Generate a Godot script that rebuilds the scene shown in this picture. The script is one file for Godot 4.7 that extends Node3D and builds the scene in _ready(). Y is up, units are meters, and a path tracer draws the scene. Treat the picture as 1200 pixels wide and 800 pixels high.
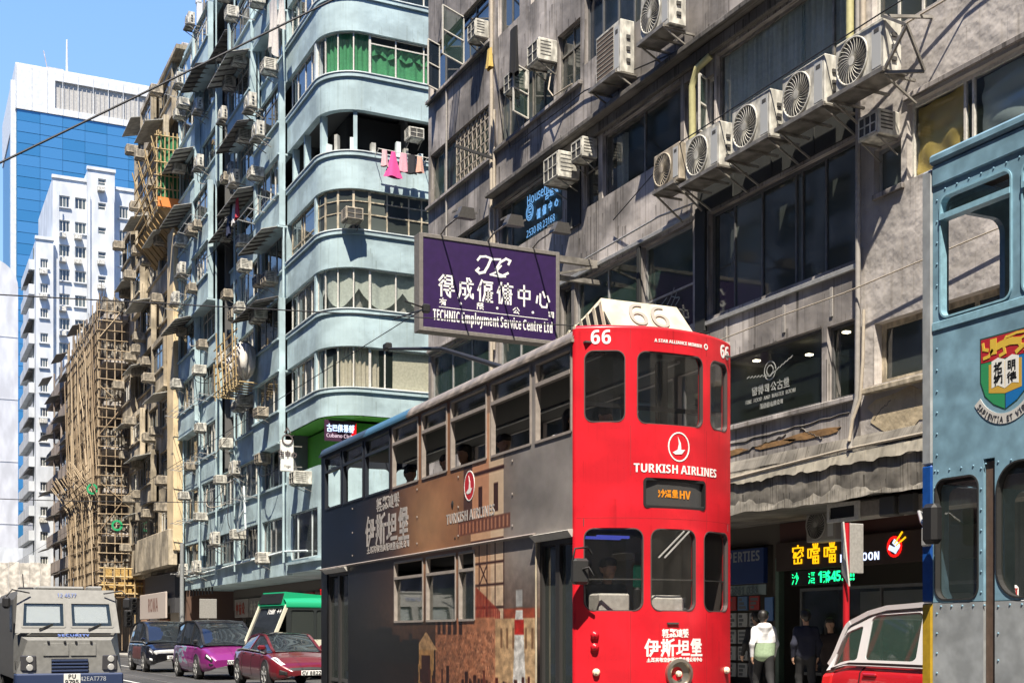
extends Node3D

var M := {}
var rng := RandomNumberGenerator.new()

func make_materials():
	var blot := noise(3, 0.012, 0.75, 1.0)
	var fine := noise(5, 0.06, 0.9, 1.0)
	var streak := grime(7, 460, 0.75, 0.74)
	M.soot = grime(8, 160, 0.24, 0.88)
	var bumpy := noise(11, 0.05, 0, 1, FastNoiseLite.TYPE_SIMPLEX_SMOOTH, 5, 3.0)
	var cell := noise(13, 0.03, 0.6, 1.0, FastNoiseLite.TYPE_CELLULAR, 3)
	M.blot = blot; M.fine = fine; M.streak = streak; M.bumpy = bumpy; M.cell = cell
	# concrete of the grey block: vertical run-off streaks over large blotches
	M.concrete = worn(lin(0.56, 0.515, 0.49), 0.88, streak, Vector3(0.16, 0.16, 0.16), bumpy, 0.12)
	over(M.concrete, blot, Vector3(0.12, 0.12, 0.12))
	M.concrete_rough = worn(lin(0.55, 0.51, 0.48), 0.92, M.soot, Vector3(0.21, 0.21, 0.21), bumpy, 0.3)
	over(M.concrete_rough, noise(17, 0.012, 0.88, 1.0), Vector3(0.17, 0.17, 0.17))
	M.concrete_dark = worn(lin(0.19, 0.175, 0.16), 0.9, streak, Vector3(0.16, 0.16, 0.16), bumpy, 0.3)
	M.peel = worn(lin(0.36, 0.33, 0.285), 0.9, streak, Vector3(0.3, 0.3, 0.3), bumpy, 0.1)
	over(M.peel, noise(21, 0.02, 0.75, 1.0), Vector3(0.3, 0.3, 0.3))
	M.ochre = worn(lin(0.52, 0.43, 0.29), 0.9, M.soot, Vector3(0.3, 0.3, 0.3), bumpy, 0.3)
	M.rust = worn(lin(0.3, 0.17, 0.07), 0.9, blot, Vector3(0.5, 0.5, 0.5), bumpy, 0.3)
	M.panel_grey = worn(lin(0.025, 0.027, 0.026), 0.85, fine, Vector3(0.2, 0.2, 0.2))
	M.alu = worn(lin(0.42, 0.42, 0.41), 0.45, fine, Vector3(0.4, 0.4, 0.4))
	M.alu.metallic = 0.3
	M.alu_dark = worn(lin(0.12, 0.12, 0.12), 0.45, fine, Vector3(0.4, 0.4, 0.4))
	M.white_frame = worn(lin(0.62, 0.6, 0.55), 0.55, fine, Vector3(0.7, 0.7, 0.7))
	M.cream = worn(lin(0.58, 0.5, 0.37), 0.6, noise(29, 0.03, 0.65, 1.0), Vector3(0.6, 0.3, 0.6))
	M.glass = mat(lin(0.04, 0.047, 0.044), 0.04)
	M.glass_b = mat(lin(0.09, 0.105, 0.098), 0.06)
	M.glass_c = mat(lin(0.02, 0.03, 0.045), 0.03)
	for g in [M.glass, M.glass_b, M.glass_c]: g.metallic_specular = 0.7
	M.clear = pane(lin(0.05, 0.07, 0.06), 0.22)
	M.clear_green = pane(lin(0.06, 0.11, 0.09), 0.4)
	M.film_ochre = mat(lin(0.23, 0.17, 0.05), 0.25)
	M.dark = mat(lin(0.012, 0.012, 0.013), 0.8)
	M.black = mat(lin(0.008, 0.008, 0.009), 0.6)
	M.ac = worn(lin(0.66, 0.64, 0.57), 0.6, noise(31, 0.04, 0.7, 1.0), Vector3(0.5, 0.25, 0.5))
	M.ac_tan = worn(lin(0.46, 0.40, 0.31), 0.65, noise(31, 0.04, 0.7, 1.0), Vector3(0.5, 0.25, 0.5))
	M.ac_dark = mat(lin(0.06, 0.058, 0.055), 0.7)
	M.steel = worn(lin(0.30, 0.28, 0.25), 0.55, blot, Vector3(0.8, 0.8, 0.8))
	M.steel.metallic = 0.4
	M.pipe_cream = worn(lin(0.46, 0.40, 0.32), 0.65, fine, Vector3(0.5, 0.5, 0.5))
	M.pipe_yellow = worn(lin(0.5, 0.47, 0.24), 0.6, fine, Vector3(0.5, 0.5, 0.5))
	M.pipe_grey = worn(lin(0.33, 0.31, 0.29), 0.7, fine, Vector3(0.5, 0.5, 0.5))
	M.cable = mat(lin(0.012, 0.012, 0.014), 0.6)
	M.curtain = worn(lin(0.5, 0.56, 0.53), 0.9, fine, Vector3(0.5, 0.5, 0.5))
	M.curtain_cream = worn(lin(0.6, 0.56, 0.44), 0.9, fine, Vector3(0.5, 0.5, 0.5))
	M.curtain_green = worn(lin(0.07, 0.36, 0.15), 0.9, fine, Vector3(0.5, 0.5, 0.5))
	M.white_print = mat(lin(0.78, 0.78, 0.76), 0.6)

func grime(sd: int, n: int, dark: float, lo: float) -> ImageTexture:   # wall dirt: soft blotches and run-off streaks of many lengths, tileable
	var r := RandomNumberGenerator.new()
	r.seed = sd
	var fn := FastNoiseLite.new()
	fn.seed = sd
	fn.frequency = 0.012
	fn.fractal_octaves = 5
	var base := fn.get_seamless_image(256, 256)
	base.convert(Image.FORMAT_RGB8)
	for x in 256:
		for y in 256:
			var v: float = lo + (1.0 - lo) * smoothstep(0.25, 0.75, base.get_pixel(x, y).r)
			base.set_pixel(x, y, Color(v, v, v))
	base.resize(1024, 1024, Image.INTERPOLATE_CUBIC)
	for k in n:
		var x0 := r.randi() % 1024
		var y0 := r.randi() % 1024
		var w := 1 + int(pow(r.randf(), 3.0) * 16)
		var ln := int(40 + pow(r.randf(), 2.0) * 480)
		var d := dark * r.randf_range(0.25, 1.0) / (1.0 + w * 0.05)
		for i in w:
			var e := 1.0 - absf((i + 0.5) / w * 2.0 - 1.0) * 0.7
			var l2 := ln * r.randf_range(0.75, 1.0)
			for j in int(l2):
				var px := (x0 + i) % 1024
				var py := (y0 + j) % 1024
				var c := base.get_pixel(px, py)
				var m := 1.0 - d * e * (1.0 - j / l2)
				base.set_pixel(px, py, Color(c.r * m, c.g * m * 0.995, c.b * m * 0.985))
	for k in 900:
		var v := r.randf_range(0.55, 0.9)
		base.fill_rect(Rect2i(r.randi() % 1020, r.randi() % 1020, 1 + r.randi() % 3, 1 + r.randi() % 2), Color(v, v * 0.98, v * 0.95))
	base.generate_mipmaps()
	return ImageTexture.create_from_image(base)

func over(m: StandardMaterial3D, t: Texture2D, scale: Vector3):   # a second, coarser pattern multiplied on
	m.detail_enabled = true
	m.detail_blend_mode = BaseMaterial3D.BLEND_MODE_MUL
	m.detail_albedo = t
	m.detail_uv_layer = BaseMaterial3D.DETAIL_UV_2
	m.uv2_triplanar = true
	m.uv2_world_triplanar = true
	m.uv2_scale = scale

func _ready():
	rng.seed = 66
	# ---- camera: a level lens, shifted up
	var cam := Camera3D.new()
	cam.name = "camera"
	add_child(cam)
	cam.projection = Camera3D.PROJECTION_FRUSTUM
	cam.near = 0.1
	cam.far = 2500.0
	cam.size = 0.1 * 800.0 / 1500.0
	cam.frustum_offset = Vector2(0, 0.1 * 342.0 / 1500.0)
	cam.position = Vector3(0, 1.44, 0)
	cam.rotation.y = -atan(720.0 / 1500.0)
	cam.current = true
	# ---- sky, sun, exposure
	var we := WorldEnvironment.new()
	we.name = "world"
	var e := Environment.new()
	e.background_mode = Environment.BG_SKY
	var sm := ProceduralSkyMaterial.new()
	sm.sky_top_color = Color(0.20, 0.46, 0.88)
	sm.sky_horizon_color = Color(0.70, 0.86, 1.0)
	sm.sky_curve = 0.4
	sm.ground_bottom_color = Color(0.25, 0.25, 0.25)
	sm.ground_horizon_color = Color(0.5, 0.55, 0.6)
	sm.sky_energy_multiplier = 0.82
	sm.sun_angle_max = 1.0
	sm.use_debanding = false
	e.sky = Sky.new()
	e.sky.sky_material = sm
	e.tonemap_mode = Environment.TONE_MAPPER_LINEAR
	e.tonemap_exposure = 2.2
	e.sdfgi_enabled = true
	e.ssao_enabled = true
	e.ssil_enabled = true
	we.environment = e
	add_child(we)
	var sun := DirectionalLight3D.new()
	sun.name = "sun"
	add_child(sun)
	sun.light_color = Color(1.0, 0.96, 0.89)
	sun.light_energy = 1.6
	sun.light_angular_distance = 0.5
	sun.shadow_enabled = true
	sun.look_at_from_position(Vector3.ZERO, -Vector3(-0.29, 1.0, 0.5), Vector3.UP)
	make_materials()
	make_ground()
	make_grey_block()
	make_blue_block()
	make_beige_block()
	make_far()
	make_tram()
	make_blue_tram()
	make_vehicles()
	make_shops()
	make_street()
	make_people()

func make_ground():
	var g := MB.new()
	g.quad(Vector3(-1500, 0, 1500), Vector3(1500, 0, 1500), Vector3(1500, 0, -1500), Vector3(-1500, 0, -1500))
	struct("ground", g, worn(lin(0.12, 0.115, 0.11), 0.9, M.blot, Vector3(0.1, 0.1, 0.1)))
	var r := MB.new()
	r.quad(Vector3(-4.2, 0.004, 30), Vector3(12.5, 0.004, 30), Vector3(12.5, 0.004, -320), Vector3(-4.2, 0.004, -320))
	var asphalt := worn(lin(0.085, 0.083, 0.08), 0.85, noise(41, 0.3, 0.7, 1.0), Vector3(0.6, 0.6, 0.6), M.bumpy, 0.6)
	over(asphalt, M.blot, Vector3(0.15, 0.15, 0.05))
	struct("road", r, asphalt)
	for side in [[12.5, 21.0], [-12.0, -4.2]]:
		var p := MB.new()
		p.bbox(Vector3(side[0], 0.0, 30), Vector3(side[1], 0.14, -320), 0.02)
		struct("pavement", p, worn(lin(0.3, 0.29, 0.27), 0.85, M.fine, Vector3(0.5, 0.5, 0.5)))
	var t := MB.new()
	for x in [7.12, 8.19, 4.35, 5.42]:
		t.box(Vector3(x - 0.035, 0.0, 25), Vector3(x + 0.035, 0.012, -260))
	struct("tram_rails", t, mat(lin(0.35, 0.33, 0.3), 0.35, 0.8))
	var mk := MB.new()
	for k in 16:
		var z := -24.0 - k * 8.0
		mk.box(Vector3(9.0 - 0.05, 0.0, z), Vector3(9.0 + 0.05, 0.008, z - 4.0))
	mk.box(Vector3(6.2, 0, 10), Vector3(6.3, 0.009, -200))
	struct("road_marking", mk, worn(lin(0.6, 0.6, 0.56), 0.7, M.fine, Vector3(1, 1, 1)))

# ---------------------------------------------------------------- mesh building
class MB:
	var P := PackedVector3Array()
	var N := PackedVector3Array()
	var U := PackedVector2Array()
	var xf := Transform3D.IDENTITY
	func vert(p: Vector3, n: Vector3, uv := Vector2.ZERO):
		P.append(xf * p)
		N.append((xf.basis * n).normalized())
		U.append(uv)
	# corners run counter-clockwise seen from outside
	func tri(a: Vector3, b: Vector3, c: Vector3):
		var n := (b - a).cross(c - a).normalized()
		vert(a, n); vert(c, n); vert(b, n)
	func quad(a: Vector3, b: Vector3, c: Vector3, d: Vector3, ua := Vector2(0, 0), ub := Vector2(1, 0), uc := Vector2(1, 1), ud := Vector2(0, 1)):
		var n := (b - a).cross(d - a)
		if n.length_squared() < 1e-14: n = (c - b).cross(d - b)
		n = n.normalized()
		vert(a, n, ua); vert(c, n, uc); vert(b, n, ub)
		vert(a, n, ua); vert(d, n, ud); vert(c, n, uc)
	func box(a: Vector3, b: Vector3):
		var l := Vector3(minf(a.x, b.x), minf(a.y, b.y), minf(a.z, b.z))
		var h := Vector3(maxf(a.x, b.x), maxf(a.y, b.y), maxf(a.z, b.z))
		hexa([Vector3(l.x, l.y, l.z), Vector3(h.x, l.y, l.z), Vector3(h.x, l.y, h.z), Vector3(l.x, l.y, h.z), Vector3(l.x, h.y, l.z), Vector3(h.x, h.y, l.z), Vector3(h.x, h.y, h.z), Vector3(l.x, h.y, h.z)])
	func hexa(p: Array):   # 0-3 the base, 4-7 the top, each (x0z0, x1z0, x1z1, x0z1)
		quad(p[3], p[2], p[6], p[7]); quad(p[1], p[0], p[4], p[5])
		quad(p[2], p[1], p[5], p[6]); quad(p[0], p[3], p[7], p[4])
		quad(p[7], p[6], p[5], p[4]); quad(p[0], p[1], p[2], p[3])
	func bbox(a: Vector3, b: Vector3, r: float):   # a box with chamfered edges
		var c := (a + b) * 0.5
		var s := (b - a).abs() * 0.5
		r = minf(r, minf(s.x, minf(s.y, s.z)) * 0.9)
		var keep := xf
		xf = xf * Transform3D(Basis.IDENTITY, c)
		var i := s - Vector3(r, r, r)
		for ax in 3:
			var u := (ax + 1) % 3
			var w := (ax + 2) % 3
			for sg in [-1.0, 1.0]:
				var q := []
				for k in [[-1, -1], [1, -1], [1, 1], [-1, 1]]:
					var v := Vector3.ZERO
					v[ax] = s[ax] * sg; v[u] = i[u] * k[0] * sg; v[w] = i[w] * k[1]
					q.append(v)
				quad(q[0], q[1], q[2], q[3])
			for s1 in [-1.0, 1.0]:
				for s2 in [-1.0, 1.0]:
					var e := []
					for k in [[0, -1], [0, 1], [1, 1], [1, -1]]:
						var v := Vector3.ZERO
						v[u] = (s[u] if k[0] == 0 else i[u]) * s1
						v[w] = (i[w] if k[0] == 0 else s[w]) * s2
						v[ax] = i[ax] * k[1]
						e.append(v)
					if s1 * s2 > 0: quad(e[0], e[3], e[2], e[1])
					else: quad(e[0], e[1], e[2], e[3])
		for sx in [-1.0, 1.0]:
			for sy in [-1.0, 1.0]:
				for sz in [-1.0, 1.0]:
					var A := Vector3(s.x * sx, i.y * sy, i.z * sz)
					var B := Vector3(i.x * sx, s.y * sy, i.z * sz)
					var C := Vector3(i.x * sx, i.y * sy, s.z * sz)
					if sx * sy * sz > 0: tri(A, B, C)
					else: tri(A, C, B)
		xf = keep
	func beam(p: Vector3, q: Vector3, w: float, h: float, up := Vector3.UP):   # a bar from p to q, w across, h along up
		var d := (q - p).normalized()
		var x := up.cross(d)
		if x.length() < 1e-4: x = Vector3.RIGHT.cross(d)
		x = x.normalized() * w * 0.5
		var y := d.cross(x).normalized() * h * 0.5
		hexa([p - x - y, p + x - y, q + x - y, q - x - y, p - x + y, p + x + y, q + x + y, q - x + y])
	func tube(pts: Array, r, n := 6, caps := true):   # r: one radius, or one per point
		var rings := []
		var m := pts.size()
		var side := Vector3.ZERO
		for k in m:
			var d: Vector3 = (pts[mini(k + 1, m - 1)] - pts[maxi(k - 1, 0)])
			d = d.normalized() if d.length() > 1e-9 else Vector3.UP
			if side == Vector3.ZERO: side = d.cross(Vector3.UP if absf(d.y) < 0.9 else Vector3.RIGHT)
			side = (side - d * side.dot(d)).normalized()
			var o := d.cross(side)
			var ring := []
			var rr: float = r[k] if r is Array else r
			for j in n:
				var a := TAU * j / n
				var dir := side * cos(a) + o * sin(a)
				ring.append([pts[k] + dir * rr, dir])
			rings.append(ring)
		for k in m - 1:
			for j in n:
				var j2 := (j + 1) % n
				var a = rings[k][j]; var b = rings[k][j2]; var c = rings[k + 1][j2]; var e = rings[k + 1][j]
				vert(a[0], a[1]); vert(c[0], c[1]); vert(b[0], b[1])
				vert(a[0], a[1]); vert(e[0], e[1]); vert(c[0], c[1])
		if caps:
			for j in range(1, n - 1):
				tri(rings[0][0][0], rings[0][j + 1][0], rings[0][j][0])
				tri(rings[m - 1][0][0], rings[m - 1][j][0], rings[m - 1][j + 1][0])
	func lathe(prof: Array, n := 16):   # prof: Vector2(radius, height) going up, round the y axis
		for k in prof.size() - 1:
			var p: Vector2 = prof[k]
			var q: Vector2 = prof[k + 1]
			var t := (q - p).normalized()
			for j in n:
				var a := TAU * j / n
				var b := TAU * (j + 1) / n
				var da := Vector3(cos(a), 0, -sin(a))
				var db := Vector3(cos(b), 0, -sin(b))
				var na := Vector3(da.x * t.y, -t.x, da.z * t.y)
				var nb := Vector3(db.x * t.y, -t.x, db.z * t.y)
				var A := da * p.x + Vector3(0, p.y, 0)
				var B := db * p.x + Vector3(0, p.y, 0)
				var C := db * q.x + Vector3(0, q.y, 0)
				var D := da * q.x + Vector3(0, q.y, 0)
				vert(A, na); vert(C, nb); vert(B, nb)
				vert(A, na); vert(D, na); vert(C, nb)
	func grid(f: Callable, nu: int, nv: int, flip := false):   # f(u, v) -> point, u and v from 0 to 1; smooth normals
		var pts := []
		var e := 0.002
		for i in nu + 1:
			var row := []
			for j in nv + 1:
				var u := float(i) / nu
				var v := float(j) / nv
				var p: Vector3 = f.call(u, v)
				var du: Vector3 = f.call(minf(u + e, 1), v) - f.call(maxf(u - e, 0), v)
				var dv: Vector3 = f.call(u, minf(v + e, 1)) - f.call(u, maxf(v - e, 0))
				var n := du.cross(dv)
				if n.length() < 1e-12: n = Vector3.UP
				n = n.normalized() * (-1.0 if flip else 1.0)
				row.append([p, n, Vector2(u, v)])
			pts.append(row)
		for i in nu:
			for j in nv:
				var a = pts[i][j]; var b = pts[i + 1][j]; var c = pts[i + 1][j + 1]; var d = pts[i][j + 1]
				for t in ([[a, b, c], [a, c, d]] if flip else [[a, c, b], [a, d, c]]):
					for w in t: vert(w[0], w[1], w[2])
	func prism(poly: PackedVector2Array, f: Callable, d0: float, d1: float):   # a flat outline on the map f(u, v, depth), from depth d0 to d1 (outside)
		if Geometry2D.is_polygon_clockwise(poly): poly.reverse()
		var n := poly.size()
		var t := Geometry2D.triangulate_polygon(poly)
		for k in range(0, t.size(), 3):
			var a := poly[t[k]]; var b := poly[t[k + 1]]; var c := poly[t[k + 2]]
			if (b - a).cross(c - a) < 0:
				var x := b; b = c; c = x
			tri(f.call(a.x, a.y, d1), f.call(b.x, b.y, d1), f.call(c.x, c.y, d1))
			tri(f.call(a.x, a.y, d0), f.call(c.x, c.y, d0), f.call(b.x, b.y, d0))
		for k in n:
			var a := poly[k]; var b := poly[(k + 1) % n]
			quad(f.call(a.x, a.y, d0), f.call(b.x, b.y, d0), f.call(b.x, b.y, d1), f.call(a.x, a.y, d1))
	# a sheet with openings on the map f(u, v, depth); holes are [u0, v0, u1, v1, corner radius]; d0 inside, d1 outside
	func panel(f: Callable, u0: float, u1: float, v0: float, v1: float, holes: Array, d0: float, d1: float, step := 100.0, uvr := Rect2(0, 0, 1, 1), back := true):
		var us := [u0, u1]
		var vs := [v0, v1]
		for h in holes:
			for x in [h[0], h[2], h[0] + h[4], h[2] - h[4]]: us.append(clampf(x, u0, u1))
			for y in [h[1], h[3], h[1] + h[4], h[3] - h[4]]: vs.append(clampf(y, v0, v1))
		var k := u0 + step
		while k < u1 - 1e-4:
			us.append(k)
			k += step
		us.sort(); vs.sort()
		us = thin(us); vs = thin(vs)
		var uv := func(u: float, v: float): return Vector2((u - uvr.position.x) / uvr.size.x, 1.0 - (v - uvr.position.y) / uvr.size.y)
		for i in us.size() - 1:
			for j in vs.size() - 1:
				var a: float = us[i]; var b: float = us[i + 1]; var c: float = vs[j]; var d: float = vs[j + 1]
				var m := Vector2((a + b) / 2, (c + d) / 2)
				var inside := false
				for h in holes:
					if m.x > h[0] and m.x < h[2] and m.y > h[1] and m.y < h[3]: inside = true
				if inside: continue
				quad(f.call(a, c, d1), f.call(b, c, d1), f.call(b, d, d1), f.call(a, d, d1), uv.call(a, c), uv.call(b, c), uv.call(b, d), uv.call(a, d))
				if back: quad(f.call(a, d, d0), f.call(b, d, d0), f.call(b, c, d0), f.call(a, c, d0), uv.call(a, d), uv.call(b, d), uv.call(b, c), uv.call(a, c))
		for h in holes:
			var r: float = h[4]
			var line := []
			for q in 4:
				var cx: float = h[2] - r if q in [0, 3] else h[0] + r
				var cy: float = h[3] - r if q in [0, 1] else h[1] + r
				var kx: float = h[2] if q in [0, 3] else h[0]
				var ky: float = h[3] if q in [0, 1] else h[1]
				var n := 5 if r > 0.001 else 0
				var arc := []
				for s in n + 1:
					var an := PI / 2 * (q + (float(s) / n if n else 0.5))
					arc.append(Vector2(cx + cos(an) * r, cy + sin(an) * r) if n else Vector2(kx, ky))
				line.append_array(arc)
				for s in n:
					for dd in [d1, d0]:
						var A: Vector3 = f.call(kx, ky, dd); var B: Vector3 = f.call(arc[s].x, arc[s].y, dd); var Cc: Vector3 = f.call(arc[s + 1].x, arc[s + 1].y, dd)
						var nn := (Cc - A).cross(B - A).normalized()
						for w in [[A, Vector2(kx, ky)], [B, arc[s]], [Cc, arc[s + 1]]]: vert(w[0], nn, uv.call(w[1].x, w[1].y))
			for s in line.size():
				var a: Vector2 = line[s]; var b: Vector2 = line[(s + 1) % line.size()]
				if a.distance_to(b) < 1e-5: continue
				var parts := maxi(1, int(ceil(absf(a.x - b.x) / step)))
				for q in parts:
					var p0 := a.lerp(b, float(q) / parts)
					var p1 := a.lerp(b, float(q + 1) / parts)
					quad(f.call(p1.x, p1.y, d1), f.call(p0.x, p0.y, d1), f.call(p0.x, p0.y, d0), f.call(p1.x, p1.y, d0), uv.call(p1.x, p1.y), uv.call(p0.x, p0.y), uv.call(p0.x, p0.y), uv.call(p1.x, p1.y))
		for e in [[u0, 1], [u1, -1]]:
			for j in vs.size() - 1:
				var a: float = vs[j]; var b: float = vs[j + 1]
				if e[1] > 0: quad(f.call(e[0], a, d0), f.call(e[0], a, d1), f.call(e[0], b, d1), f.call(e[0], b, d0))
				else: quad(f.call(e[0], a, d1), f.call(e[0], a, d0), f.call(e[0], b, d0), f.call(e[0], b, d1))
		for e in [[v0, -1], [v1, 1]]:
			for i in us.size() - 1:
				var a: float = us[i]; var b: float = us[i + 1]
				if e[1] > 0: quad(f.call(a, e[0], d1), f.call(b, e[0], d1), f.call(b, e[0], d0), f.call(a, e[0], d0))
				else: quad(f.call(a, e[0], d0), f.call(b, e[0], d0), f.call(b, e[0], d1), f.call(a, e[0], d1))
	func thin(a: Array) -> Array:
		var o := [a[0]]
		for x in a:
			if x - o[-1] > 1e-5: o.append(x)
		return o
	func rim(f: Callable, h: Array, w: float, d0: float, d1: float, n := 5):   # a flat frame of width w round the inside of a rounded opening
		var ring := []
		for inset in [0.0, w]:
			var r: float = maxf(h[4] - inset, 0.003)
			var x0: float = h[0] + inset; var x1: float = h[2] - inset; var y0: float = h[1] + inset; var y1: float = h[3] - inset
			var l := []
			for q in 4:
				var cx := x1 - r if q in [0, 3] else x0 + r
				var cy := y1 - r if q in [0, 1] else y0 + r
				for s in n + 1:
					var an := PI / 2 * (q + float(s) / n)
					l.append(Vector2(cx + cos(an) * r, cy + sin(an) * r))
			ring.append(l)
		var m: int = ring[0].size()
		for k in m:
			var a: Vector2 = ring[0][k]; var b: Vector2 = ring[0][(k + 1) % m]; var c: Vector2 = ring[1][(k + 1) % m]; var d: Vector2 = ring[1][k]
			quad(f.call(a.x, a.y, d1), f.call(b.x, b.y, d1), f.call(c.x, c.y, d1), f.call(d.x, d.y, d1))
			quad(f.call(b.x, b.y, d1), f.call(a.x, a.y, d1), f.call(a.x, a.y, d0), f.call(b.x, b.y, d0))
			quad(f.call(d.x, d.y, d1), f.call(c.x, c.y, d1), f.call(c.x, c.y, d0), f.call(d.x, d.y, d0))
	# pen strokes: text such as "14f4 808g", each run a line of points on a 16 x 16 grid, y down
	func strokes(code: String, f: Callable, x: float, y: float, w: float, h: float, pen: float, d0: float, d1: float):
		for s in code.split(" ", false):
			var pts := []
			for k in range(0, s.length() - 1, 2):
				pts.append(Vector2(x + w * dig(s[k]) / 16.0, y + h * (1.0 - dig(s[k + 1]) / 16.0)))
			line(pts, f, pen, d0, d1)
	func dig(c: String) -> float:
		return float("0123456789abcdefg".find(c))
	func line(pts: Array, f: Callable, pen: float, d0: float, d1: float):
		for k in pts.size() - 1:
			var a: Vector2 = pts[k]; var b: Vector2 = pts[k + 1]
			if a.distance_to(b) < 1e-6: continue
			var t := (b - a).normalized() * pen * 0.5
			var s := Vector2(-t.y, t.x)
			var dd := d1 + 0.0004 * (k % 3)
			prism(PackedVector2Array([a - t * 0.9 - s, b + t * 0.9 - s, b + t * 0.9 + s, a - t * 0.9 + s]), f, d0, dd)
	func mesh(mat: Material = null) -> ArrayMesh:
		var a := []
		a.resize(Mesh.ARRAY_MAX)
		a[Mesh.ARRAY_VERTEX] = P
		a[Mesh.ARRAY_NORMAL] = N
		a[Mesh.ARRAY_TEX_UV] = U
		var m := ArrayMesh.new()
		m.add_surface_from_arrays(Mesh.PRIMITIVE_TRIANGLES, a)
		if mat: m.surface_set_material(0, mat)
		return m

# ---------------------------------------------------------------- nodes
var used := {}
func numbered(called: String) -> String:
	var n: int = used.get(called, 0)
	used[called] = n + 1
	return called if n == 0 else "%s_%03d" % [called, n]

func tag(o: Node, label := "", category := "", group := "", kind := "") -> Node:
	if label: o.set_meta("label", label)
	if category: o.set_meta("category", category)
	if group: o.set_meta("group", group)
	if kind: o.set_meta("kind", kind)
	return o

func thing(called: String, label: String, category: String, at := Vector3.ZERO, turn := 0.0, group := "") -> Node3D:
	var o := Node3D.new()
	o.name = numbered(called)
	add_child(o)
	o.position = at
	o.rotation.y = turn
	tag(o, label, category, group)
	return o

func put(called: String, m, mat: Material, parent: Node = null, at := Vector3.ZERO) -> MeshInstance3D:
	var o := MeshInstance3D.new()
	o.mesh = m.mesh() if m is MB else m
	o.material_override = mat
	o.position = at
	if parent == null:
		o.name = numbered(called)
		add_child(o)
	else:
		o.name = called
		var k: int = parent.get_meta("n_" + called, 0) if parent.has_meta("n_" + called) else 0
		if k: o.name = "%s_%03d" % [called, k]
		parent.set_meta("n_" + called, k + 1)
		parent.add_child(o, true)
	return o

func copy(o: Node3D, at: Vector3, turn: float, label := "", group := "") -> Node3D:
	var c: Node3D = o.duplicate()
	var base := RegEx.create_from_string("_\\d{3}$").sub(o.name, "")
	c.name = numbered(base)
	add_child(c)
	c.position = at
	c.rotation.y = turn
	if label: c.set_meta("label", label)
	if group: c.set_meta("group", group)
	return c

func struct(called: String, m, mat: Material) -> MeshInstance3D:
	var o := put(called, m, mat)
	o.set_meta("kind", "structure")
	return o

# ---------------------------------------------------------------- maps: a facade seen from outside, u to the right, v up, d outward
func west(x0: float) -> Callable:    # faces -x, u is z
	return func(u, v, d): return Vector3(x0 - d, v, u)
func south(z0: float) -> Callable:   # faces +z, u is x
	return func(u, v, d): return Vector3(u, v, z0 + d)

# ---------------------------------------------------------------- lettering
var fonts := {}
func text(s: String, height: float, depth := 0.004, face := "Droid Sans", bold := false) -> TextMesh:
	var key := face + str(bold)
	if not fonts.has(key):
		var f := SystemFont.new()
		f.font_names = PackedStringArray([face])
		f.font_weight = 700 if bold else 400
		fonts[key] = f
	var t := TextMesh.new()
	t.font = fonts[key]
	t.font_size = 32
	t.pixel_size = height / 23.0
	t.text = s
	t.depth = depth
	t.curve_step = 2.0
	return t

# ---------------------------------------------------------------- materials
var noises := {}
func noise(sd: int, freq: float, lo: float, hi: float, kind := FastNoiseLite.TYPE_SIMPLEX_SMOOTH, oct := 4, normal := 0.0, size := 256) -> NoiseTexture2D:
	var key := "%d %f %f %f %d %d %f" % [sd, freq, lo, hi, kind, oct, normal]
	if noises.has(key): return noises[key]
	var n := FastNoiseLite.new()
	n.seed = sd
	n.frequency = freq
	n.noise_type = kind
	n.fractal_octaves = oct
	var t := NoiseTexture2D.new()
	t.width = size; t.height = size
	t.seamless = true
	t.noise = n
	if normal > 0.0:
		t.as_normal_map = true
		t.bump_strength = normal
	else:
		var r := Gradient.new()
		r.colors = PackedColorArray([Color(lo, lo, lo), Color((lo + hi) / 2, (lo + hi) / 2, (lo + hi) / 2), Color(hi, hi, hi)])
		r.offsets = PackedFloat32Array([0.2, 0.5, 0.8])
		t.color_ramp = r
	noises[key] = t
	return t

func lin(r: float, g: float, b: float) -> Color:   # a real-world base colour
	return Color(r, g, b).linear_to_srgb()

func mat(col: Color, rough := 0.7, metal := 0.0) -> StandardMaterial3D:
	var m := StandardMaterial3D.new()
	m.albedo_color = col
	m.roughness = rough
	m.metallic = metal
	return m

func worn(col: Color, rough: float, tex: Texture2D, scale: Vector3, bump: Texture2D = null, bump_scale := 1.0, world := true) -> StandardMaterial3D:
	var m := mat(col, rough)
	m.albedo_texture = tex
	m.uv1_triplanar = true
	m.uv1_world_triplanar = world
	m.uv1_scale = scale
	if bump:
		m.normal_enabled = true
		m.normal_texture = bump
		m.normal_scale = bump_scale
	return m

func glow(col: Color, e: float) -> StandardMaterial3D:
	var m := mat(Color(0.02, 0.02, 0.02), 0.6)
	m.emission_enabled = true
	m.emission = col
	m.emission_energy_multiplier = e
	return m

func pane(tint: Color, a: float) -> StandardMaterial3D:
	var m := mat(Color(tint.r, tint.g, tint.b, a), 0.03)
	m.transparency = BaseMaterial3D.TRANSPARENCY_ALPHA
	return m

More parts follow.
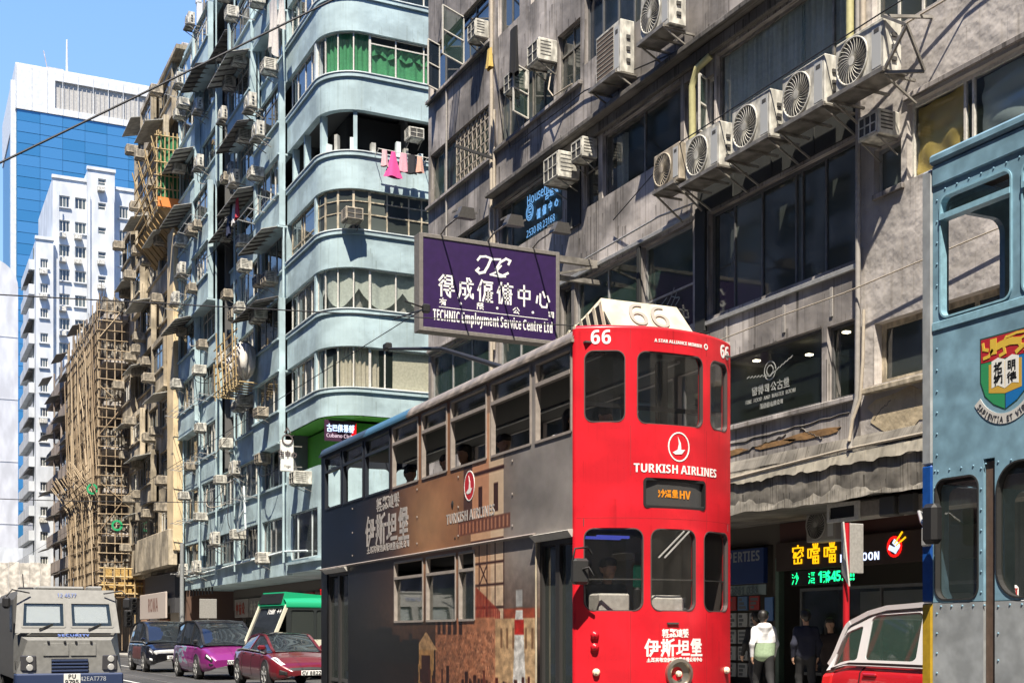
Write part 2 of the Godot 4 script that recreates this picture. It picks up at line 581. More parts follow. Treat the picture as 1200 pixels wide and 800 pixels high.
# ---------------------------------------------------------------- windows
# a window part with its frame as mesh and each pane a sub-part. cols: inner mullions as fractions; trans: fractions of height
func window(parent: Node, f: Callable, u0: float, v0: float, u1: float, v1: float, cols: Array, trans: Array, frame: Material, glass, set_back := 0.08, fw := 0.05, called := "window") -> MeshInstance3D:
	var b := MB.new()
	var d0 := -set_back - 0.05
	var d1 := -set_back
	var bar := func(a0, c0, a1, c1): b.prism(PackedVector2Array([Vector2(a0, c0), Vector2(a1, c0), Vector2(a1, c1), Vector2(a0, c1)]), f, d0, d1)
	bar.call(u0, v0, u0 + fw, v1); bar.call(u1 - fw, v0, u1, v1)
	bar.call(u0 + fw, v0, u1 - fw, v0 + fw); bar.call(u0 + fw, v1 - fw, u1 - fw, v1)
	var us := [u0 + fw]
	for c in cols:
		var x: float = lerpf(u0, u1, c)
		bar.call(x - fw * 0.4, v0 + fw, x + fw * 0.4, v1 - fw)
		us.append(x - fw * 0.4); us.append(x + fw * 0.4)
	us.append(u1 - fw)
	var vs := [v0 + fw]
	for t in trans:
		var y: float = lerpf(v0, v1, t)
		for k in range(0, us.size(), 2): bar.call(us[k], y - fw * 0.35, us[k + 1], y + fw * 0.35)
		vs.append(y - fw * 0.35); vs.append(y + fw * 0.35)
	vs.append(v1 - fw)
	var w := put(called, b, frame, parent)
	for i in range(0, us.size(), 2):
		for j in range(0, vs.size(), 2):
			var p := MB.new()
			var o := []
			for q in 4: o.append(-set_back - 0.03 + rng.randf_range(-0.005, 0.005))
			p.quad(f.call(us[i], vs[j], o[0]), f.call(us[i + 1], vs[j], o[1]), f.call(us[i + 1], vs[j + 1], o[0] + o[2] - o[1]), f.call(us[i], vs[j + 1], o[2]))
			var gm: Material = glass[rng.randi() % glass.size()] if glass is Array else glass
			put("pane", p, gm, w)
	return w

func curtain(parent: Node, f: Callable, u0: float, v0: float, u1: float, v1: float, d: float, m: Material, folds := 8.0, scallop := 0.0):
	var b := MB.new()
	var ph := rng.randf() * 6.0
	b.grid(func(u: float, v: float): return f.call(lerpf(u0, u1, u), lerpf(v1 - (v1 - v0) * (1.0 + scallop * (absf(sin(u * folds * 1.57 + ph)) - 1.0)), v1, v), d + 0.035 * sin(u * folds * TAU + ph + 0.4 * sin(v * 3.0)) + 0.012 * sin(u * folds * 15.0)), int(folds * 8), 4)
	put("curtain", b, m, parent)

func slab(b: MB, x0: float, x1: float, s0: float, s1: float, y0: float, y1: float, r := 0.02):   # a block between two distances along the street
	b.bbox(Vector3(x0, y0, -s0), Vector3(x1, y1, -s1), r)

# ---------------------------------------------------------------- the grey block with the air conditioners
const GX := 14.4
func make_grey_block():
	var t := thing("grey_building", "old grey concrete block with stained walls and long ribbon windows behind the red tram", "building", Vector3.ZERO)
	var f := west(GX)
	# openings [s left, s right, y0, y1, columns, transoms, kind]
	var W := [
		[35.65, 31.45, 17.42, 18.9, [0.22, 0.5, 0.75], [0.8], "blue"],
		[35.65, 31.45, 14.25, 15.75, [0.2, 0.42, 0.7], [], "lattice"],
		[35.65, 31.45, 11.3, 12.75, [0.3, 0.6], [], "dark"],
		[35.65, 31.45, 7.7, 9.75, [0.35, 0.68], [], "green"],
		[30.85, 29.55, 17.3, 18.9, [0.5], [], "blue"],
		[28.9, 27.4, 17.3, 18.9, [0.5], [], "blue"],
		[30.85, 27.65, 14.42, 15.87, [0.16, 0.42, 0.58, 0.78], [], "mixed"],
		[27.45, 26.3, 14.36, 15.87, [0.55], [0.65], "mixed"],
		[26.1, 23.35, 14.65, 16.3, [0.25, 0.5, 0.75], [], "blue"],
		[30.85, 27.2, 11.4, 12.75, [0.17, 0.68], [], "poster"],
		[26.15, 25.45, 11.3, 12.72, [], [0.6], "dark"],
		[25.27, 22.05, 11.3, 12.72, [0.52], [], "room"],
		[21.92, 21.5, 11.2, 12.6, [], [], "dark"],
		[21.15, 20.86, 11.3, 12.4, [], [], "casement"],
		[20.8, 16.75, 10.9, 12.72, [0.83], [], "curtain"],
		[30.85, 27.55, 7.65, 9.75, [0.35, 0.7], [], "green"],
		[27.3, 26.75, 7.65, 9.72, [], [], "dark"],
		[26.6, 23.72, 7.65, 9.72, [0.5], [], "green"],
		[23.55, 21.6, 7.65, 9.72, [], [0.42], "print"],
		[21.05, 16.72, 7.66, 9.7, [0.17, 0.37, 0.6, 0.64, 0.79], [], "tall"],
		[33.5, 17.62, 5.42, 6.74, [0.2, 0.4, 0.56, 0.72], [], "lit"],
		[17.48, 16.78, 5.42, 6.7, [], [], "lit"],
		[16.3, 12.2, 5.5, 6.5, [0.5], [], "cream"],
		[16.3, 15.68, 8.6, 9.33, [], [], "small"],
		[15.55, 11.4, 8.6, 9.8, [0.27, 0.31, 0.6], [], "foil"],
		[16.35, 14.9, 11.15, 12.5, [0.35, 0.72], [], "white"],
		[14.7, 11.5, 11.15, 12.5, [0.4], [], "white"],
	]
	var left := []
	var right := []
	for w in W:
		var h := [-w[0], w[2], -w[1], w[3], 0.0]
		if w[1] > 16.5: left.append(h)
		else: right.append(h)
	var b := MB.new()
	b.panel(f, -35.82, -16.62, 4.7, 30.0, left, -0.3, 0.0)
	put("wall", b, M.concrete, t)
	b = MB.new()
	b.panel(f, -16.615, -7.5, 4.7, 30.0, right, -0.3, 0.0)
	put("wall", b, M.concrete_rough, t)
	b = MB.new()   # end wall on the side street, roof, back
	b.box(Vector3(GX + 0.3, 0, -35.82), Vector3(30, 30, -35.5))
	b.box(Vector3(GX, 30, -35.82), Vector3(30, 30.3, -7.5))
	b.box(Vector3(29.7, 0, -35.5), Vector3(30, 30, -7.5))
	b.box(Vector3(GX + 0.3, 0, -7.8), Vector3(29.7, 30, -7.5))
	put("side_wall", b, M.concrete_dark, t)
	b = MB.new()   # rooms behind the glass
	for y in [4.75, 7.3, 10.6, 13.5, 16.6, 19.5]:
		b.box(Vector3(GX + 0.31, y - 0.12, -35.4), Vector3(18.4, y, -7.9))
	b.box(Vector3(18.4, 4.6, -35.4), Vector3(18.5, 19.5, -7.9))
	for s in [31.2, 27.1, 21.3, 16.58]: b.box(Vector3(GX + 0.31, 4.7, -s), Vector3(18.4, 19.4, -s - 0.1))
	put("interior", b, mat(lin(0.16, 0.16, 0.15), 0.9), t)
	for w in W:
		var kind: String = w[6]
		var fr: Material = {"blue": M.alu_dark, "cream": M.cream, "casement": M.white_frame, "white": M.white_frame, "small": M.alu, "tall": M.alu_dark, "lit": M.alu_dark, "green": M.alu, "print": M.alu, "foil": M.white_frame}.get(kind, M.steel)
		var gl = {"blue": [M.glass_c, M.glass, M.glass_c], "green": [M.clear_green], "curtain": M.clear, "tall": [M.glass, M.glass_b], "room": [M.clear], "lit": M.clear, "lattice": [M.clear_green], "poster": [M.clear_green], "cream": M.glass, "foil": M.clear, "white": [M.glass], "print": M.clear_green}.get(kind, [M.glass, M.glass_b])
		var n: MeshInstance3D = window(t, f, -w[0], w[2], -w[1], w[3], w[4], w[5], fr, gl, 0.1 if kind != "cream" else 0.16, 0.09 if kind == "cream" else 0.055)
		if kind == "curtain":
			curtain(n, f, -w[0] + 0.06, w[2], -w[1], w[3], -0.2, M.curtain, 26.0)
			for k in 2: put("print_strip", strip(f, -18.3 + k * 0.05, 11.6 + 0.0, 0.03, 1.0), M.clear_green, n)
		if kind == "room":
			curtain(n, f, -w[0], w[2], -w[0] + 0.45, w[3], -0.4, M.curtain, 4.0)
		if kind == "lattice":
			lattice(n, f, -33.8, -31.55, w[2], w[3])
			curtain(n, f, -35.4, w[2], -34.0, w[3], -0.4, worn(lin(0.45, 0.2, 0.2), 0.9, M.fine, Vector3(2, 2, 2)), 3.0)
		if kind == "white" or kind == "mixed":
			curtain(n, f, lerpf(-w[0], -w[1], 0.72), w[2], -w[1], w[3], -0.35, M.curtain, 5.0)
		if kind == "foil":
			b = MB.new()
			b.grid(func(u: float, v: float): return f.call(lerpf(-14.2, -11.6, u), lerpf(8.62, 9.75, v), -0.22 + 0.05 * sin(u * 9 + 3 * sin(v * 4)) * cos(v * 7 + 4 * u)), 24, 16)
			put("foil", b, mat(lin(0.4, 0.5, 0.5), 0.3, 0.3), n)
			b = MB.new()
			b.grid(func(u: float, v: float): return f.call(lerpf(-15.5, -14.45, u), lerpf(8.62, 9.75, v), -0.19 + 0.04 * sin(u * 8 + 3 * sin(v * 5)) * cos(v * 6 + 5 * u)), 20, 16)
			put("foil", b, mat(lin(0.62, 0.48, 0.14), 0.3, 0.2), n)
		if kind == "lit":
			for k in 5:
				var s := -18.4 - k * 0.9
				if kind == "lit" and w[1] < 17: s = -17.1
				b = MB.new()
				b.box(Vector3(GX + 1.1 + 0.3 * (k % 3), 6.9, s), Vector3(GX + 1.22 + 0.3 * (k % 3), 6.93, s + 0.1))
				put("ceiling_lamp", b, glow(Color(1, 0.95, 0.8), 3.0), n)
				if w[1] < 17: break
	# window blades that stand open
	for o in [[-35.0, 17.45, 18.8, 0.5, M.glass_c], [-33.2, 17.5, 18.85, 0.9, M.white_frame], [-29.1, 14.5, 15.7, 0.6, M.white_frame], [-21.15, 11.3, 12.4, 0.28, M.white_frame]]:
		b = MB.new()
		var p: Vector3 = f.call(o[0], o[1], -0.02)
		var q := p + Vector3(-o[3] * 0.9, 0, o[3] * 0.45)
		var up := Vector3(0, o[2] - o[1], 0)
		for e in [[p, q], [p + up, q + up], [p, p + up], [q, q + up], [p + up * 0.5, q + up * 0.5]]: b.beam(e[0], e[1], 0.035, 0.035, Vector3(0.3, 0.2, 1))
		var cs := put("casement", b, M.white_frame, t)
		b = MB.new()
		b.quad(p, q, q + up, p + up)
		put("pane", b, M.clear_green if o[4] != M.glass_c else M.glass_c, cs)
	# projecting ledge above the third floor and the sills
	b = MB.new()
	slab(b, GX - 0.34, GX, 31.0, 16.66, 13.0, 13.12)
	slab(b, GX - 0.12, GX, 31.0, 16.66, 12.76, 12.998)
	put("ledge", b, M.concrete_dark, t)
	for l in [[35.8, 31.2, 17.3, 0.12], [35.8, 31.2, 14.13, 0.12], [31.0, 26.2, 14.25, 0.1], [31.0, 21.6, 9.79, 0.07], [21.2, 16.65, 7.5, 0.05], [34, 16.65, 5.32, 0.06], [35.8, 31.2, 9.83, 0.08], [16.5, 8.0, 5.36, 0.12], [15.6, 8.0, 9.86, 0.05], [16.3, 15.6, 8.5, 0.06]]:
		b = MB.new()
		slab(b, GX - l[3], GX + 0.05, l[0], l[1], l[2], l[2] + 0.09, 0.01)
		put("sill", b, M.cream if l[0] == 16.5 else M.alu if l[2] == 7.5 or l[2] == 9.79 else M.concrete, t)
	b = MB.new()   # dark metal facing between the condensers and the tall windows
	slab(b, GX - 0.03, GX, 21.4, 16.66, 9.76, 10.86, 0.01)
	for s in [20.2, 19.0, 17.8]: slab(b, GX - 0.045, GX - 0.03, s, s - 0.03, 9.77, 10.85, 0.004)
	put("facing", b, M.panel_grey, t)
	b = MB.new()
	for q in [[0.06, 21.45, 21.1, 7.4, 9.9], [0.04, 26.9, 26.25, 11.0, 12.75], [0.05, 27.5, 27.3, 7.6, 9.75], [0.05, 23.7, 23.57, 7.6, 9.75]]:
		b = MB.new()
		slab(b, GX - q[0], GX, q[1], q[2], q[3], q[4], 0.01)
		put("pilaster", b, M.panel_grey, t)
	# cracked skin, patches and broken edge of the canopy
	b = MB.new()
	b.grid(func(u: float, v: float): return Vector3(GX - 0.1 - 0.0025 * wob(u * 160, v * 5) - 0.06 * v * (1.0 - v), lerpf(3.7 + 0.035 * wob(u * 60, 1.0), 4.5 + 0.03 * wob(u * 25, 7.0), v), lerpf(-36.0, -7.5, u)), 200, 10)
	b.grid(func(u: float, v: float): return Vector3(lerpf(GX - 0.1 - 0.03 * wob(u * 25, 7.0), GX, v), lerpf(4.5 + 0.03 * wob(u * 25, 7.0), 4.72, v), lerpf(-36.0, -7.5, u)), 200, 2)
	var cn := put("canopy", b, M.peel, t)
	b = MB.new()
	b.grid(func(u: float, v: float): return Vector3(GX - 0.118 - 0.0008 * wob(u * 190, v * 3), lerpf(3.69 + 0.03 * wob(u * 60, 1.0), 3.83 + 0.12 * wob(u * 50, 2.0) + 0.05 * wob(u * 220, 5.0), v), lerpf(-36.0, -7.5, u)), 260, 3)
	put("broken_edge", b, worn(lin(0.52, 0.48, 0.41), 0.9, M.streak, Vector3(0.4, 0.4, 0.4)), cn)
	b = MB.new()
	b.grid(func(u: float, v: float): return Vector3(GX - 0.162 - 0.001 * wob(u * 190, v * 3), lerpf(4.26 + 0.05 * wob(u * 30, 3.0), 4.45 + 0.02 * wob(u * 50, 1.0), v), lerpf(-21.0, -15.0, u)), 90, 2)
	put("broken_edge", b, worn(lin(0.58, 0.53, 0.43), 0.9, M.soot, Vector3(0.4, 0.4, 0.4)), cn)
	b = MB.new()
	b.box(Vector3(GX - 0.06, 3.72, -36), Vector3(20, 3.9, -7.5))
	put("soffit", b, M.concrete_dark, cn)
	for p in [[17.9, 4.77, 0.9, 0.07], [19.0, 4.74, 0.7, 0.05], [20.2, 4.75, 0.5, 0.06]]:
		b = MB.new()
		b.prism(ragged(-p[0], p[1] + 0.14, p[2], p[3]), f, 0.0, 0.012)
		put("rust_patch", b, M.rust, t)
	for p in [[15.6, 5.02, 0.85, 0.36], [13.9, 5.02, 1.0, 0.36]]:
		b = MB.new()
		b.prism(ragged(-p[0], p[1], p[2], p[3]), f, 0.0, 0.01)
		put("bare_patch", b, M.ochre, t)
	for c in [[20.3, 5.05, 16.9, 5.14], [20.0, 4.86, 18.6, 5.0], [18.2, 5.06, 17.6, 4.8], [16.3, 4.95, 15.9, 5.2]]:
		b = MB.new()
		var pts := []
		for k in 15: pts.append(Vector3(GX - 0.006, lerpf(c[1], c[3], k / 14.0) + rng.randf_range(-0.025, 0.025), -lerpf(c[0], c[2], k / 14.0)))
		b.tube(pts, 0.011, 4)
		put("crack", b, M.concrete_dark, t)
	var rod := MB.new()
	rod.beam(Vector3(GX, 14.1, -31.0), Vector3(GX - 1.1, 14.35, -31.2), 0.05, 0.07)
	put("black_bracket", rod, M.cable, t)
	for q in [["hanging_trousers", "black trousers hanging high on the grey wall above the air conditioners", 15.95, -28.75, 0.2, 0.2, 1.15, lin(0.01, 0.01, 0.012)], ["hanging_towel", "small yellow cloth hanging beside the black trousers on the grey wall", 16.35, -30.2, 0.12, 0.14, 0.5, lin(0.6, 0.42, 0.12)]]:
		var gm := garment(q[0], q[1], Vector3(GX - 0.55, q[2] + q[6] * 0.5, q[3]), q[4], q[5], q[6], q[7])
		gm.rotation.y = -PI / 2
	# lettering on the glass
	glass_print(t, f)
	# pipes and cables that run over the wall
	pipes(t)
	make_grey_acs()

var ragged_noise: FastNoiseLite
func wob(x: float, y: float) -> float:
	if ragged_noise == null:
		ragged_noise = FastNoiseLite.new()
		ragged_noise.seed = 77
		ragged_noise.frequency = 0.22
		ragged_noise.fractal_octaves = 4
	return clampf(ragged_noise.get_noise_2d(x * 1.3, y * 4.0) * 1.9, -1.0, 1.0)

func ragged(u: float, v: float, w: float, h: float) -> PackedVector2Array:
	var o := PackedVector2Array()
	for k in 18:
		var a := TAU * k / 18
		var r := rng.randf_range(0.72, 1.1)
		o.append(Vector2(u + cos(a) * w * r, v + sin(a) * h * r))
	return o

func strip(f: Callable, u: float, v: float, w: float, h: float) -> MB:
	var b := MB.new()
	b.prism(PackedVector2Array([Vector2(u, v), Vector2(u + w, v), Vector2(u + w, v + h), Vector2(u, v + h)]), f, -0.125, -0.12)
	return b

func lattice(parent: Node, f: Callable, u0: float, u1: float, v0: float, v1: float):
	var b := MB.new()
	for k in 9:
		var u := lerpf(u0, u1, k / 8.0)
		b.line([Vector2(u, v0), Vector2(u, v1)], f, 0.03, -0.07, -0.05)
	for k in 6:
		var v := lerpf(v0, v1, k / 5.0)
		b.line([Vector2(u0, v), Vector2(u1, v)], f, 0.03, -0.07, -0.05)
	for i in 8:
		for j in 5:
			b.line([Vector2(lerpf(u0, u1, i / 8.0), lerpf(v0, v1, j / 5.0)), Vector2(lerpf(u0, u1, (i + 1) / 8.0), lerpf(v0, v1, (j + 1) / 5.0))], f, 0.022, -0.068, -0.052)
	put("window_grille", b, M.pipe_cream, parent)

func face_west(o: Node3D, x: float, y: float, z: float):   # turns a +z facing sheet of letters to face -x
	o.position = Vector3(x, y, z)
	o.rotation.y = -PI / 2

func glass_print(t: Node, f: Callable):
	var lit := glow(Color(0.5, 0.75, 1.0), 0.42)
	var m := put("lettering", text("Household", 0.24), lit, t)
	face_west(m, GX + 0.09, 12.45, -28.5)
	m = put("lettering", text("2530 88 23168", 0.17), lit, t)
	face_west(m, GX + 0.09, 11.62, -28.55)
	var b := MB.new()
	var x := -28.75
	for c in ["僱", "傭", "中", "心"]:
		b.strokes(CH[c], f, x, 11.86, 0.2, 0.22, 0.028, -0.095, -0.09)
		x += 0.32
	for k in 4: b.strokes(CH[["古", "坦", "公", "司"][k]], f, -28.3 + 0.26 * k, 12.2, 0.2, 0.17, 0.026, -0.095, -0.09)
	for r in [0.2, 0.15]: b.line(circle(-29.15, 12.15, r, 20), f, 0.022, -0.095, -0.09)
	b.line([Vector2(-29.07, 12.22), Vector2(-29.2, 12.22), Vector2(-29.2, 12.15), Vector2(-29.08, 12.13), Vector2(-29.08, 12.07), Vector2(-29.23, 12.07)], f, 0.025, -0.095, -0.09)
	put("lettering", b, lit, t)
	var pale := mat(lin(0.35, 0.36, 0.34), 0.6)
	b = MB.new()
	b.line(circle(-19.2, 6.28, 0.17, 16), f, 0.02, -0.095, -0.09)
	b.line(circle(-19.2, 6.28, 0.1, 10), f, 0.02, -0.095, -0.09)
	for k in 14: b.line([Vector2(-19.9 + k * 0.1, 6.1 + 0.012 * k + 0.16 * absf(k - 7) / 7.0), Vector2(-19.84 + k * 0.1, 6.13 + 0.012 * k + 0.16 * absf(k - 6.6) / 7.0)], f, 0.02, -0.095, -0.09)
	x = -19.75
	for c in ["密", "得", "司", "公", "古", "堡"]:
		b.strokes(CH[c], f, x, 5.9, 0.16, 0.16, 0.02, -0.095, -0.09)
		x += 0.19
	x = -19.5
	for c in ["斯", "僱", "傭", "有", "限", "公", "司"]:
		b.strokes(CH[c], f, x, 5.62, 0.085, 0.085, 0.012, -0.095, -0.09)
		x += 0.1
	put("lettering", b, pale, t)
	m = put("lettering", text("FINE  FOOD  AND  MASTER  ROOM", 0.07), pale, t)
	face_west(m, GX + 0.09, 5.8, -19.2)
	b = MB.new()   # the flourish on the glass under the sign
	for k in 5:
		var pts := []
		for j in 9: pts.append(Vector2(-22.9 + 0.1 * k + 0.28 * sin(j * 0.7 + k), 7.8 + j * 0.09 + 0.08 * cos(k * 2.0 + j)))
		b.line(pts, f, 0.02, -0.095, -0.09)
	put("window_print", b, mat(lin(0.25, 0.28, 0.27), 0.6), t)

func circle(x: float, y: float, r: float, n: int, ry := 0.0) -> Array:
	var o := []
	for k in n + 1: o.append(Vector2(x + cos(TAU * k / n) * r, y + sin(TAU * k / n) * (ry if ry else r)))
	return o

func pipes(t: Node):
	var X := GX - 0.06
	var P := func(called, pts, r, m):
		var b := MB.new()
		var q := []
		for p in pts: q.append(Vector3(GX - (p[2] if p.size() > 2 else 0.06), p[1], -p[0]))
		b.tube(q, r, 7)
		put(called, b, m, t)
	P.call("drain_pipe", [[31.15, 4.7], [31.15, 24]], 0.055, M.pipe_cream)
	P.call("drain_pipe", [[30.98, 9], [30.98, 15.4]], 0.04, M.pipe_cream)
	P.call("drain_pipe", [[34.3, 17.3, 0.05], [34.3, 12.5, 0.05]], 0.03, M.pipe_grey)
	P.call("drain_pipe", [[16.58, 24, 0.1], [16.58, 6.9, 0.1], [16.6, 5.35, 0.1], [16.72, 4.95, 0.12], [16.7, 4.5, 0.16]], 0.045, M.pipe_grey)
	P.call("drain_pipe", [[16.44, 6.75, 0.1], [16.46, 5.95, 0.1], [16.5, 5.3, 0.12], [16.66, 4.98, 0.14], [16.68, 4.62, 0.2]], 0.03, M.pipe_cream)
	P.call("conduit", [[21.5, 4.3, 0.16], [19.0, 4.42, 0.16], [17.0, 4.5, 0.16], [15.2, 4.52, 0.16], [12.0, 4.55, 0.16], [8.0, 4.5, 0.16]], 0.024, M.pipe_cream)
	P.call("duct_pipe", [[20.9, 12.75, 0.05], [21.2, 12.6, 0.16], [21.38, 12.3, 0.16], [21.4, 11.0, 0.14]], 0.075, M.pipe_yellow)
	P.call("duct_pipe", [[16.75, 14.5, 0.12], [16.75, 11.3, 0.12]], 0.07, M.pipe_yellow)
	P.call("drain_pipe", [[16.48, 16.0, 0.08], [16.48, 11.0, 0.08]], 0.05, M.pipe_cream)
	P.call("cable", [[35.8, 17.26], [31.2, 17.2], [30.0, 14.05], [26.0, 14.0], [22.0, 13.3]], 0.016, M.cable)
	P.call("cable", [[27.6, 15.3], [27.55, 14.6, 0.2], [27.2, 14.3, 0.25], [26.6, 14.4]], 0.018, M.pipe_cream)
	P.call("cable", [[24.6, 10.6, 0.1], [21.0, 11.0, 0.66], [15.3, 11.02, 0.7], [14.0, 11.35, 0.2], [9.0, 11.6]], 0.012, M.cable)
	P.call("conduit", [[16.15, 10.9, 0.3], [14.0, 11.05], [8.0, 11.1]], 0.016, M.pipe_cream)
	P.call("conduit", [[25.6, 9.95, 0.3], [22.4, 10.0, 0.3], [21.4, 10.02]], 0.02, M.alu)
	P.call("conduit", [[22.6, 7.0, 0.2], [18.5, 7.1, 0.2], [16.8, 7.1, 0.2], [13.0, 7.3, 0.1]], 0.012, M.pipe_cream)
	for s in [20.5, 18.7, 17.4]:
		var b := MB.new()
		slab(b, GX - 0.02, GX, s, s - 0.08, 6.85, 7.35, 0.005)
		put("clamp", b, M.pipe_grey, t)

const CH := {
	"得": "5014 5418 373g 70e0e67670 73e3 68f8 6bgb c8cgaf 8c9e", "成": "24f4 242b0g 38787d5d 90a8defffc d7bc7g b0d2",
	"僱": "4008 252g 61f1 73e3e676 737a5g 978b 999g 99f9 9beb 9ded 9gfg c7cg", "傭": "4008 252g b0b2 62g2 626a4g 85e5e8 78f8 8aeaeg 8a8g 8ded b4bg",
	"中": "24e4ea2a24 808g", "心": "271c 555d7fcfdc 83a7 d6fa", "有": "14f4 80581b 58d8dgbg 585g 5bdb 5ede", "限": "212g 2161456838 81e1e787 84e4 818fbd b7fg f9cc",
	"公": "6218 a1f8 883ece bbeg", "司": "22d2dfbf 25a5 38a8ad3d38", "伊": "4008 252g 62d2db6b 57g7 929a5g", "斯": "0383 202b 606b 2666 2969 0b8b 2c0g 6c8f e092998g 96g6 d6dg",
	"坦": "0666 313d 0e6c 82e2ea8a82 86e6 7fgf", "堡": "4015 3339 60d0d36360 55f5 a3a9 a569 a5e9 3cec 8a8g 1ggg", "輕": "0272 14646919 1666 0c7c 303g 81f1 a395a8 d3c5d8 9bfb cbcg 8ggg",
	"鬆": "2080 2022 2474 2272 a197 d196 g197 0b7b 494g 4b1f 4b7e b98d d9ge bcafef", "連": "1133 0535 353c1f 3dgg 62f2 74e4ea7a74 77e7 5cfc b0be", "繫": "0171 13636717 1565 0979 303a a0d0d3 a094 96e6 e68b 96fb 9b5d be8e8g 5f3g bfdg",
	"密": "8082 1512f2f5 362a 565aaac9 c43a d6f9 8a8f 3c3fdfdc", "噹": "04444b0b04 a0a3 7083 d0c3 6664f4f6 86d6d88886 7aeaeg7g7a 7ded aaag",
	"古": "14f4 808a 3aeaeg3g3a", "巴": "22e2e828 8288 222efefc", "俱": "4008 252g 71d1da7a71 74d4 77d7 6afa 9b7f bbef", "樂": "8062 62b2b86862 65b5 3013 4637 1346 d0c3 e6d7 0aga 8a8g 8a2f 8aef",
	"部": "4042 0282 2436 6455 0787 29797f2f29 b0bg b0f0d5f8bb", "土": "28e8 818f 0fgf", "耳": "11f1 313d c1cg 34c4 37c7 0efc", "其": "03g3 404b c0cb 46c6 49c9 0bgb 5c2g bceg",
	"航": "4022 2282 8289 2229 0989 4549 4b4d b0b2 83g3 a6ad8g a6e6effd", "空": "8082 1512f2f5 6528 a5e8 3aea 8a8f 1fgf", "沙": "0223 0627 0g3b b0b9 8467 d4f8 f79g", "灣": "0223 0627 0g3b 61e1 8385 c3c5 6969d9dc6c6fefdg",
	"號": "01717505 0868 0848 4e2g e0e3 83g3 838g 9bdb", "明": "22626c2c22 2767 92e2eg 929a8g 96e6 9aea", "德": "4114 5518 383g 73f3 b1b6 76f6f97976 6bgb 8d9f", "格": "1474 404g 471c 476a 9178 91e15a 8aeaeg8g8a", "物": "2115 1464 303g 1b6a 9156 73f3feed 9369 c36c", "小": "808g 4519 c5f9"
}

# ---------------------------------------------------------------- air conditioners
# local frame of every unit: z out of the wall, x to the right seen from outside, y up, origin at the back bottom centre
func window_ac(called: String, label: String, at: Vector3, turn: float, w: float, h: float, d: float, body: Material, group: String, open_front := false) -> Node3D:
	var t := thing(called, label, "air conditioner", at, turn, group)
	var b := MB.new()
	b.bbox(Vector3(-w / 2, 0, 0), Vector3(w / 2, h, d), 0.018)
	put("casing", b, body, t)
	b = MB.new()   # outer grille: a dark coil behind bars, in a raised rim
	b.box(Vector3(-w / 2 + 0.05, 0.05, d - 0.01), Vector3(w / 2 - 0.05, h - 0.05, d + 0.004))
	put("coil", b, M.ac_dark, t)
	b = MB.new()
	var n := 3 if open_front else 2
	for k in n + 1: b.box(Vector3(lerpf(-w / 2 + 0.04, w / 2 - 0.06, k / float(n)), 0.04, d), Vector3(lerpf(-w / 2 + 0.06, w / 2 - 0.04, k / float(n)), h - 0.04, d + 0.02))
	for k in 3: b.box(Vector3(-w / 2 + 0.04, lerpf(0.04, h - 0.06, k / 2.0), d), Vector3(w / 2 - 0.04, lerpf(0.06, h - 0.04, k / 2.0), d + 0.018))
	put("grille", b, body, t)
	for sx in [-1.0, 1.0]:
		b = MB.new()
		for k in 5:
			var y := lerpf(h * 0.25, h * 0.85, k / 4.0)
			b.box(Vector3(sx * (w / 2 - 0.01), y - 0.012, d * 0.35), Vector3(sx * (w / 2 + 0.003), y + 0.012, d * 0.9))
		put("side_louvre", b, M.ac_dark, t)
	for sx in [-0.38, 0.38]:
		b = MB.new()
		b.beam(Vector3(sx * w, -0.02, 0), Vector3(sx * w, -0.02, d * 0.95), 0.03, 0.03)
		b.beam(Vector3(sx * w, -0.02, d * 0.9), Vector3(sx * w, -0.26, 0.0), 0.02, 0.02)
		put("bracket", b, M.steel, t)
	return t

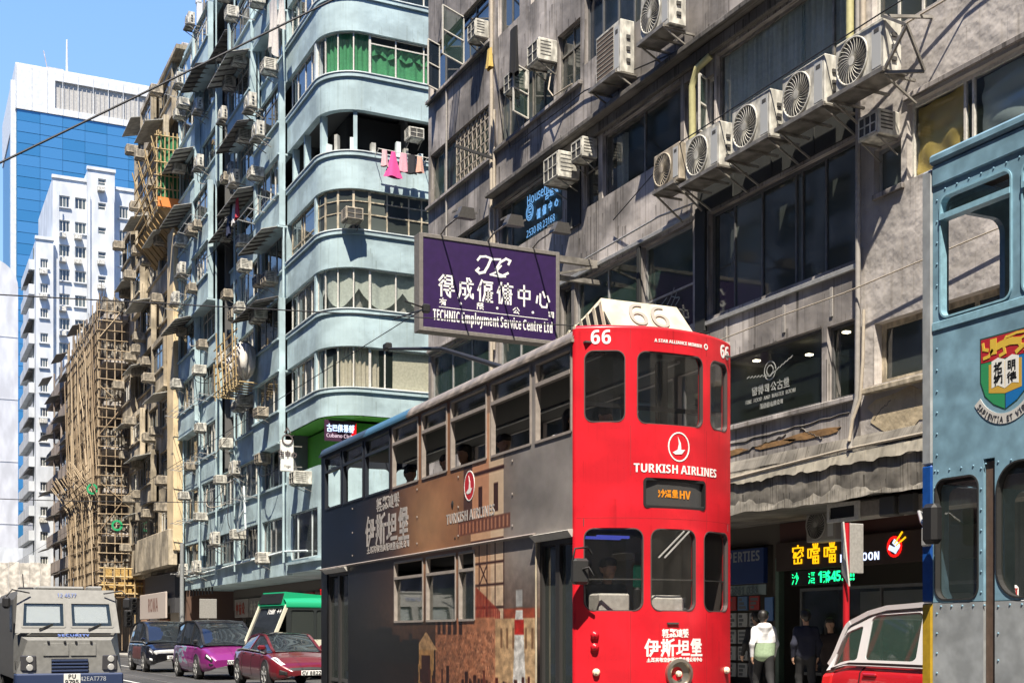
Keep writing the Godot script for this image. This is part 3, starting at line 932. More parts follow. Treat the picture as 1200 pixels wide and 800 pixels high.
func condenser(called: String, label: String, at: Vector3, turn: float, w: float, h: float, d: float, body: Material, group: String, square := false) -> Node3D:
	var t := thing(called, label, "air conditioner", at, turn, group)
	var b := MB.new()
	b.bbox(Vector3(-w / 2, 0, 0), Vector3(w / 2, h, d), 0.02)
	put("casing", b, body, t)
	var cx := -w * 0.14
	var r := minf(h * 0.43, w * 0.33)
	b = MB.new()
	if square:
		b.box(Vector3(-w / 2 + 0.05, 0.06, d - 0.01), Vector3(w * 0.22, h - 0.06, d + 0.004))
	else:
		var disc := PackedVector2Array()
		for p in circle(cx, h * 0.5, r, 28): disc.append(p)
		disc.remove_at(28)
		b.prism(disc, func(u, v, dd): return Vector3(u, v, d + dd), -0.02, 0.004)
	put("fan_opening", b, worn(lin(0.16, 0.12, 0.09), 0.8, M.fine, Vector3(2, 2, 2)) if square else M.ac_dark, t)
	b = MB.new()
	if square:
		for k in 12: b.box(Vector3(-w / 2 + 0.05, lerpf(0.06, h - 0.07, k / 11.0), d), Vector3(w * 0.22, lerpf(0.07, h - 0.06, k / 11.0), d + 0.012))
	else:
		for k in 26:   # spiral wires of the guard
			var a := TAU * k / 26
			var pts := []
			for j in 4: pts.append(Vector3(cx + cos(a + j * 0.16) * lerpf(r * 0.2, r * 0.97, j / 3.0), h * 0.5 + sin(a + j * 0.16) * lerpf(r * 0.2, r * 0.97, j / 3.0), d + 0.02))
			b.tube(pts, 0.006, 3, false)
		var ring := []
		for p in circle(cx, h * 0.5, r, 28): ring.append(Vector3(p.x, p.y, d + 0.012))
		b.tube(ring, 0.017, 5, false)
		var hub := PackedVector2Array()
		for p in circle(cx, h * 0.5, r * 0.2, 12): hub.append(p)
		hub.remove_at(12)
		b.prism(hub, func(u, v, dd): return Vector3(u, v, d + dd), 0.0, 0.026)
	put("fan_guard", b, body, t)
	b = MB.new()
	b.box(Vector3(w * 0.26, h * 0.12, d), Vector3(w * 0.44, h * 0.9, d + 0.005))
	put("front_plate", b, mat(lin(0.42, 0.43, 0.43), 0.6), t)
	b = MB.new()
	b.box(Vector3(w * 0.3, h * 0.76, d + 0.005), Vector3(w * 0.4, h * 0.84, d + 0.008))
	put("badge", b, M.ac_dark, t)
	for k in 3:   # service valves on the end
		b = MB.new()
		b.box(Vector3(w / 2 + 0.001, h * (0.2 + 0.22 * k), d * 0.35), Vector3(w / 2 + 0.03, h * (0.27 + 0.22 * k), d * 0.6))
		put("valve", b, M.ac_dark, t)
	return t

func shelf(parent: Node3D, w: float, d: float, drop := 0.35):   # steel tray and brackets under a condenser; belongs to the unit
	var b := MB.new()
	b.box(Vector3(-w / 2, -0.05, -0.02), Vector3(w / 2, -0.035, d))
	b.beam(Vector3(-w / 2, -0.03, d), Vector3(w / 2, -0.03, d), 0.05, 0.07)
	for x in [-w * 0.45, 0.0, w * 0.45]: b.beam(Vector3(x, -0.07, -0.25), Vector3(x, -0.07, d), 0.04, 0.04)
	for x in [-w * 0.45, w * 0.45]: b.beam(Vector3(x, -0.07, d * 0.9), Vector3(x, -0.07 - drop, -0.27), 0.03, 0.03)
	put("tray", b, M.steel, parent)

func make_grey_acs():
	var W := -PI / 2
	# the four white condensers in a row
	var names := ["condenser at the far end of the row of four, beside the yellow pipe", "second of the four white condensers, counted from the yellow pipe", "third of the four white condensers, with a wide gap before the next one", "condenser at the near end of the row of four, by the bare bracket"]
	var s4 := [20.3, 18.77, 17.3, 15.9]
	for k in 4:
		var c := condenser("white_condenser", "white " + names[k], Vector3(GX - 0.3, 10.12 + 0.01 * k, -s4[k]), W, 1.14, 0.84, 0.36, M.ac, "row of condensers on one shelf")
		shelf(c, 1.3, 0.44)
	var b := MB.new()   # bracket at the near end
	for q in [[[15.3, 10.95, 0.7], [14.8, 10.6, 0.7]], [[15.3, 10.1, 0.7], [14.8, 10.6, 0.7]], [[14.8, 10.6, 0.7], [14.85, 10.0, 0.3]], [[15.3, 10.08, 0.7], [14.85, 10.0, 0.3]], [[15.3, 10.95, 0.7], [15.0, 10.95, 0.0]]]:
		b.beam(Vector3(GX - q[0][2], q[0][1], -q[0][0]), Vector3(GX - q[1][2], q[1][1], -q[1][0]), 0.04, 0.045)
	tag(put("bracket_frame", b, M.steel), "bare steel bracket arm at the near end of the four condensers", "bracket")
	var c := condenser("tan_condenser", "beige condenser with a clouded fan on a black bracket, left of the yellow pipe", Vector3(GX - 0.3, 10.3, -21.55), W, 0.95, 0.74, 0.36, M.ac_tan, "air conditioners on the grey building")
	shelf(c, 0.8, 0.42, 0.45)
	c = condenser("large_condenser", "tall cream condenser with brown square grille on the grey wall", Vector3(GX - 0.05, 13.5, -24.3), W, 1.08, 1.15, 0.36, M.ac, "air conditioners on the grey building", true)
	shelf(c, 1.2, 0.5)
	c = condenser("round_fan_condenser", "white condenser with a spoked fan, half out of the picture above", Vector3(GX - 0.25, 13.5, -22.0), W, 1.1, 0.95, 0.4, M.ac, "air conditioners on the grey building")
	shelf(c, 1.0, 0.5)
	window_ac("window_air_conditioner", "white box air conditioner beside the open casement high on the grey corner", Vector3(GX, 17.5, -31.7), W, 0.55, 0.48, 0.4, M.ac, "air conditioners on the grey building")
	window_ac("window_air_conditioner", "smaller cream box air conditioner above the open white casement", Vector3(GX, 15.2, -29.35), W, 0.62, 0.5, 0.4, M.ac, "air conditioners on the grey building")
	window_ac("window_air_conditioner", "white box air conditioner with two dark side slots, above the barred window", Vector3(GX, 15.24, -27.75), W, 0.62, 0.54, 0.52, M.ac, "air conditioners on the grey building")
	window_ac("window_air_conditioner", "white air conditioner with lattice sides hanging over the lit blue lettering", Vector3(GX, 12.03, -26.65), W, 0.76, 0.62, 0.6, M.ac, "air conditioners on the grey building", true)
	window_ac("window_air_conditioner", "white box air conditioner tucked under the left end of the dark ledge", Vector3(GX, 12.27, -25.75), W, 0.55, 0.46, 0.4, M.ac, "air conditioners on the grey building")
	window_ac("window_air_conditioner", "white box air conditioner above the small window, left of the ochre film", Vector3(GX, 9.34, -15.95), W, 0.5, 0.4, 0.44, M.ac, "air conditioners on the grey building", true)

# ---------------------------------------------------------------- the pale blue corner block
const BX := 14.2
const FZ := -45.2      # plane of the end that faces the side street
const CR := 1.5        # radius of the rounded corner
const LV := 2.92       # storey
const T0 := 6.25       # top of the lowest window row
# the outline of the block from the far end of the street front (t = 0) round the corner to the right: t in metres
func bmap(t: float, v: float, d: float) -> Vector3:
	var z := -71.4 + t
	var bend := FZ - CR
	if z <= bend: return Vector3(BX - d, v, z)
	var a := (z - bend) / CR
	if a < PI / 2: return Vector3(BX + CR - (CR + d) * cos(a), v, bend + (CR + d) * sin(a))
	return Vector3(BX + CR + (z - bend) - CR * PI / 2, v, FZ + d)

func make_blue_block():
	var blue := worn(lin(0.46, 0.60, 0.64), 0.8, M.soot, Vector3(0.19, 0.19, 0.19), M.bumpy, 0.1)
	over(blue, noise(44, 0.015, 0.92, 1.0), Vector3(0.05, 0.05, 0.05))
	var pale := worn(lin(0.72, 0.8, 0.82), 0.75, noise(43, 0.02, 0.82, 1.0), Vector3(0.2, 0.12, 0.2))
	M.blue = blue; M.pale_blue = pale
	M.awning = worn(lin(0.16, 0.15, 0.14), 0.7, M.blot, Vector3(0.5, 0.5, 0.5))
	M.awning_light = worn(lin(0.5, 0.5, 0.46), 0.7, M.blot, Vector3(0.5, 0.5, 0.5))
	var t := thing("blue_building", "pale blue corner block with a rounded end, green curtains and crowded air conditioners", "building")
	var bt := -71.4
	var bendt: float = FZ - CR - bt                 # where the bend begins
	var endt: float = bendt + CR * PI / 2 + 4.6
	var flat0: float = -50.6 - bt                   # where the plain corner bays begin
	var cells := [0.0, 4.3, 8.2, 12.3, 16.6, flat0 - 0.05]   # bays of the street front
	# spandrel bands of the rounded end, floor by floor, and the windows between them
	for k in 10:
		var top := T0 + LV * k
		var bot := top - 1.62
		var y0 := top if k < 11 else top
		var sp := MB.new()
		var hi := T0 + LV * k + LV - 1.62
		if k == 0: continue
		if k == 1: top += 0.35
		var dd := 0.0 if k != 7 else 0.0
		sp.panel(func(u, v, d): return bmap(u, v, d), flat0, endt, top, hi, [], -0.25, dd, 0.22)
		sp.panel(func(u, v, d): return bmap(u, v, d), flat0, endt, hi - 0.09, hi + 0.06, [], -0.2, 0.07, 0.22)
		put("spandrel", sp, blue, t)
		var sl := MB.new()
		sl.panel(func(u, v, d): return bmap(u, v, d), flat0, endt, hi + 0.061, hi + 0.1, [], -0.22, 0.1, 0.22)
		put("window_sill", sl, pale, t)
		if k == 1: continue
		corner_windows(t, k, flat0, bendt, endt, bot + 0.1, top)
	# low floors on the corner: flat wall with one broad window, and a green recess above it
	var lw := MB.new()
	lw.panel(func(u: float, v: float, d: float): return bmap(u, v, d), flat0, endt, 3.85, 7.75, [[flat0 + 0.5, 4.35, bendt + 0.2, 6.2, 0.0], [bendt + CR * 1.7, 4.35, endt - 0.4, 6.2, 0.0]], -0.25, 0.0, 0.22)
	lw.box(Vector3(BX + 0.3, 3.85, FZ - 0.3), Vector3(20, 4.0, -71.3))
	lw.box(Vector3(BX + 0.3, 7.6, FZ - 0.3), Vector3(20, 7.74, -50.5))
	lw.panel(func(u: float, v: float, d: float): return bmap(u, v, d), flat0 + 0.1, endt, 4.18, 4.28, [], 0.0, 0.1, 0.22)
	put("wall", lw, blue, t)
	var cw := window(t, west(BX), -50.6 + 0.5, 4.35, FZ - CR + 0.2, 6.2, [0.22, 0.75], [], pale, [M.glass], 0.06)
	var green := worn(lin(0.07, 0.28, 0.02), 0.7, M.fine, Vector3(0.4, 0.4, 0.4))
	var g := MB.new()
	g.panel(func(u: float, v: float, d: float): return bmap(u, v, d), flat0, endt, 7.74, T0 + LV + 0.2, [], -1.0, -0.85, 0.3)
	put("recess_wall", g, green, t)
	g = MB.new()
	g.panel(func(u: float, v: float, d: float): return bmap(u, v, d), flat0, endt, T0 + LV + 0.3, T0 + LV + 0.34, [], -1.0, -0.02, 0.25)
	put("recess_soffit", g, green, t)
	# street front
	var f := west(BX)
	for c in 5:
		var u0: float = bt + cells[c]
		var u1: float = bt + cells[c + 1]
		for k in 10:
			blue_bay(t, f, c, k, u0, u1, blue, pale)
	# vertical pipes
	for s in [50.7, 54.7, 59.1, 62.9, 66.8, 70.9]:
		var b := MB.new()
		b.tube([Vector3(BX - 0.12, 4.3, -s), Vector3(BX - 0.12, 33, -s)], 0.045, 6)
		if s == 50.7: b.tube([Vector3(BX - 0.1, 4.3, -s - 0.2), Vector3(BX - 0.1, 33, -s - 0.2)], 0.03, 6)
		put("drain_pipe", b, blue, t)
	var b := MB.new()
	b.box(Vector3(BX, 3.8, -71.4), Vector3(20, 33.0, -71.1))
	b.box(Vector3(BX, 33.0, -71.4), Vector3(20, 33.4, FZ))
	b.box(Vector3(19.7, 0, -71.1), Vector3(20, 33.0, FZ - 0.3))
	put("roof", b, blue, t)
	b = MB.new()
	for k in 10:
		b.box(Vector3(BX + 0.5, T0 + LV * k + 0.4, -71), Vector3(19.6, T0 + LV * k + 0.55, FZ - 0.7))
	b.box(Vector3(17.5, 3.9, -71), Vector3(17.6, 33, FZ - 0.7))
	for s in [50.6, 54.6, 59.0, 62.8, 66.7]: b.box(Vector3(BX + 0.3, 3.9, -s), Vector3(17.5, 33, -s - 0.1))
	put("interior", b, mat(lin(0.1, 0.1, 0.1), 0.9), t)
	b = MB.new()
	b.tube([Vector3(BX - 0.09, 4.45, -71.3), Vector3(BX - 0.09, 4.75, -50.7), Vector3(BX - 0.09, 4.6, -47.5)], 0.04, 5)
	put("conduit", b, pale, t)
	blue_acs()
	blue_details()

func corner_windows(t: Node3D, k: int, flat0: float, bendt: float, endt: float, y0: float, y1: float):
	var f := func(u, v, d): return bmap(u, v, d)
	var endb := bendt + CR * PI / 2
	# styles by floor, from the photograph: 1-2 clear with roller blinds, 3 small panes, 4 open balcony, 5 green curtains, above as below
	var bends := 4
	var fr: Material = M.cream if k == 4 else M.white_frame
	var gl = M.clear
	if k == 4: gl = [M.glass, M.glass_b]
	if k == 5:
		# an open balcony: deep shade, pillars, a shelf of things
		for x in [flat0 + 0.4, flat0 + 2.0, bendt + 0.2, endb - 0.5, endb + 2.9]:
			var p := MB.new()
			p.panel(f, x, x + (0.16 if x < endb + 1 else 0.2), y0 - 0.08, y1, [], -0.35, -0.1)
			put("pillar", p, M.blue, t)
		var n := 0
		for q in [[bendt + 0.3, 0.5], [bendt + 0.9, 0.75], [bendt + 1.7, 0.6], [endb + 0.3, 0.5], [endb + 1.3, 0.7], [endb + 1.6, 0.5], [endb + 2.2, 0.4]]:
			var p := MB.new()
			p.panel(f, q[0], q[0] + 0.17, y0 - 0.08, y0 + q[1], [], -0.5, -0.3, 0.2)
			put("balcony_post", p, M.awning_light if n % 2 else M.pale_blue, t)
			n += 1
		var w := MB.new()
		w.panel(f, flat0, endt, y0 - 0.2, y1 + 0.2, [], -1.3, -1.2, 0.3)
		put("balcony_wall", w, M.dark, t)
		return
	# flat part on the street
	var w0 := window(t, f, flat0 + 0.25, y0, bendt - 0.25, y1, [0.25, 0.55, 0.8] if k != 4 else [0.4, 0.5], [] if k != 4 else [0.3], fr, gl if k != 6 else [M.glass_c, M.clear], 0.12, 0.06)
	if k in [2, 3]: curtain(w0, f, flat0 + 0.3, y0, bendt - 0.3, y1, -0.4, M.curtain_cream, 7.0)
	var p0 := MB.new()
	p0.panel(f, bendt - 0.25, bendt - 0.05, y0 - 0.08, y1, [], -0.3, -0.02)
	put("pilaster", p0, M.blue if k != 6 else M.pale_blue, t)
	# rounded part
	for q in bends:
		var a := lerpf(bendt - 0.05, endb + 0.15, q / float(bends))
		var c := lerpf(bendt - 0.05, endb + 0.15, (q + 1) / float(bends))
		var w := window(t, f, a, y0, c, y1, [], [0.42, 0.72] if k == 4 else [], fr, gl, 0.1, 0.045 if k in [4] else 0.025)
	# end wall
	var cols := [0.24, 0.5, 0.78] if k != 4 else [0.16, 0.36, 0.48, 0.6, 0.64, 0.82]
	if k == 2: cols = [0.14, 0.56]
	var w2 := window(t, f, endb + 0.15, y0, endt - 0.1, y1, cols, [0.78] if k == 6 else ([0.42, 0.72] if k == 4 else []), fr, gl, 0.1, 0.06)
	if k == 6:
		curtain(w2, f, endb + 0.15, y0, endt - 0.1, y1 - 0.25, -0.28, M.curtain_green, 8.0, 0.0)
		curtain(w2, f, endb + 0.2, y0 + (y1 - y0) * 0.5, endt - 0.1, y1 - 0.3, -0.22, M.curtain_green, 12.0, 0.35)
		curtain(w2, f, bendt + 0.35, y0, endb + 0.2, y1, -0.28, M.curtain_green, 9.0)
	elif k == 3:
		var m := worn(lin(0.56, 0.62, 0.55), 0.9, M.fine, Vector3(0.5, 0.5, 0.5))
		curtain(w2, f, bendt + 0.1, y0 + 0.1, endb + 2.2, y1, -0.25, m, 5.0, 0.5)
		curtain(w2, f, endb + 3.0, y0 + 0.1, endt - 0.1, y1, -0.25, m, 2.0, 0.4)
		curtain(w2, f, bendt, y0, endt, y1, -0.5, worn(lin(0.42, 0.42, 0.38), 0.9, M.fine, Vector3(0.5, 0.5, 0.5)), 8.0)
	elif k == 2:
		curtain(w2, f, endb + 1.1, y0, endt - 0.1, y1, -0.22, worn(lin(0.66, 0.64, 0.5), 0.9, M.fine, Vector3(0.5, 0.5, 0.5)), 0.3)
		curtain(w2, f, bendt + 1.0, y0, endb + 0.6, y1, -0.3, M.curtain_cream, 9.0)
		curtain(w2, f, bendt + 0.2, y0, bendt + 0.9, y1 - 0.3, -0.25, worn(lin(0.6, 0.62, 0.52), 0.9, M.fine, Vector3(0.5, 0.5, 0.5)), 0.5)
	elif k == 1: pass

# one bay of the street front on one floor: band, window, sometimes a projecting box or an awning
func blue_bay(t: Node3D, f: Callable, c: int, k: int, u0: float, u1: float, blue: Material, pale: Material):
	var top := T0 + LV * k
	var bot := top - (1.62 if k > 0 else 1.45)
	var r := RandomNumberGenerator.new()
	r.seed = c * 37 + k * 101 + 5
	var deep := 0.0
	if c == 2 and k > 1: deep = -0.55          # the recessed bay with the pipes
	if c == 4 and k in [2, 3, 5, 6, 8]: deep = 0.32   # boxed-out bays
	if c == 3 and k in [7, 8]: deep = 0.45
	if c == 1 and k in [5, 6, 9]: deep = 0.45
	if c == 0 and k > 2: deep = 0.3
	var low := bot - (LV - 1.62) if k > 0 else 3.8
	var b := MB.new()
	b.panel(f, u0, u1, low, top, [[u0 + 0.25, bot, u1 - 0.2, top - 0.02, 0.0]], deep - 0.25, deep)
	b.panel(f, u0, u1, bot - 0.1, bot - 0.02, [], deep, deep + 0.08)
	if deep > 0.0:
		b.panel(f, u0 + 0.01, u1 - 0.01, low - 0.07, low, [], -0.2, deep + 0.06)
	put("wall", b, blue, t)
	var n := 2 + r.randi() % 3
	var cols := []
	for q in n: cols.append((q + 1.0) / (n + 1) + r.randf_range(-0.06, 0.06))
	var fr: Material = [M.white_frame, M.alu, M.white_frame, M.alu_dark][r.randi() % 4]
	var w := window(t, func(u, v, d): return f.call(u, v, d + deep), u0 + 0.25, bot, u1 - 0.2, top - 0.02, cols, [0.72] if r.randf() < 0.4 else [], fr, [M.glass, M.clear, M.clear, M.glass_b], 0.1, 0.06)
	if r.randf() < 0.75:
		var a := lerpf(u0 + 0.3, u1, r.randf() * 0.5)
		curtain(w, f, a, bot, minf(a + r.randf_range(0.8, 2.4), u1 - 0.25), top - 0.05, deep - 0.35, [M.curtain_cream, M.curtain_cream, M.curtain, M.white_frame][r.randi() % 4], 5.0)
	if c == 4 and k in [3, 4] or c == 0 and k in [4, 6] or c == 3 and k in [5, 6] or c == 2 and k == 5 or k > 6 and r.randf() < 0.4:   # sheet awnings on ribs
		var aw := MB.new()
		var out := deep + 0.95 + r.randf() * 0.2
		var y := top + 0.06
		aw.hexa([f.call(u0 + 0.1, y, deep), f.call(u1 - 0.1, y, deep), f.call(u1 - 0.1, y - 0.3, out), f.call(u0 + 0.1, y - 0.3, out), f.call(u0 + 0.1, y + 0.03, deep), f.call(u1 - 0.1, y + 0.03, deep), f.call(u1 - 0.1, y - 0.27, out), f.call(u0 + 0.1, y - 0.27, out)])
		var am := put("awning", aw, M.awning_light if r.randf() < 0.45 else M.awning, t)
		for q in 7:
			var rb := MB.new()
			var u := lerpf(u0 + 0.15, u1 - 0.15, q / 6.0)
			rb.beam(f.call(u, y - 0.03, deep), f.call(u, y - 0.33, out), 0.05, 0.06)
			put("rib", rb, M.awning, am)
	if r.randf() < 0.3 and c != 2:   # a rail for drying washing
		var rl := MB.new()
		for q in 3: rl.beam(f.call(lerpf(u0 + 0.4, u1 - 0.4, q / 2.0), bot - 0.2, deep), f.call(lerpf(u0 + 0.4, u1 - 0.4, q / 2.0), bot - 0.1, deep + 0.8), 0.03, 0.03)
		for q in 3: rl.beam(f.call(u0 + 0.3, bot - 0.15, deep + 0.3 + 0.25 * q), f.call(u1 - 0.3, bot - 0.15, deep + 0.3 + 0.25 * q), 0.02, 0.02)
		put("drying_rack", rl, M.alu, t)

const ORD := ["first", "second", "third", "fourth", "fifth", "sixth", "seventh", "eighth", "ninth", "tenth", "eleventh", "twelfth"]
func blue_acs():
	var W := -PI / 2
	var proto := window_ac("blue_front_air_conditioner", "white box air conditioner on the blue street front, first floor, bay nearest the corner", Vector3(BX, 6.4, -53.5), W, 0.66, 0.44, 0.6, M.ac, "air conditioners on the blue building", true)
	var proto2 := window_ac("blue_front_air_conditioner", "tan box air conditioner", Vector3(BX, 6.4, -52.0), W, 0.72, 0.42, 0.52, M.ac_tan, "air conditioners on the blue building")
	var first2 := true
	var cproto := condenser("blue_front_condenser", "white split condenser on the blue street front, lowest row beside the triangular bracket", Vector3(BX - 0.3, 7.0, -53.0), W, 0.82, 0.6, 0.34, M.ac, "condensers on the blue building")
	shelf(cproto, 0.85, 0.42)
	var bays := ["bay beside the pilaster", "second bay from pilaster", "recessed middle bay", "second bay from corner", "bay nearest the corner"]
	var cells := [-71.4, -67.1, -63.2, -59.1, -54.8, -50.7]
	var r := RandomNumberGenerator.new()
	r.seed = 12
	var first := true
	var cfirst := true
	for k in range(0, 10):
		for c in 5:
			var n := 1 + r.randi() % 2
			if c == 2: n = 2
			if k < 3 and c != 3: n = 1
			for q in n:
				var z: float = lerpf(cells[c] + 0.6, cells[c + 1] - 0.6, (q + r.randf_range(0.2, 0.8)) / n)
				var y: float = T0 + LV * k - [0.35, 0.55, 1.7, 2.0][r.randi() % 4]
				if k == 0: y = maxf(y, 4.4)
				var deep := -0.4 if c == 2 and k > 1 else 0.3 if c == 0 and k > 2 else 0.0
				if c == 4 and k in [2, 3, 5, 6, 8] or c == 3 and k in [7, 8] or c == 1 and k in [5, 6, 9]: deep = 0.4
				var at := Vector3(BX - deep, y, z)
				var lab: String = ["lower", "higher"][q] if n == 2 else "single"
				var split: bool = r.randf() < 0.3 or (k == 1 and c == 3)
				var l := "%s %s, blue front, %s floor up, %s" % [lab, "white condenser" if split else "white box air conditioner", ORD[k], bays[c]]
				if split:
					if cfirst: cproto.position = at + Vector3(-0.28, 0, 0); cproto.set_meta("label", l); cfirst = false
					else: copy(cproto, at + Vector3(-0.28, 0, 0), W, l)
				elif r.randf() < 0.35:
					l = l.replace("white box", "tan box")
					if first2: proto2.position = at; proto2.set_meta("label", l); first2 = false
					else: copy(proto2, at, W + r.randf_range(-0.05, 0.05), l).scale = Vector3.ONE * r.randf_range(0.85, 1.1)
				else:
					if first: proto.position = at; proto.set_meta("label", l); first = false
					else: copy(proto, at, W + r.randf_range(-0.05, 0.05), l).scale = Vector3(r.randf_range(0.9, 1.1), r.randf_range(0.85, 1.1), r.randf_range(0.8, 1.15))
	window_ac("window_air_conditioner", "white box air conditioner in the dark balcony opening of the blue block", Vector3(17.5, 19.95, FZ), 0.0, 0.62, 0.42, 0.5, M.ac, "")
	window_ac("window_air_conditioner", "cream box air conditioner under the small-paned windows, its shadow on the blue band", Vector3(15.05, 16.55, FZ - 0.05), 0.0, 0.68, 0.46, 0.62, M.ac_tan, "")
	window_ac("window_air_conditioner", "white box air conditioner beside the upright white sign", Vector3(BX, 7.1, -47.5), W, 0.7, 0.5, 0.7, M.ac, "")

func blue_details():
	# signs at the corner
	var t := thing("club_sign", "small dark sign with white characters under the green soffit", "sign", Vector3(14.95, 8.62, -46.0))
	var b := MB.new()
	b.bbox(Vector3(-0.62, 0, -0.06), Vector3(0.62, 0.78, 0.04), 0.01)
	put("board", b, mat(lin(0.05, 0.015, 0.04), 0.5), t)
	b = MB.new()
	b.prism(PackedVector2Array([Vector2(0.3, 0.02), Vector2(0.61, 0.02), Vector2(0.61, 0.72), Vector2(0.5, 0.5)]), func(u, v, d): return Vector3(u, v, 0.04 + d), 0, 0.004)
	put("red_corner", b, glow(Color(0.9, 0.08, 0.1), 0.6), t)
	b = MB.new()
	var x := -0.55
	for c in ["古", "巴", "俱", "樂", "部"]:
		b.strokes(CH[c], func(u, v, d): return Vector3(u, v, 0.046 + d), x, 0.36, 0.19, 0.26, 0.035, 0.0, 0.004)
		x += 0.22
	put("lettering", b, glow(Color(0.75, 0.85, 1.0), 1.0), t)
	put("lettering", text("Cubano Club", 0.13), glow(Color(0.9, 0.8, 0.85), 0.8), t, Vector3(-0.05, 0.2, 0.05))
	t = thing("upright_sign", "white upright sign with a round emblem at the corner of the blue block", "sign", Vector3(13.62, 7.72, -48.6))
	b = MB.new()
	b.bbox(Vector3(-0.26, 0, -0.07), Vector3(0.26, 1.22, 0.07), 0.02)
	put("board", b, mat(lin(0.72, 0.72, 0.68), 0.5), t)
	b = MB.new()
	var fm := func(u, v, d): return Vector3(u, v, 0.092 + d)
	b.line(circle(0, 1.22, 0.2, 14), fm, 0.06, 0, 0.004)
	b.line([Vector2(-0.12, 1.5), Vector2(0.0, 1.68), Vector2(0.12, 1.5)], fm, 0.05, 0, 0.004)
	b.strokes(CH["古"], fm, -0.36, 0.55, 0.22, 0.25, 0.04, 0, 0.004)
	b.strokes(CH["中"], fm, -0.1, 0.55, 0.22, 0.25, 0.04, 0, 0.004)
	b.strokes(CH["心"], fm, 0.15, 0.55, 0.22, 0.25, 0.04, 0, 0.004)
	put("lettering", b, mat(lin(0.1, 0.08, 0.08), 0.6), t)
	put("lettering", text("Yoga", 0.09), mat(lin(0.1, 0.08, 0.08), 0.6), t, Vector3(0, 0.2, 0.075))
	b = MB.new()
	for y in [0.2, 1.0]: b.beam(Vector3(0.26, y, 0), Vector3(0.6, y, 0), 0.04, 0.04)
	put("arm", b, M.steel, t)
	# washing on the balcony rail
	var rail := MB.new()
	rail.tube([Vector3(15.95, 19.3, FZ + 0.55), Vector3(18.0, 19.26, FZ + 0.55)], 0.018, 5)
	for xx in [16.0, 17.95]: rail.tube([Vector3(xx, 19.3, FZ + 0.55), Vector3(xx, 19.2, FZ)], 0.014, 5)
	tag(put("clothes_rail", rail, M.white_frame), "white clothes rail outside the balcony of the blue block", "rail")
	garment("hanging_skirt", "bright pink flared skirt hanging on the clothes rail", Vector3(16.55, 19.28, FZ + 0.55), 0.08, 0.34, 0.95, lin(0.75, 0.08, 0.3))
	garment("hanging_blouse", "pale pink blouse hanging left of the bright pink skirt", Vector3(16.2, 19.28, FZ + 0.56), 0.1, 0.14, 0.6, lin(0.7, 0.42, 0.45))
	garment("hanging_shirt", "pink and white shirt hanging right of the bright pink skirt", Vector3(16.95, 19.28, FZ + 0.56), 0.13, 0.2, 0.7, lin(0.72, 0.35, 0.42))
	garment("hanging_trousers", "black trousers hanging on the clothes rail", Vector3(17.28, 19.28, FZ + 0.55), 0.15, 0.18, 0.7, lin(0.02, 0.02, 0.025))
	garment("hanging_vest", "salmon top at the right end of the clothes rail", Vector3(17.6, 19.26, FZ + 0.56), 0.1, 0.16, 0.6, lin(0.65, 0.36, 0.28))
	var n := 0
	for q in [[-56.2, 20.6, 0.05, "red"], [-56.8, 20.5, 0.7, "white"], [-57.3, 20.7, 0.03, "black"], [-57.8, 20.3, 0.02, "dark blue"]]:
		var col: Color = {"red": lin(0.6, 0.05, 0.08), "white": lin(0.72, 0.7, 0.68), "black": lin(0.02, 0.02, 0.02), "dark blue": lin(0.03, 0.04, 0.09)}[q[3]]
		var gm := garment("hanging_shirt", q[3] + " shirt drying outside the crowded recessed bay of the blue front", Vector3(BX - 0.7, q[1], q[0]), 0.24, 0.3, 0.85, col)
		gm.rotation.y = -PI / 2
		n += 1
	# big white sheets high on the corner
	for q in [[-50.4, 26.9, 1.1, 2.2, "long white sheet drying over the corner of the blue block"], [-49.2, 26.4, 0.7, 1.2, "crumpled white cloth drying beside the long sheet"]]:
		var sm := MB.new()
		sm.grid(func(u: float, v: float): return Vector3(BX - 0.65 + 0.12 * sin(u * 13 + v * 2) * v, q[1] - v * q[3] * (1 - 0.15 * sin(u * 5)), q[0] + (u - 0.5) * q[2]), 16, 10)
		tag(put("drying_sheet", sm, worn(lin(0.66, 0.62, 0.58), 0.95, M.fine, Vector3(0.6, 0.6, 0.6))), q[4], "cloth")
	# bamboo platform with wrapped bundle
	t = thing("bamboo_platform", "small bamboo work platform hung on the blue front, wrapped in white sheeting", "scaffold", Vector3(BX, 12.1, -56.0))
	t.scale = Vector3.ONE * 0.78
	var bam := worn(lin(0.5, 0.37, 0.19), 0.8, M.fine, Vector3(0.8, 0.8, 0.8))
	M.bamboo = bam
	for q in 22:
		b = MB.new()
		var zz := lerpf(-2.6, 2.6, (q % 8) / 7.0)
		if q < 8: b.tube([Vector3(-0.2, 0.0, zz), Vector3(-1.7, 0.05, zz)], 0.045, 5)
		elif q < 16: b.tube([Vector3(-1.6, -0.2, zz), Vector3(-1.75, 2.4 + 1.2 * sin(q * 2.3), zz + 0.3 * sin(q))], 0.04, 5)
		else: b.tube([Vector3(-1.62, 0.25 + 0.5 * (q - 16), -2.9), Vector3(-1.62, 0.35 + 0.5 * (q - 16), 2.8)], 0.04, 5)
		put("bamboo_pole", b, bam, t)
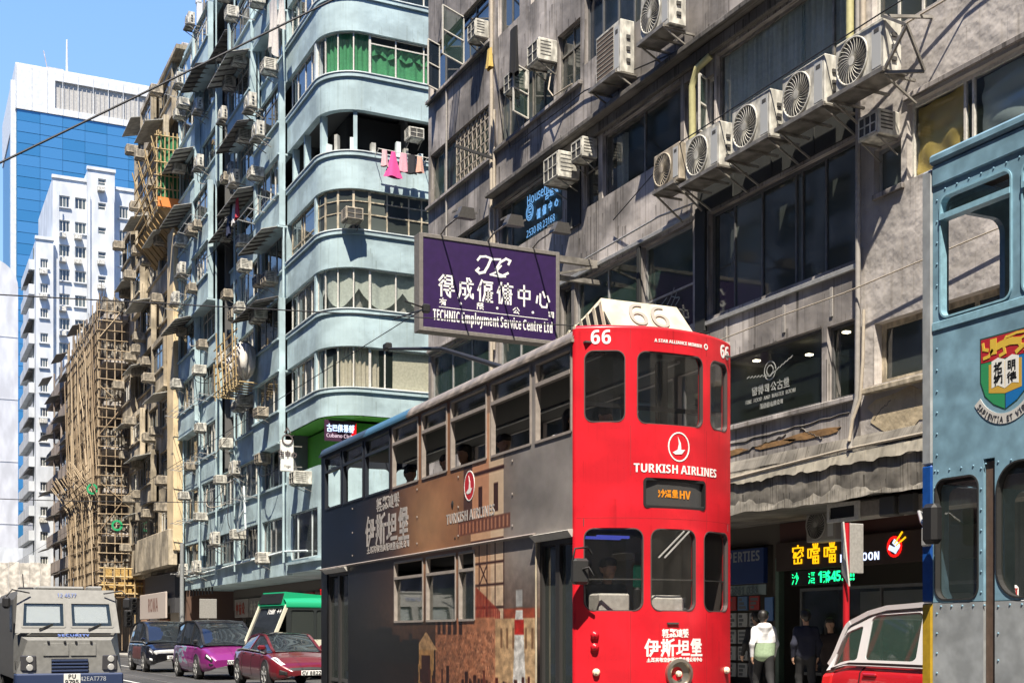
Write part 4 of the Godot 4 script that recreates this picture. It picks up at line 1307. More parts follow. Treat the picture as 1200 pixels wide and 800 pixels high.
	for q in [[-0.6, 0.5], [0.9, 1.4], [2.0, 0.9]]:
		b = MB.new()
		b.grid(func(u: float, v: float):
			var a: float = u * TAU
			var h := (v - 0.5) * PI
			var w := 1.0 + 0.14 * sin(a * 5 + q[0] * 3) * cos(v * 9) + 0.07 * sin(a * 11)
			return Vector3(-0.95 + cos(a) * cos(h) * 0.55 * w, 0.95 + q[1] * 0.4 + sin(h) * 0.95 * w, q[0] + sin(a) * cos(h) * 0.8 * w), 26, 14)
		put("wrapped_bundle", b, worn(lin(0.6, 0.57, 0.52), 0.7, M.fine, Vector3(0.8, 0.8, 0.8)), t)
	# loose cables that loop between the air conditioners
	var host := get_node("blue_building")
	var cr := RandomNumberGenerator.new()
	cr.seed = 31
	for q in 16:
		var z0 := cr.randf_range(-70.0, -54.0)
		var y0 := cr.randf_range(5.0, 27.0)
		var z1 := z0 + cr.randf_range(1.0, 4.5)
		var y1 := y0 + cr.randf_range(-2.0, 1.0)
		b = MB.new()
		var pts := []
		for k in 9: pts.append(Vector3(BX - 0.1 - 0.4 * sin(PI * k / 8.0), lerpf(y0, y1, k / 8.0) - 0.5 * sin(PI * k / 8.0), lerpf(z0, z1, k / 8.0)))
		b.tube(pts, 0.02, 4)
		put("loose_cable", b, M.cable if q % 3 else M.pipe_cream, host)
	# white triangular bracket on the lower floors
	b = MB.new()
	for q in [[[0, 0], [1.5, 0]], [[1.5, 0], [1.2, 1.9]], [[1.2, 1.9], [0, 0]], [[0.5, 0.6], [1.35, 0.9]]]:
		b.beam(Vector3(BX - 0.5, 6.0 + q[0][1], -57.0 + q[0][0]), Vector3(BX - 0.5, 6.0 + q[1][1], -57.0 + q[1][0]), 0.07, 0.07, Vector3(1, 0, 0))
	tag(put("bracket_frame", b, M.pale_blue), "white triangular bracket standing out from the lower blue front", "bracket")

func garment(called: String, label: String, at: Vector3, w0: float, w1: float, h: float, col: Color) -> MeshInstance3D:
	var b := MB.new()
	var ph := rng.randf() * 6
	b.grid(func(u: float, v: float):
		var w := lerpf(w0, w1, pow(v, 1.3))
		var a := u * TAU
		var fold := 1.0 + 0.18 * v * sin(a * 5.0 + ph)
		return Vector3(cos(a) * w * fold, -v * h * (1.0 + 0.03 * sin(a * 3.0 + ph)), sin(a) * (0.035 + 0.05 * v) * fold), 28, 7)
	var o := put(called, b, worn(col, 0.9, M.fine, Vector3(1, 1, 1)), null, at)
	tag(o, label, "clothing", "washing on the blue building")
	return o

# ---------------------------------------------------------------- the ochre block, the scaffolded block, and what stands behind
func make_beige_block():
	var ochre := worn(lin(0.62, 0.53, 0.39), 0.85, M.streak, Vector3(0.13, 0.13, 0.13), M.bumpy, 0.2)
	over(ochre, noise(44, 0.03, 0.85, 1.0), Vector3(0.08, 0.08, 0.08))
	var pil := worn(lin(0.72, 0.57, 0.35), 0.85, M.soot, Vector3(0.15, 0.15, 0.15))
	M.ochre_wall = ochre
	var X := 13.9
	var t := thing("ochre_building", "narrow ochre block with a tall plain pilaster beside the blue building", "building")
	var f := west(X)
	var b := MB.new()
	b.bbox(Vector3(X - 0.25, 6.0, -73.3), Vector3(20, 27.5, -71.5), 0.03)
	put("pilaster", b, pil, t)
	var Z0 := -88.0
	var Z1 := -73.3
	for k in 9:
		var y := 6.2 + 3.05 * k
		var bays := [[Z0, -84.6], [-84.6, -81.0], [-81.0, -77.2], [-77.2, Z1]]
		if k > 6: bays.remove_at(0)
		for c in bays.size():
			var u0: float = bays[c][0]
			var u1: float = bays[c][1]
			var deep := 0.45 if (c + k) % 3 == 0 and k > 0 else 0.0
			b = MB.new()
			b.panel(f, u0, u1, y - 1.0 if k == 0 else y, y + 3.05, [[u0 + 0.25, y + 1.15, u1 - 0.25, y + 2.75, 0.0]], deep - 0.3, deep)
			b.panel(f, u0, u1, y + 1.0, y + 1.1, [], deep, deep + 0.1)
			put("wall", b, ochre, t)
			var w := window(t, func(u: float, v: float, d: float): return f.call(u, v, d + deep), u0 + 0.25, y + 1.15, u1 - 0.25, y + 2.75, [0.24, 0.5, 0.77], [0.7] if c % 2 else [], M.white_frame if (c + k) % 2 else M.alu_dark, [M.glass, M.glass_b, M.clear], 0.12, 0.07)
			if (c * 3 + k) % 4 < 2: curtain(w, f, u0 + 0.5, y + 1.2, u1 - 1.4, y + 2.7, deep - 0.4, M.curtain_cream, 4.0)
			if (c + k * 2) % 3 == 1:
				var aw := MB.new()
				aw.hexa([f.call(u0 + 0.1, y + 2.8, deep), f.call(u1 - 0.1, y + 2.8, deep), f.call(u1 - 0.1, y + 2.55, deep + 1.0), f.call(u0 + 0.1, y + 2.55, deep + 1.0), f.call(u0 + 0.1, y + 2.84, deep), f.call(u1 - 0.1, y + 2.84, deep), f.call(u1 - 0.1, y + 2.59, deep + 1.0), f.call(u0 + 0.1, y + 2.59, deep + 1.0)])
				put("awning", aw, M.awning_light, t)
	b = MB.new()
	b.box(Vector3(X + 0.32, 5.2, Z0), Vector3(20, 33.3, Z0 + 0.3))
	b.box(Vector3(X + 1.6, 5.2, Z0 + 0.3), Vector3(1.9 + X, 33.3, Z1))
	b.box(Vector3(X - 0.1, 33.66, Z0 + 3.5), Vector3(20, 33.9, -71.5))
	b.box(Vector3(X + 0.32, 5.0, Z0), Vector3(20, 5.19, Z1))
	put("side_wall", b, ochre, t)
	b = MB.new()
	b.bbox(Vector3(X - 0.5, 5.2, -82.5), Vector3(X - 0.01, 7.2, -71.6), 0.03)
	put("fascia", b, ochre, t)
	b = MB.new()
	b.box(Vector3(X + 0.02, 2.6, -82.0), Vector3(X + 0.3, 4.9, -72.5))
	put("shop_front", b, mat(lin(0.05, 0.05, 0.055), 0.6), t)
	# penthouses and the bits on the skyline
	for q in [[0.8, 33.4, -71.0, 35.6, -67.2], [0.5, 33.4, -66.5, 37.0, -62.0], [0.4, 33.9, -78.5, 35.2, -74.0]]:
		b = MB.new()
		b.bbox(Vector3(BX + q[0], q[1], q[2]), Vector3(19, q[3], q[4]), 0.05)
		put("roof_room", b, M.concrete, t)
	var r := RandomNumberGenerator.new()
	r.seed = 71
	var acp := window_ac("ochre_front_air_conditioner", "", Vector3(X, 8, -80), -PI / 2, 0.7, 0.48, 0.7, M.ac_tan, "air conditioners on the ochre building", true)
	var n := 0
	for k in 9:
		for c in 4:
			if k > 6 and c == 0: continue
			var z: float = [-86.3, -82.6, -79.0, -75.2][c] + r.randf_range(-1.2, 1.2)
			var deep := 0.45 if (c + k) % 3 == 0 and k > 0 else 0.0
			var at := Vector3(X - deep, 6.2 + 3.05 * k + [0.65, 2.2][r.randi() % 2], z)
			var l := "grimy air conditioner on the ochre front, %s storey up, %s" % [ORD[k], ["bay next to the bamboo", "second bay from the bamboo", "second bay from the pilaster", "bay next to the pilaster"][c]]
			if n == 0: acp.position = at; acp.set_meta("label", l)
			else: copy(acp, at, -PI / 2, l)
			n += 1
	# a netted bamboo cradle high on the ochre front
	t = thing("netted_scaffold", "green netted bamboo cradle hung high on the ochre building, orange board below", "scaffold", Vector3(14.15, 24.7, -71.2))
	for q in 26:
		b = MB.new()
		if q < 8:
			var z := -0.1 - q * 1.05
			b.tube([Vector3(-0.25, -0.4, z), Vector3(-1.35 - 0.2 * (q % 2), 4.2, z)], 0.045, 5)
		elif q < 14: b.tube([Vector3(-1.3, 0.3 + (q - 8) * 0.72, 0.3), Vector3(-1.35, 0.2 + (q - 8) * 0.72, -7.9)], 0.04, 5)
		elif q < 20: b.tube([Vector3(0.1, 0.3 + (q - 14) * 0.72, 0.0), Vector3(-1.6, 0.25 + (q - 14) * 0.72, 0.05)], 0.04, 5)
		else: b.tube([Vector3(-0.35 - (q - 20) * 0.22, 0.0, 0.02), Vector3(-0.35 - (q - 20) * 0.22, 4.1, 0.02)], 0.035, 5)
		put("bamboo_pole", b, M.bamboo, t)
	b = MB.new()
	b.grid(func(u: float, v: float): return Vector3(-0.15 - u * 1.2, 0.55 + v * 3.4, -0.06 + 0.06 * sin(u * 11 + v * 5)), 12, 12)
	put("green_net", b, worn(lin(0.02, 0.16, 0.06), 0.85, M.fine, Vector3(0.7, 0.7, 0.7)), t)
	b = MB.new()
	b.box(Vector3(-1.4, 0.0, -0.02), Vector3(0, 0.5, 0.12))
	put("orange_board", b, mat(lin(0.7, 0.22, 0.05), 0.7), t)
	b = MB.new()
	for q in 9: b.hexa([Vector3(0, -1.3, -0.1 - q * 0.9), Vector3(-0.2, -1.3, -0.1 - q * 0.9), Vector3(-0.2, -1.3, -0.8 - q * 0.9), Vector3(0, -1.3, -0.8 - q * 0.9), Vector3(0, 0, -0.1 - q * 0.9), Vector3(-1.3, 0, -0.1 - q * 0.9), Vector3(-1.3, 0, -0.8 - q * 0.9), Vector3(0, 0, -0.8 - q * 0.9)])
	tag(put("catch_fan", b, worn(lin(0.36, 0.24, 0.11), 0.9, M.fine, Vector3(0.7, 0.7, 0.7)), t), "", "", "", "stuff")
	# roof aerials
	t = thing("antenna", "grey phone mast with three panels on the roof of the blue block", "antenna", Vector3(BX + 0.6, 33.2, -69.0))
	b = MB.new(); b.tube([Vector3(0, 0, 0), Vector3(0, 3.6, 0)], 0.06, 6); put("mast", b, M.steel, t)
	for q in [[-0.3, 2.5], [0.3, 2.7], [-0.25, 1.4]]:
		b = MB.new(); b.bbox(Vector3(q[0] - 0.16, q[1] - 0.6, -0.1), Vector3(q[0] + 0.16, q[1] + 0.6, 0.12), 0.03)
		put("aerial_panel", b, mat(lin(0.5, 0.52, 0.54), 0.6), t)
	make_scaffold()

func make_scaffold():
	var t := thing("scaffolded_building", "narrow block under repair behind bamboo, with white sheeted balconies", "building")
	var b := MB.new()
	b.box(Vector3(13.95, 0, -104), Vector3(20, 24.2, -88.4))
	put("wall", b, worn(lin(0.2, 0.17, 0.14), 0.9, M.blot, Vector3(0.3, 0.3, 0.3)), t)
	for k in 7:
		b = MB.new()
		b.bbox(Vector3(12.35, 5.0 + 2.9 * k, -104), Vector3(13.94, 5.3 + 2.9 * k, -88.5), 0.03)
		put("balcony_slab", b, M.concrete_rough, t)
		b = MB.new()
		b.grid(func(u: float, v: float):
			var q := u * 2.0
			var p := Vector3(lerpf(13.9, 12.3, q), 0, -88.5) if q < 1.0 else Vector3(12.3, 0, lerpf(-88.5, -103.8, q - 1.0))
			var n := 0.06 * sin(u * 60 + v * 4) + 0.05 * sin(u * 23 + v * 9)
			return p + Vector3(-n, 5.32 + 2.9 * k + v * 1.05 + 0.08 * sin(u * 31), n), 50, 5)
		put("balcony_sheeting", b, worn(lin(0.46, 0.42, 0.36), 0.9, noise(51, 0.05, 0.4, 1.0), Vector3(0.6, 0.6, 0.6)), t)
	t = thing("bamboo_scaffold", "tall bamboo scaffold wrapping the block under repair, dense with poles", "scaffold")
	var r := RandomNumberGenerator.new()
	r.seed = 8
	var shades := [worn(lin(0.33, 0.25, 0.16), 0.85, M.fine, Vector3(0.5, 0.5, 0.5)), worn(lin(0.43, 0.34, 0.23), 0.85, M.fine, Vector3(0.5, 0.5, 0.5)), worn(lin(0.24, 0.175, 0.11), 0.85, M.fine, Vector3(0.5, 0.5, 0.5))]
	var pole := func(p: Vector3, q: Vector3, rad: float):
		var m := MB.new()
		var mid := (p + q) * 0.5 + Vector3(r.randf_range(-0.06, 0.06), 0, r.randf_range(-0.06, 0.06))
		m.tube([p, mid, q], rad * 0.78, 5, false)
		put("bamboo_pole", m, shades[r.randi() % 3], t)
	var zs := -88.0
	for k in 5: pole.call(Vector3(12.0 + 0.48 * k, 0.3, zs), Vector3(12.0 + 0.48 * k, 23.4 + r.randf() * 1.2, zs), 0.055)
	for k in 30: pole.call(Vector3(11.85, 4.2 + k * 0.64, zs + 0.06), Vector3(14.1, 4.2 + k * 0.64 + r.randf_range(-0.08, 0.08), zs + 0.06), 0.045)
	for k in 6: pole.call(Vector3(12.0, 5.0 + k * 3.2, zs + 0.1), Vector3(13.9, 7.6 + k * 3.2, zs + 0.1) if k % 2 else Vector3(13.9, 3.4 + k * 3.2, zs + 0.1), 0.045)
	for k in 34: pole.call(Vector3(12.0, 0.3, zs - k * 0.52), Vector3(11.95, 22.8 + r.randf_range(-1.5, 1.2) + 0.02 * k, zs - k * 0.52 + r.randf_range(-0.4, 0.4)), 0.05)
	for k in 24: pole.call(Vector3(11.93, 4.0 + k * 0.8, zs), Vector3(11.93, 4.0 + k * 0.8 + r.randf_range(-0.3, 0.3), zs - 18), 0.045)
	for k in 26:
		var z := zs - r.randf() * 15
		var y := r.randf_range(4, 18)
		pole.call(Vector3(11.85, y, z), Vector3(11.8, y + r.randf_range(4, 7), z - r.randf_range(0.5, 3.5)), 0.05)
	for k in 4: pole.call(Vector3(11.8, 2.5, zs - 1.0 - 4.0 * k), Vector3(11.7, 21.0, zs - 5.0 - 4.0 * k), 0.06)
	# the flared skirt of poles half way up
	for k in 30: pole.call(Vector3(11.9, 10.4 + r.randf(), zs - k * 0.6), Vector3(11.1 - r.randf() * 0.4, 12.6 + r.randf() * 0.8, zs - k * 0.6 - r.randf_range(0.6, 1.6)), 0.04)
	for k in 5: pole.call(Vector3(11.75 - 0.14 * k, 10.9 + 0.4 * k, zs), Vector3(11.75 - 0.14 * k, 10.9 + 0.4 * k, zs - 18), 0.04)
	# ragged tips above the top
	for k in 16: pole.call(Vector3(12.0 + r.randf() * 1.8, 21.5, zs - r.randf() * 15), Vector3(11.9 + r.randf() * 1.8, 23.6 + r.randf() * 1.4, zs - r.randf() * 15 - 1.0), 0.03)
	# split bamboo screens that fill the street side
	var sc := MB.new()
	for k in 420:
		var z := zs - r.randf() * 17.0
		var y := r.randf_range(3.5, 20.0)
		sc.beam(Vector3(12.05 + r.randf() * 0.15, y, z), Vector3(12.05 + r.randf() * 0.15, y + r.randf_range(1.5, 3.2), z + r.randf_range(-0.25, 0.25)), 0.05, 0.03, Vector3(1, 0, 0))
	tag(put("bamboo_screen", sc, shades[2], t), "", "", "", "stuff")
	# boarded platform over the pavement
	var p := thing("boarded_platform", "low bamboo platform with golden boards over the pavement", "platform", Vector3(12.0, 4.0, -86.8))
	for k in 4:
		b = MB.new(); b.tube([Vector3(-0.2, 0.05 + 0.55 * k, 0.1), Vector3(4.4, 0.0 + 0.55 * k, 0.1)], 0.055, 5); put("bamboo_pole", b, M.bamboo, p)
	for k in 7:
		b = MB.new(); b.tube([Vector3(0.1 + 0.65 * k, -0.1 if k % 3 else -4.0, 0.16), Vector3(0.1 + 0.65 * k, 1.8, 0.16)], 0.05, 5); put("bamboo_pole", b, M.bamboo, p)
	for k in 18:
		b = MB.new(); b.bbox(Vector3(0.25 * k, 0.1 + 0.9 * (k % 2), -0.3 - 0.05 * (k % 3)), Vector3(0.25 * k + 0.42, 0.8 + 0.85 * (k % 2), -0.22 - 0.05 * (k % 3)), 0.01)
		put("board", b, worn(lin(0.55, 0.36, 0.12), 0.7, M.blot, Vector3(1.5, 1.5, 1.5)), p)
	b = MB.new(); b.box(Vector3(-0.1, -0.2, -6), Vector3(4.4, -0.1, 0.05)); put("deck", b, worn(lin(0.3, 0.2, 0.1), 0.9, M.fine, Vector3(1, 1, 1)), p)
	for q in [[11.6, 11.0, -88.5, "green lamp hood hanging on the bamboo"], [13.1, 8.6, -87.9, "round green sign glowing behind the bamboo grid"]]:
		var d := MB.new()
		d.line(circle(0, 0, 0.3, 16), func(u: float, v: float, dd: float): return Vector3(u, v, dd), 0.12, -0.04, 0.04)
		tag(put("round_sign", d, mat(lin(0.02, 0.35, 0.14), 0.5), null, Vector3(q[0], q[1], q[2])), q[3], "sign")
	# old balconied block further along
	t = thing("balconied_building", "old stained block with open balconies beyond the bamboo scaffold", "building")
	b = MB.new()
	b.box(Vector3(14.6, 0, -141), Vector3(24, 27.4, -104.3))
	put("wall", b, worn(lin(0.2, 0.16, 0.13), 0.9, M.streak, Vector3(0.2, 0.06, 0.2)), t)
	for k in 8:
		for c in 6:
			b = MB.new()
			var z := -104.5 - c * 6.1
			var y := 4.6 + 2.85 * k
			b.box(Vector3(13.9, y, z), Vector3(14.6, y + 1.05, z - 6.0))
			b.box(Vector3(14.0, y + 1.05, z), Vector3(14.15, y + 2.85, z - 0.25))
			put("balcony", b, worn(lin(0.4, 0.33, 0.28), 0.9, M.streak, Vector3(0.3, 0.1, 0.3)), t)
			if (c + k) % 2 == 0:
				b = MB.new()
				b.hexa([Vector3(13.95, y + 2.6, z - 0.5), Vector3(13.0, y + 2.3, z - 0.5), Vector3(13.0, y + 2.3, z - 5), Vector3(13.95, y + 2.6, z - 5), Vector3(13.95, y + 2.66, z - 0.5), Vector3(13.0, y + 2.36, z - 0.5), Vector3(13.0, y + 2.36, z - 5), Vector3(13.95, y + 2.66, z - 5)])
				put("awning", b, M.awning, t)
			b = MB.new()
			b.box(Vector3(14.55, y + 1.1, z - 0.6), Vector3(14.59, y + 2.5, z - 5.2))
			put("window", b, M.glass_b, t)

func make_far():
	# white housing block
	var white := worn(lin(0.6, 0.63, 0.66), 0.75, noise(53, 0.02, 0.88, 1.0), Vector3(0.12, 0.05, 0.12))
	var t := thing("white_tower", "white slab block of flats with small windows in front of the blue glass tower", "building")
	var S := -150.0
	var blocks := [[13.6, 15.4, 44.6, 1.2], [15.4, 19.0, 51.8, 0.5], [19.0, 21.9, 53.0, 1.4], [21.9, 30.0, 51.6, 0.0]]
	var cols := [[[14.05, 0.8, 1.2]], [[16.1, 1.1, 1.5], [17.75, 1.2, 1.5]], [[20.1, 0.85, 0.9]], [[22.6, 1.0, 1.6], [24.3, 1.2, 1.6], [26.2, 1.2, 1.6]]]
	for q in 4:
		var bl = blocks[q]
		var fz: float = S + bl[3]
		var f := south(fz)
		var holes := []
		var n := 17
		for k in n:
			for c in cols[q]:
				var y: float = bl[2] - (1.6 if q == 2 else 3.1) - 2.72 * k
				if y < 6: continue
				holes.append([c[0], y, c[0] + c[1], y + c[2] * 0.85, 0.0])
		var b := MB.new()
		b.panel(f, bl[0], bl[1], 0.0, bl[2], holes, -0.4, 0.0)
		b.panel(f, bl[0] - 0.1, bl[1] + 0.1, bl[2], bl[2] + 0.35, [], -0.4, 0.15)
		b.box(Vector3(bl[0], bl[2] - 0.3, fz - 0.4), Vector3(bl[1], bl[2], fz - 16))
		b.box(Vector3(bl[0], 0, fz - 0.4), Vector3(bl[0] + 0.3, bl[2] - 0.3, fz - 16))
		b.box(Vector3(bl[1] - 0.3, 0, fz - 0.4), Vector3(bl[1], bl[2] - 0.3, fz - 16))
		put("wall", b, white, t)
		var rr := RandomNumberGenerator.new()
		rr.seed = 90 + q
		for h in holes:
			var w := window(t, f, h[0], h[1], h[2], h[3], [0.33, 0.66] if q != 2 else [], [0.5] if q == 2 else [], M.white_frame, [M.glass, M.glass_b, M.glass_c], 0.14, 0.09)
			if rr.randf() < 0.3:
				var hood := MB.new()
				hood.bbox(Vector3(h[0] - 0.1, h[1] - 0.75, fz + 0.001), Vector3(h[0] + 0.7, h[1] - 0.25, fz + 0.55), 0.03)
				put("cooling_unit", hood, M.ac, t)
			if rr.randf() < 0.7 and q != 2:
				var sl := MB.new()
				sl.box(Vector3(h[0] - 0.15, h[1] - 0.14, fz + 0.002), Vector3(h[2] + 0.15, h[1] - 0.02, fz + 0.2))
				put("window_sill", sl, white, t)
	var b := MB.new()
	for x in [15.9, 19.2, 21.75, 25.2]:
		b = MB.new(); b.tube([Vector3(x, 2, S + 1.6), Vector3(x, 50, S + 1.6)], 0.09, 5); put("drain_pipe", b, white, t)
	# street face with ledges and awnings
	for k in 13:
		var y := 9.0 + 2.72 * k
		var z := -151.0 - 0.35 * 0
		b = MB.new()
		b.box(Vector3(13.0, y, -165.0 + k * 0.4), Vector3(13.59, y + 1.1, -150.4))
		put("balcony", b, white, t)
		b = MB.new()
		b.box(Vector3(13.5, y + 1.1, -164.0 + k * 0.4), Vector3(13.58, y + 2.6, -151.2))
		put("window", b, M.glass_b, t)
		if k % 2:
			b = MB.new()
			b.hexa([Vector3(13.5, y + 2.6, -151), Vector3(12.9, y + 2.35, -151), Vector3(12.9, y + 2.35, -157), Vector3(13.5, y + 2.6, -157), Vector3(13.5, y + 2.68, -151), Vector3(12.9, y + 2.43, -151), Vector3(12.9, y + 2.43, -157), Vector3(13.5, y + 2.68, -157)])
			put("awning", b, M.awning, t)
	# blue glass tower
	t = thing("glass_tower", "tall blue glass office tower with a white crown", "building")
	var gz := -300.0
	var f := south(gz)
	var rows := 37
	var blue_glass := []
	for k in 3:
		var m := mat(lin(0.04 + 0.01 * k, 0.18 + 0.015 * k, 0.36 + 0.025 * k), 0.12)
		m.metallic = 0.25
		blue_glass.append(m)
	b = MB.new()
	b.box(Vector3(23.4, 0, gz - 0.15), Vector3(62, 116.5, gz - 40))
	put("core", b, mat(lin(0.02, 0.13, 0.26), 0.3), t)
	var white2 := worn(lin(0.6, 0.62, 0.63), 0.6, M.fine, Vector3(0.05, 0.05, 0.05))
	var cw := 38.0 / 8
	for j in rows:
		var y1 := 116.4 - j * 2.45
		for i in 8:
			var g := MB.new()
			g.bbox(Vector3(23.5 + i * cw + 0.05, y1 - 2.36, gz - 0.14), Vector3(23.5 + (i + 1) * cw - 0.0, y1, gz + 0.02 * ((i * 7 + j * 3) % 4)), 0.02)
			put("glass_panel", g, blue_glass[(i * 5 + j * 11 + i * j) % 3], t)
	b = MB.new()
	b.box(Vector3(23.4, 0, gz - 0.15), Vector3(61, 20, gz))
	put("podium", b, white2, t)
	b = MB.new()
	b.panel(f, 23.2, 62, 116.5, 126.2, [[31.4, 117.9, 60.0, 124.0, 0.0]], -0.6, 0.3)
	b.box(Vector3(23.2, 126.2, gz - 0.4), Vector3(62, 126.8, gz - 40))
	b.box(Vector3(23.2, 116.5, gz - 0.65), Vector3(23.8, 126.2, gz - 40))
	put("crown", b, white2, t)
	b = MB.new()
	b.box(Vector3(31.4, 117.9, gz - 0.5), Vector3(60, 124, gz - 0.3))
	put("louvre_panel", b, worn(lin(0.42, 0.41, 0.39), 0.7, M.fine, Vector3(0.1, 0.1, 0.1)), t)
	for k in 30:
		b = MB.new(); b.box(Vector3(31.4 + k * 0.95, 117.9, gz - 0.3), Vector3(31.55 + k * 0.95, 124, gz - 0.1)); put("louvre", b, mat(lin(0.36, 0.35, 0.33), 0.7), t)
	for k in 12:
		b = MB.new(); b.box(Vector3(23.2 + k * 3.25, 116.6, gz + 0.3), Vector3(23.3 + k * 3.25, 126, gz + 0.42)); put("rib", b, white2, t)
	b = MB.new()
	b.box(Vector3(22.3, 0, gz - 1), Vector3(23.39, 123, gz - 3.0))
	b.box(Vector3(22.9, 0, gz - 9), Vector3(23.39, 120, gz - 11))
	put("edge_fin", b, white2, t)
	b = MB.new(); b.box(Vector3(23.0, 0, gz - 3.1), Vector3(23.38, 116, gz - 8.9)); put("side_glass", b, blue_glass[1], t)
	t = thing("roof_mast", "thin white mast and small plant box on top of the glass tower", "mast", Vector3(34.6, 126.8, gz - 6))
	b = MB.new(); b.tube([Vector3(0, 0, 0), Vector3(0, 9.5, 0)], [0.35, 0.2], 6); put("mast_pole", b, white2, t)
	b = MB.new(); b.bbox(Vector3(-4.5, 0, -1), Vector3(-0.8, 2.2, 1), 0.1); b.tube([Vector3(-4.2, 2, 0), Vector3(-5, 6, 0)], 0.12, 5); put("plant_box", b, M.concrete_rough, t)
	# pale building at the edge
	t = thing("pale_building", "pale grey round-topped building at the far end of the street", "building")
	b = MB.new()
	var prof := PackedVector2Array([Vector2(4, 0), Vector2(17.4, 0), Vector2(17.4, 57)])
	for k in 9: prof.append(Vector2(13 + 4.4 * cos(k * PI / 16), 57 + 4.4 * sin(k * PI / 16)))
	prof.append(Vector2(4, 61.4))
	b.prism(prof, south(-220.0), -30.0, 0.0)
	put("wall", b, worn(lin(0.56, 0.57, 0.6), 0.8, noise(53, 0.02, 0.88, 1.0), Vector3(0.08, 0.03, 0.08)), t)
	for k in 5:
		b = MB.new(); b.box(Vector3(4, 9 + k * 10.0, -219.9), Vector3(17.41, 9.05 + k * 10.0, -219.95)); put("joint", b, mat(lin(0.5, 0.51, 0.53), 0.8), t)
	b = MB.new(); b.box(Vector3(-4, 0, -200), Vector3(17.2, 14, -205)); put("podium", b, white, t)
	t = thing("hoarding", "white site hoarding at the end of the street behind the armoured truck", "fence", Vector3(0, 0, -110))
	for k in 9:
		b = MB.new(); b.bbox(Vector3(4.0 + k * 0.8, 0, 0), Vector3(4.78 + k * 0.8, 7.1 + 0.06 * (k % 2), 0.06), 0.01)
		put("panel", b, worn(lin(0.72, 0.68, 0.62), 0.8, M.blot, Vector3(0.4, 0.4, 0.4)), t)
	make_opposite()

func make_opposite():   # the blocks across the street and behind the camera, which the glass and paint reflect
	var spots := [[-10.0, 64.0, 0.0, "sand coloured block across the street, mirrored in the glass"], [-10.0, -4.0, 0.0, "slate grey block across the street, mirrored in the glass"], [-10.0, -30.0, 0.0, "cream block across the street, mirrored in the glass"], [-10.0, -56.0, 0.0, "brown block across the street, mirrored in the glass"], [-10.0, -82.0, 0.0, "long tan row across the far street, mirrored in the glass"], [14.4, -7.0, PI, "buff block behind the blue tram, on its side of the street"], [-8.0, 62.0, -PI / 2, "dun block closing the street behind the viewpoint"]]
	var tones := [lin(0.58, 0.5, 0.39), lin(0.45, 0.46, 0.46), lin(0.62, 0.58, 0.52), lin(0.5, 0.43, 0.37), lin(0.5, 0.44, 0.36), lin(0.5, 0.46, 0.4), lin(0.5, 0.46, 0.42)]
	for q in 7:
		var t := thing("opposite_building", spots[q][3], "building", Vector3(spots[q][0], 0, spots[q][1]), spots[q][2])
		var f := func(u: float, v: float, d: float): return Vector3(d, v, -u)
		var holes := []
		var n := 14 if q == 5 else 40 if q == 4 else 19 if q == 0 else 7
		for k in 12:
			for c in n: holes.append([1.0 + c * 3.5, 5.0 + k * 3.1, 3.4 + c * 3.5, 6.7 + k * 3.1, 0.0])
		var b := MB.new()
		b.panel(f, 0.0, n * 3.5 + 1.0, 0.0, 42.0, holes, -0.4, 0.0)
		b.box(Vector3(-0.4, 41.6, 0), Vector3(-12, 42, -n * 3.5 - 1.0))
		put("wall", b, worn(tones[q], 0.85, M.streak, Vector3(0.15, 0.15, 0.15)), t)
		b = MB.new()
		b.box(Vector3(-0.35, 4, 0), Vector3(-0.5, 41.5, -n * 3.5 - 1.0))
		put("glazing", b, M.glass_b, t)

# ---------------------------------------------------------------- the red fronted tram
const TW := 1.98
const TB := 0.663       # half the angle of the bowed front
const TR := 1.608       # its radius
func tfront(u: float, v: float, d: float) -> Vector3:   # u: arc length from the middle of the front
	var a := u / TR
	return Vector3(TW / 2 + (TR + d) * sin(a), v, (TR + d) * cos(a) - TR * cos(TB))

func bent(s: String, h: float, f: Callable, u0: float, v0: float, d: float, bold := true, face := "Droid Sans", depth := 0.004) -> MB:   # lettering laid on a curved sheet
	var t := text(s, h, depth, face, bold)
	var a: Array = t.get_mesh_arrays()
	var b := MB.new()
	var P: PackedVector3Array = a[Mesh.ARRAY_VERTEX]
	var I = a[Mesh.ARRAY_INDEX]
	var n := P.size() if I == null or I.size() == 0 else I.size() as int
	for k in range(0, n, 3):
		var q := []
		for j in 3:
			var p := P[k + j] if I == null or I.size() == 0 else P[I[k + j]] as Vector3
			q.append(f.call(u0 + p.x, v0 + p.y, d + p.z))
		b.tri(q[0], q[2], q[1])
	return b

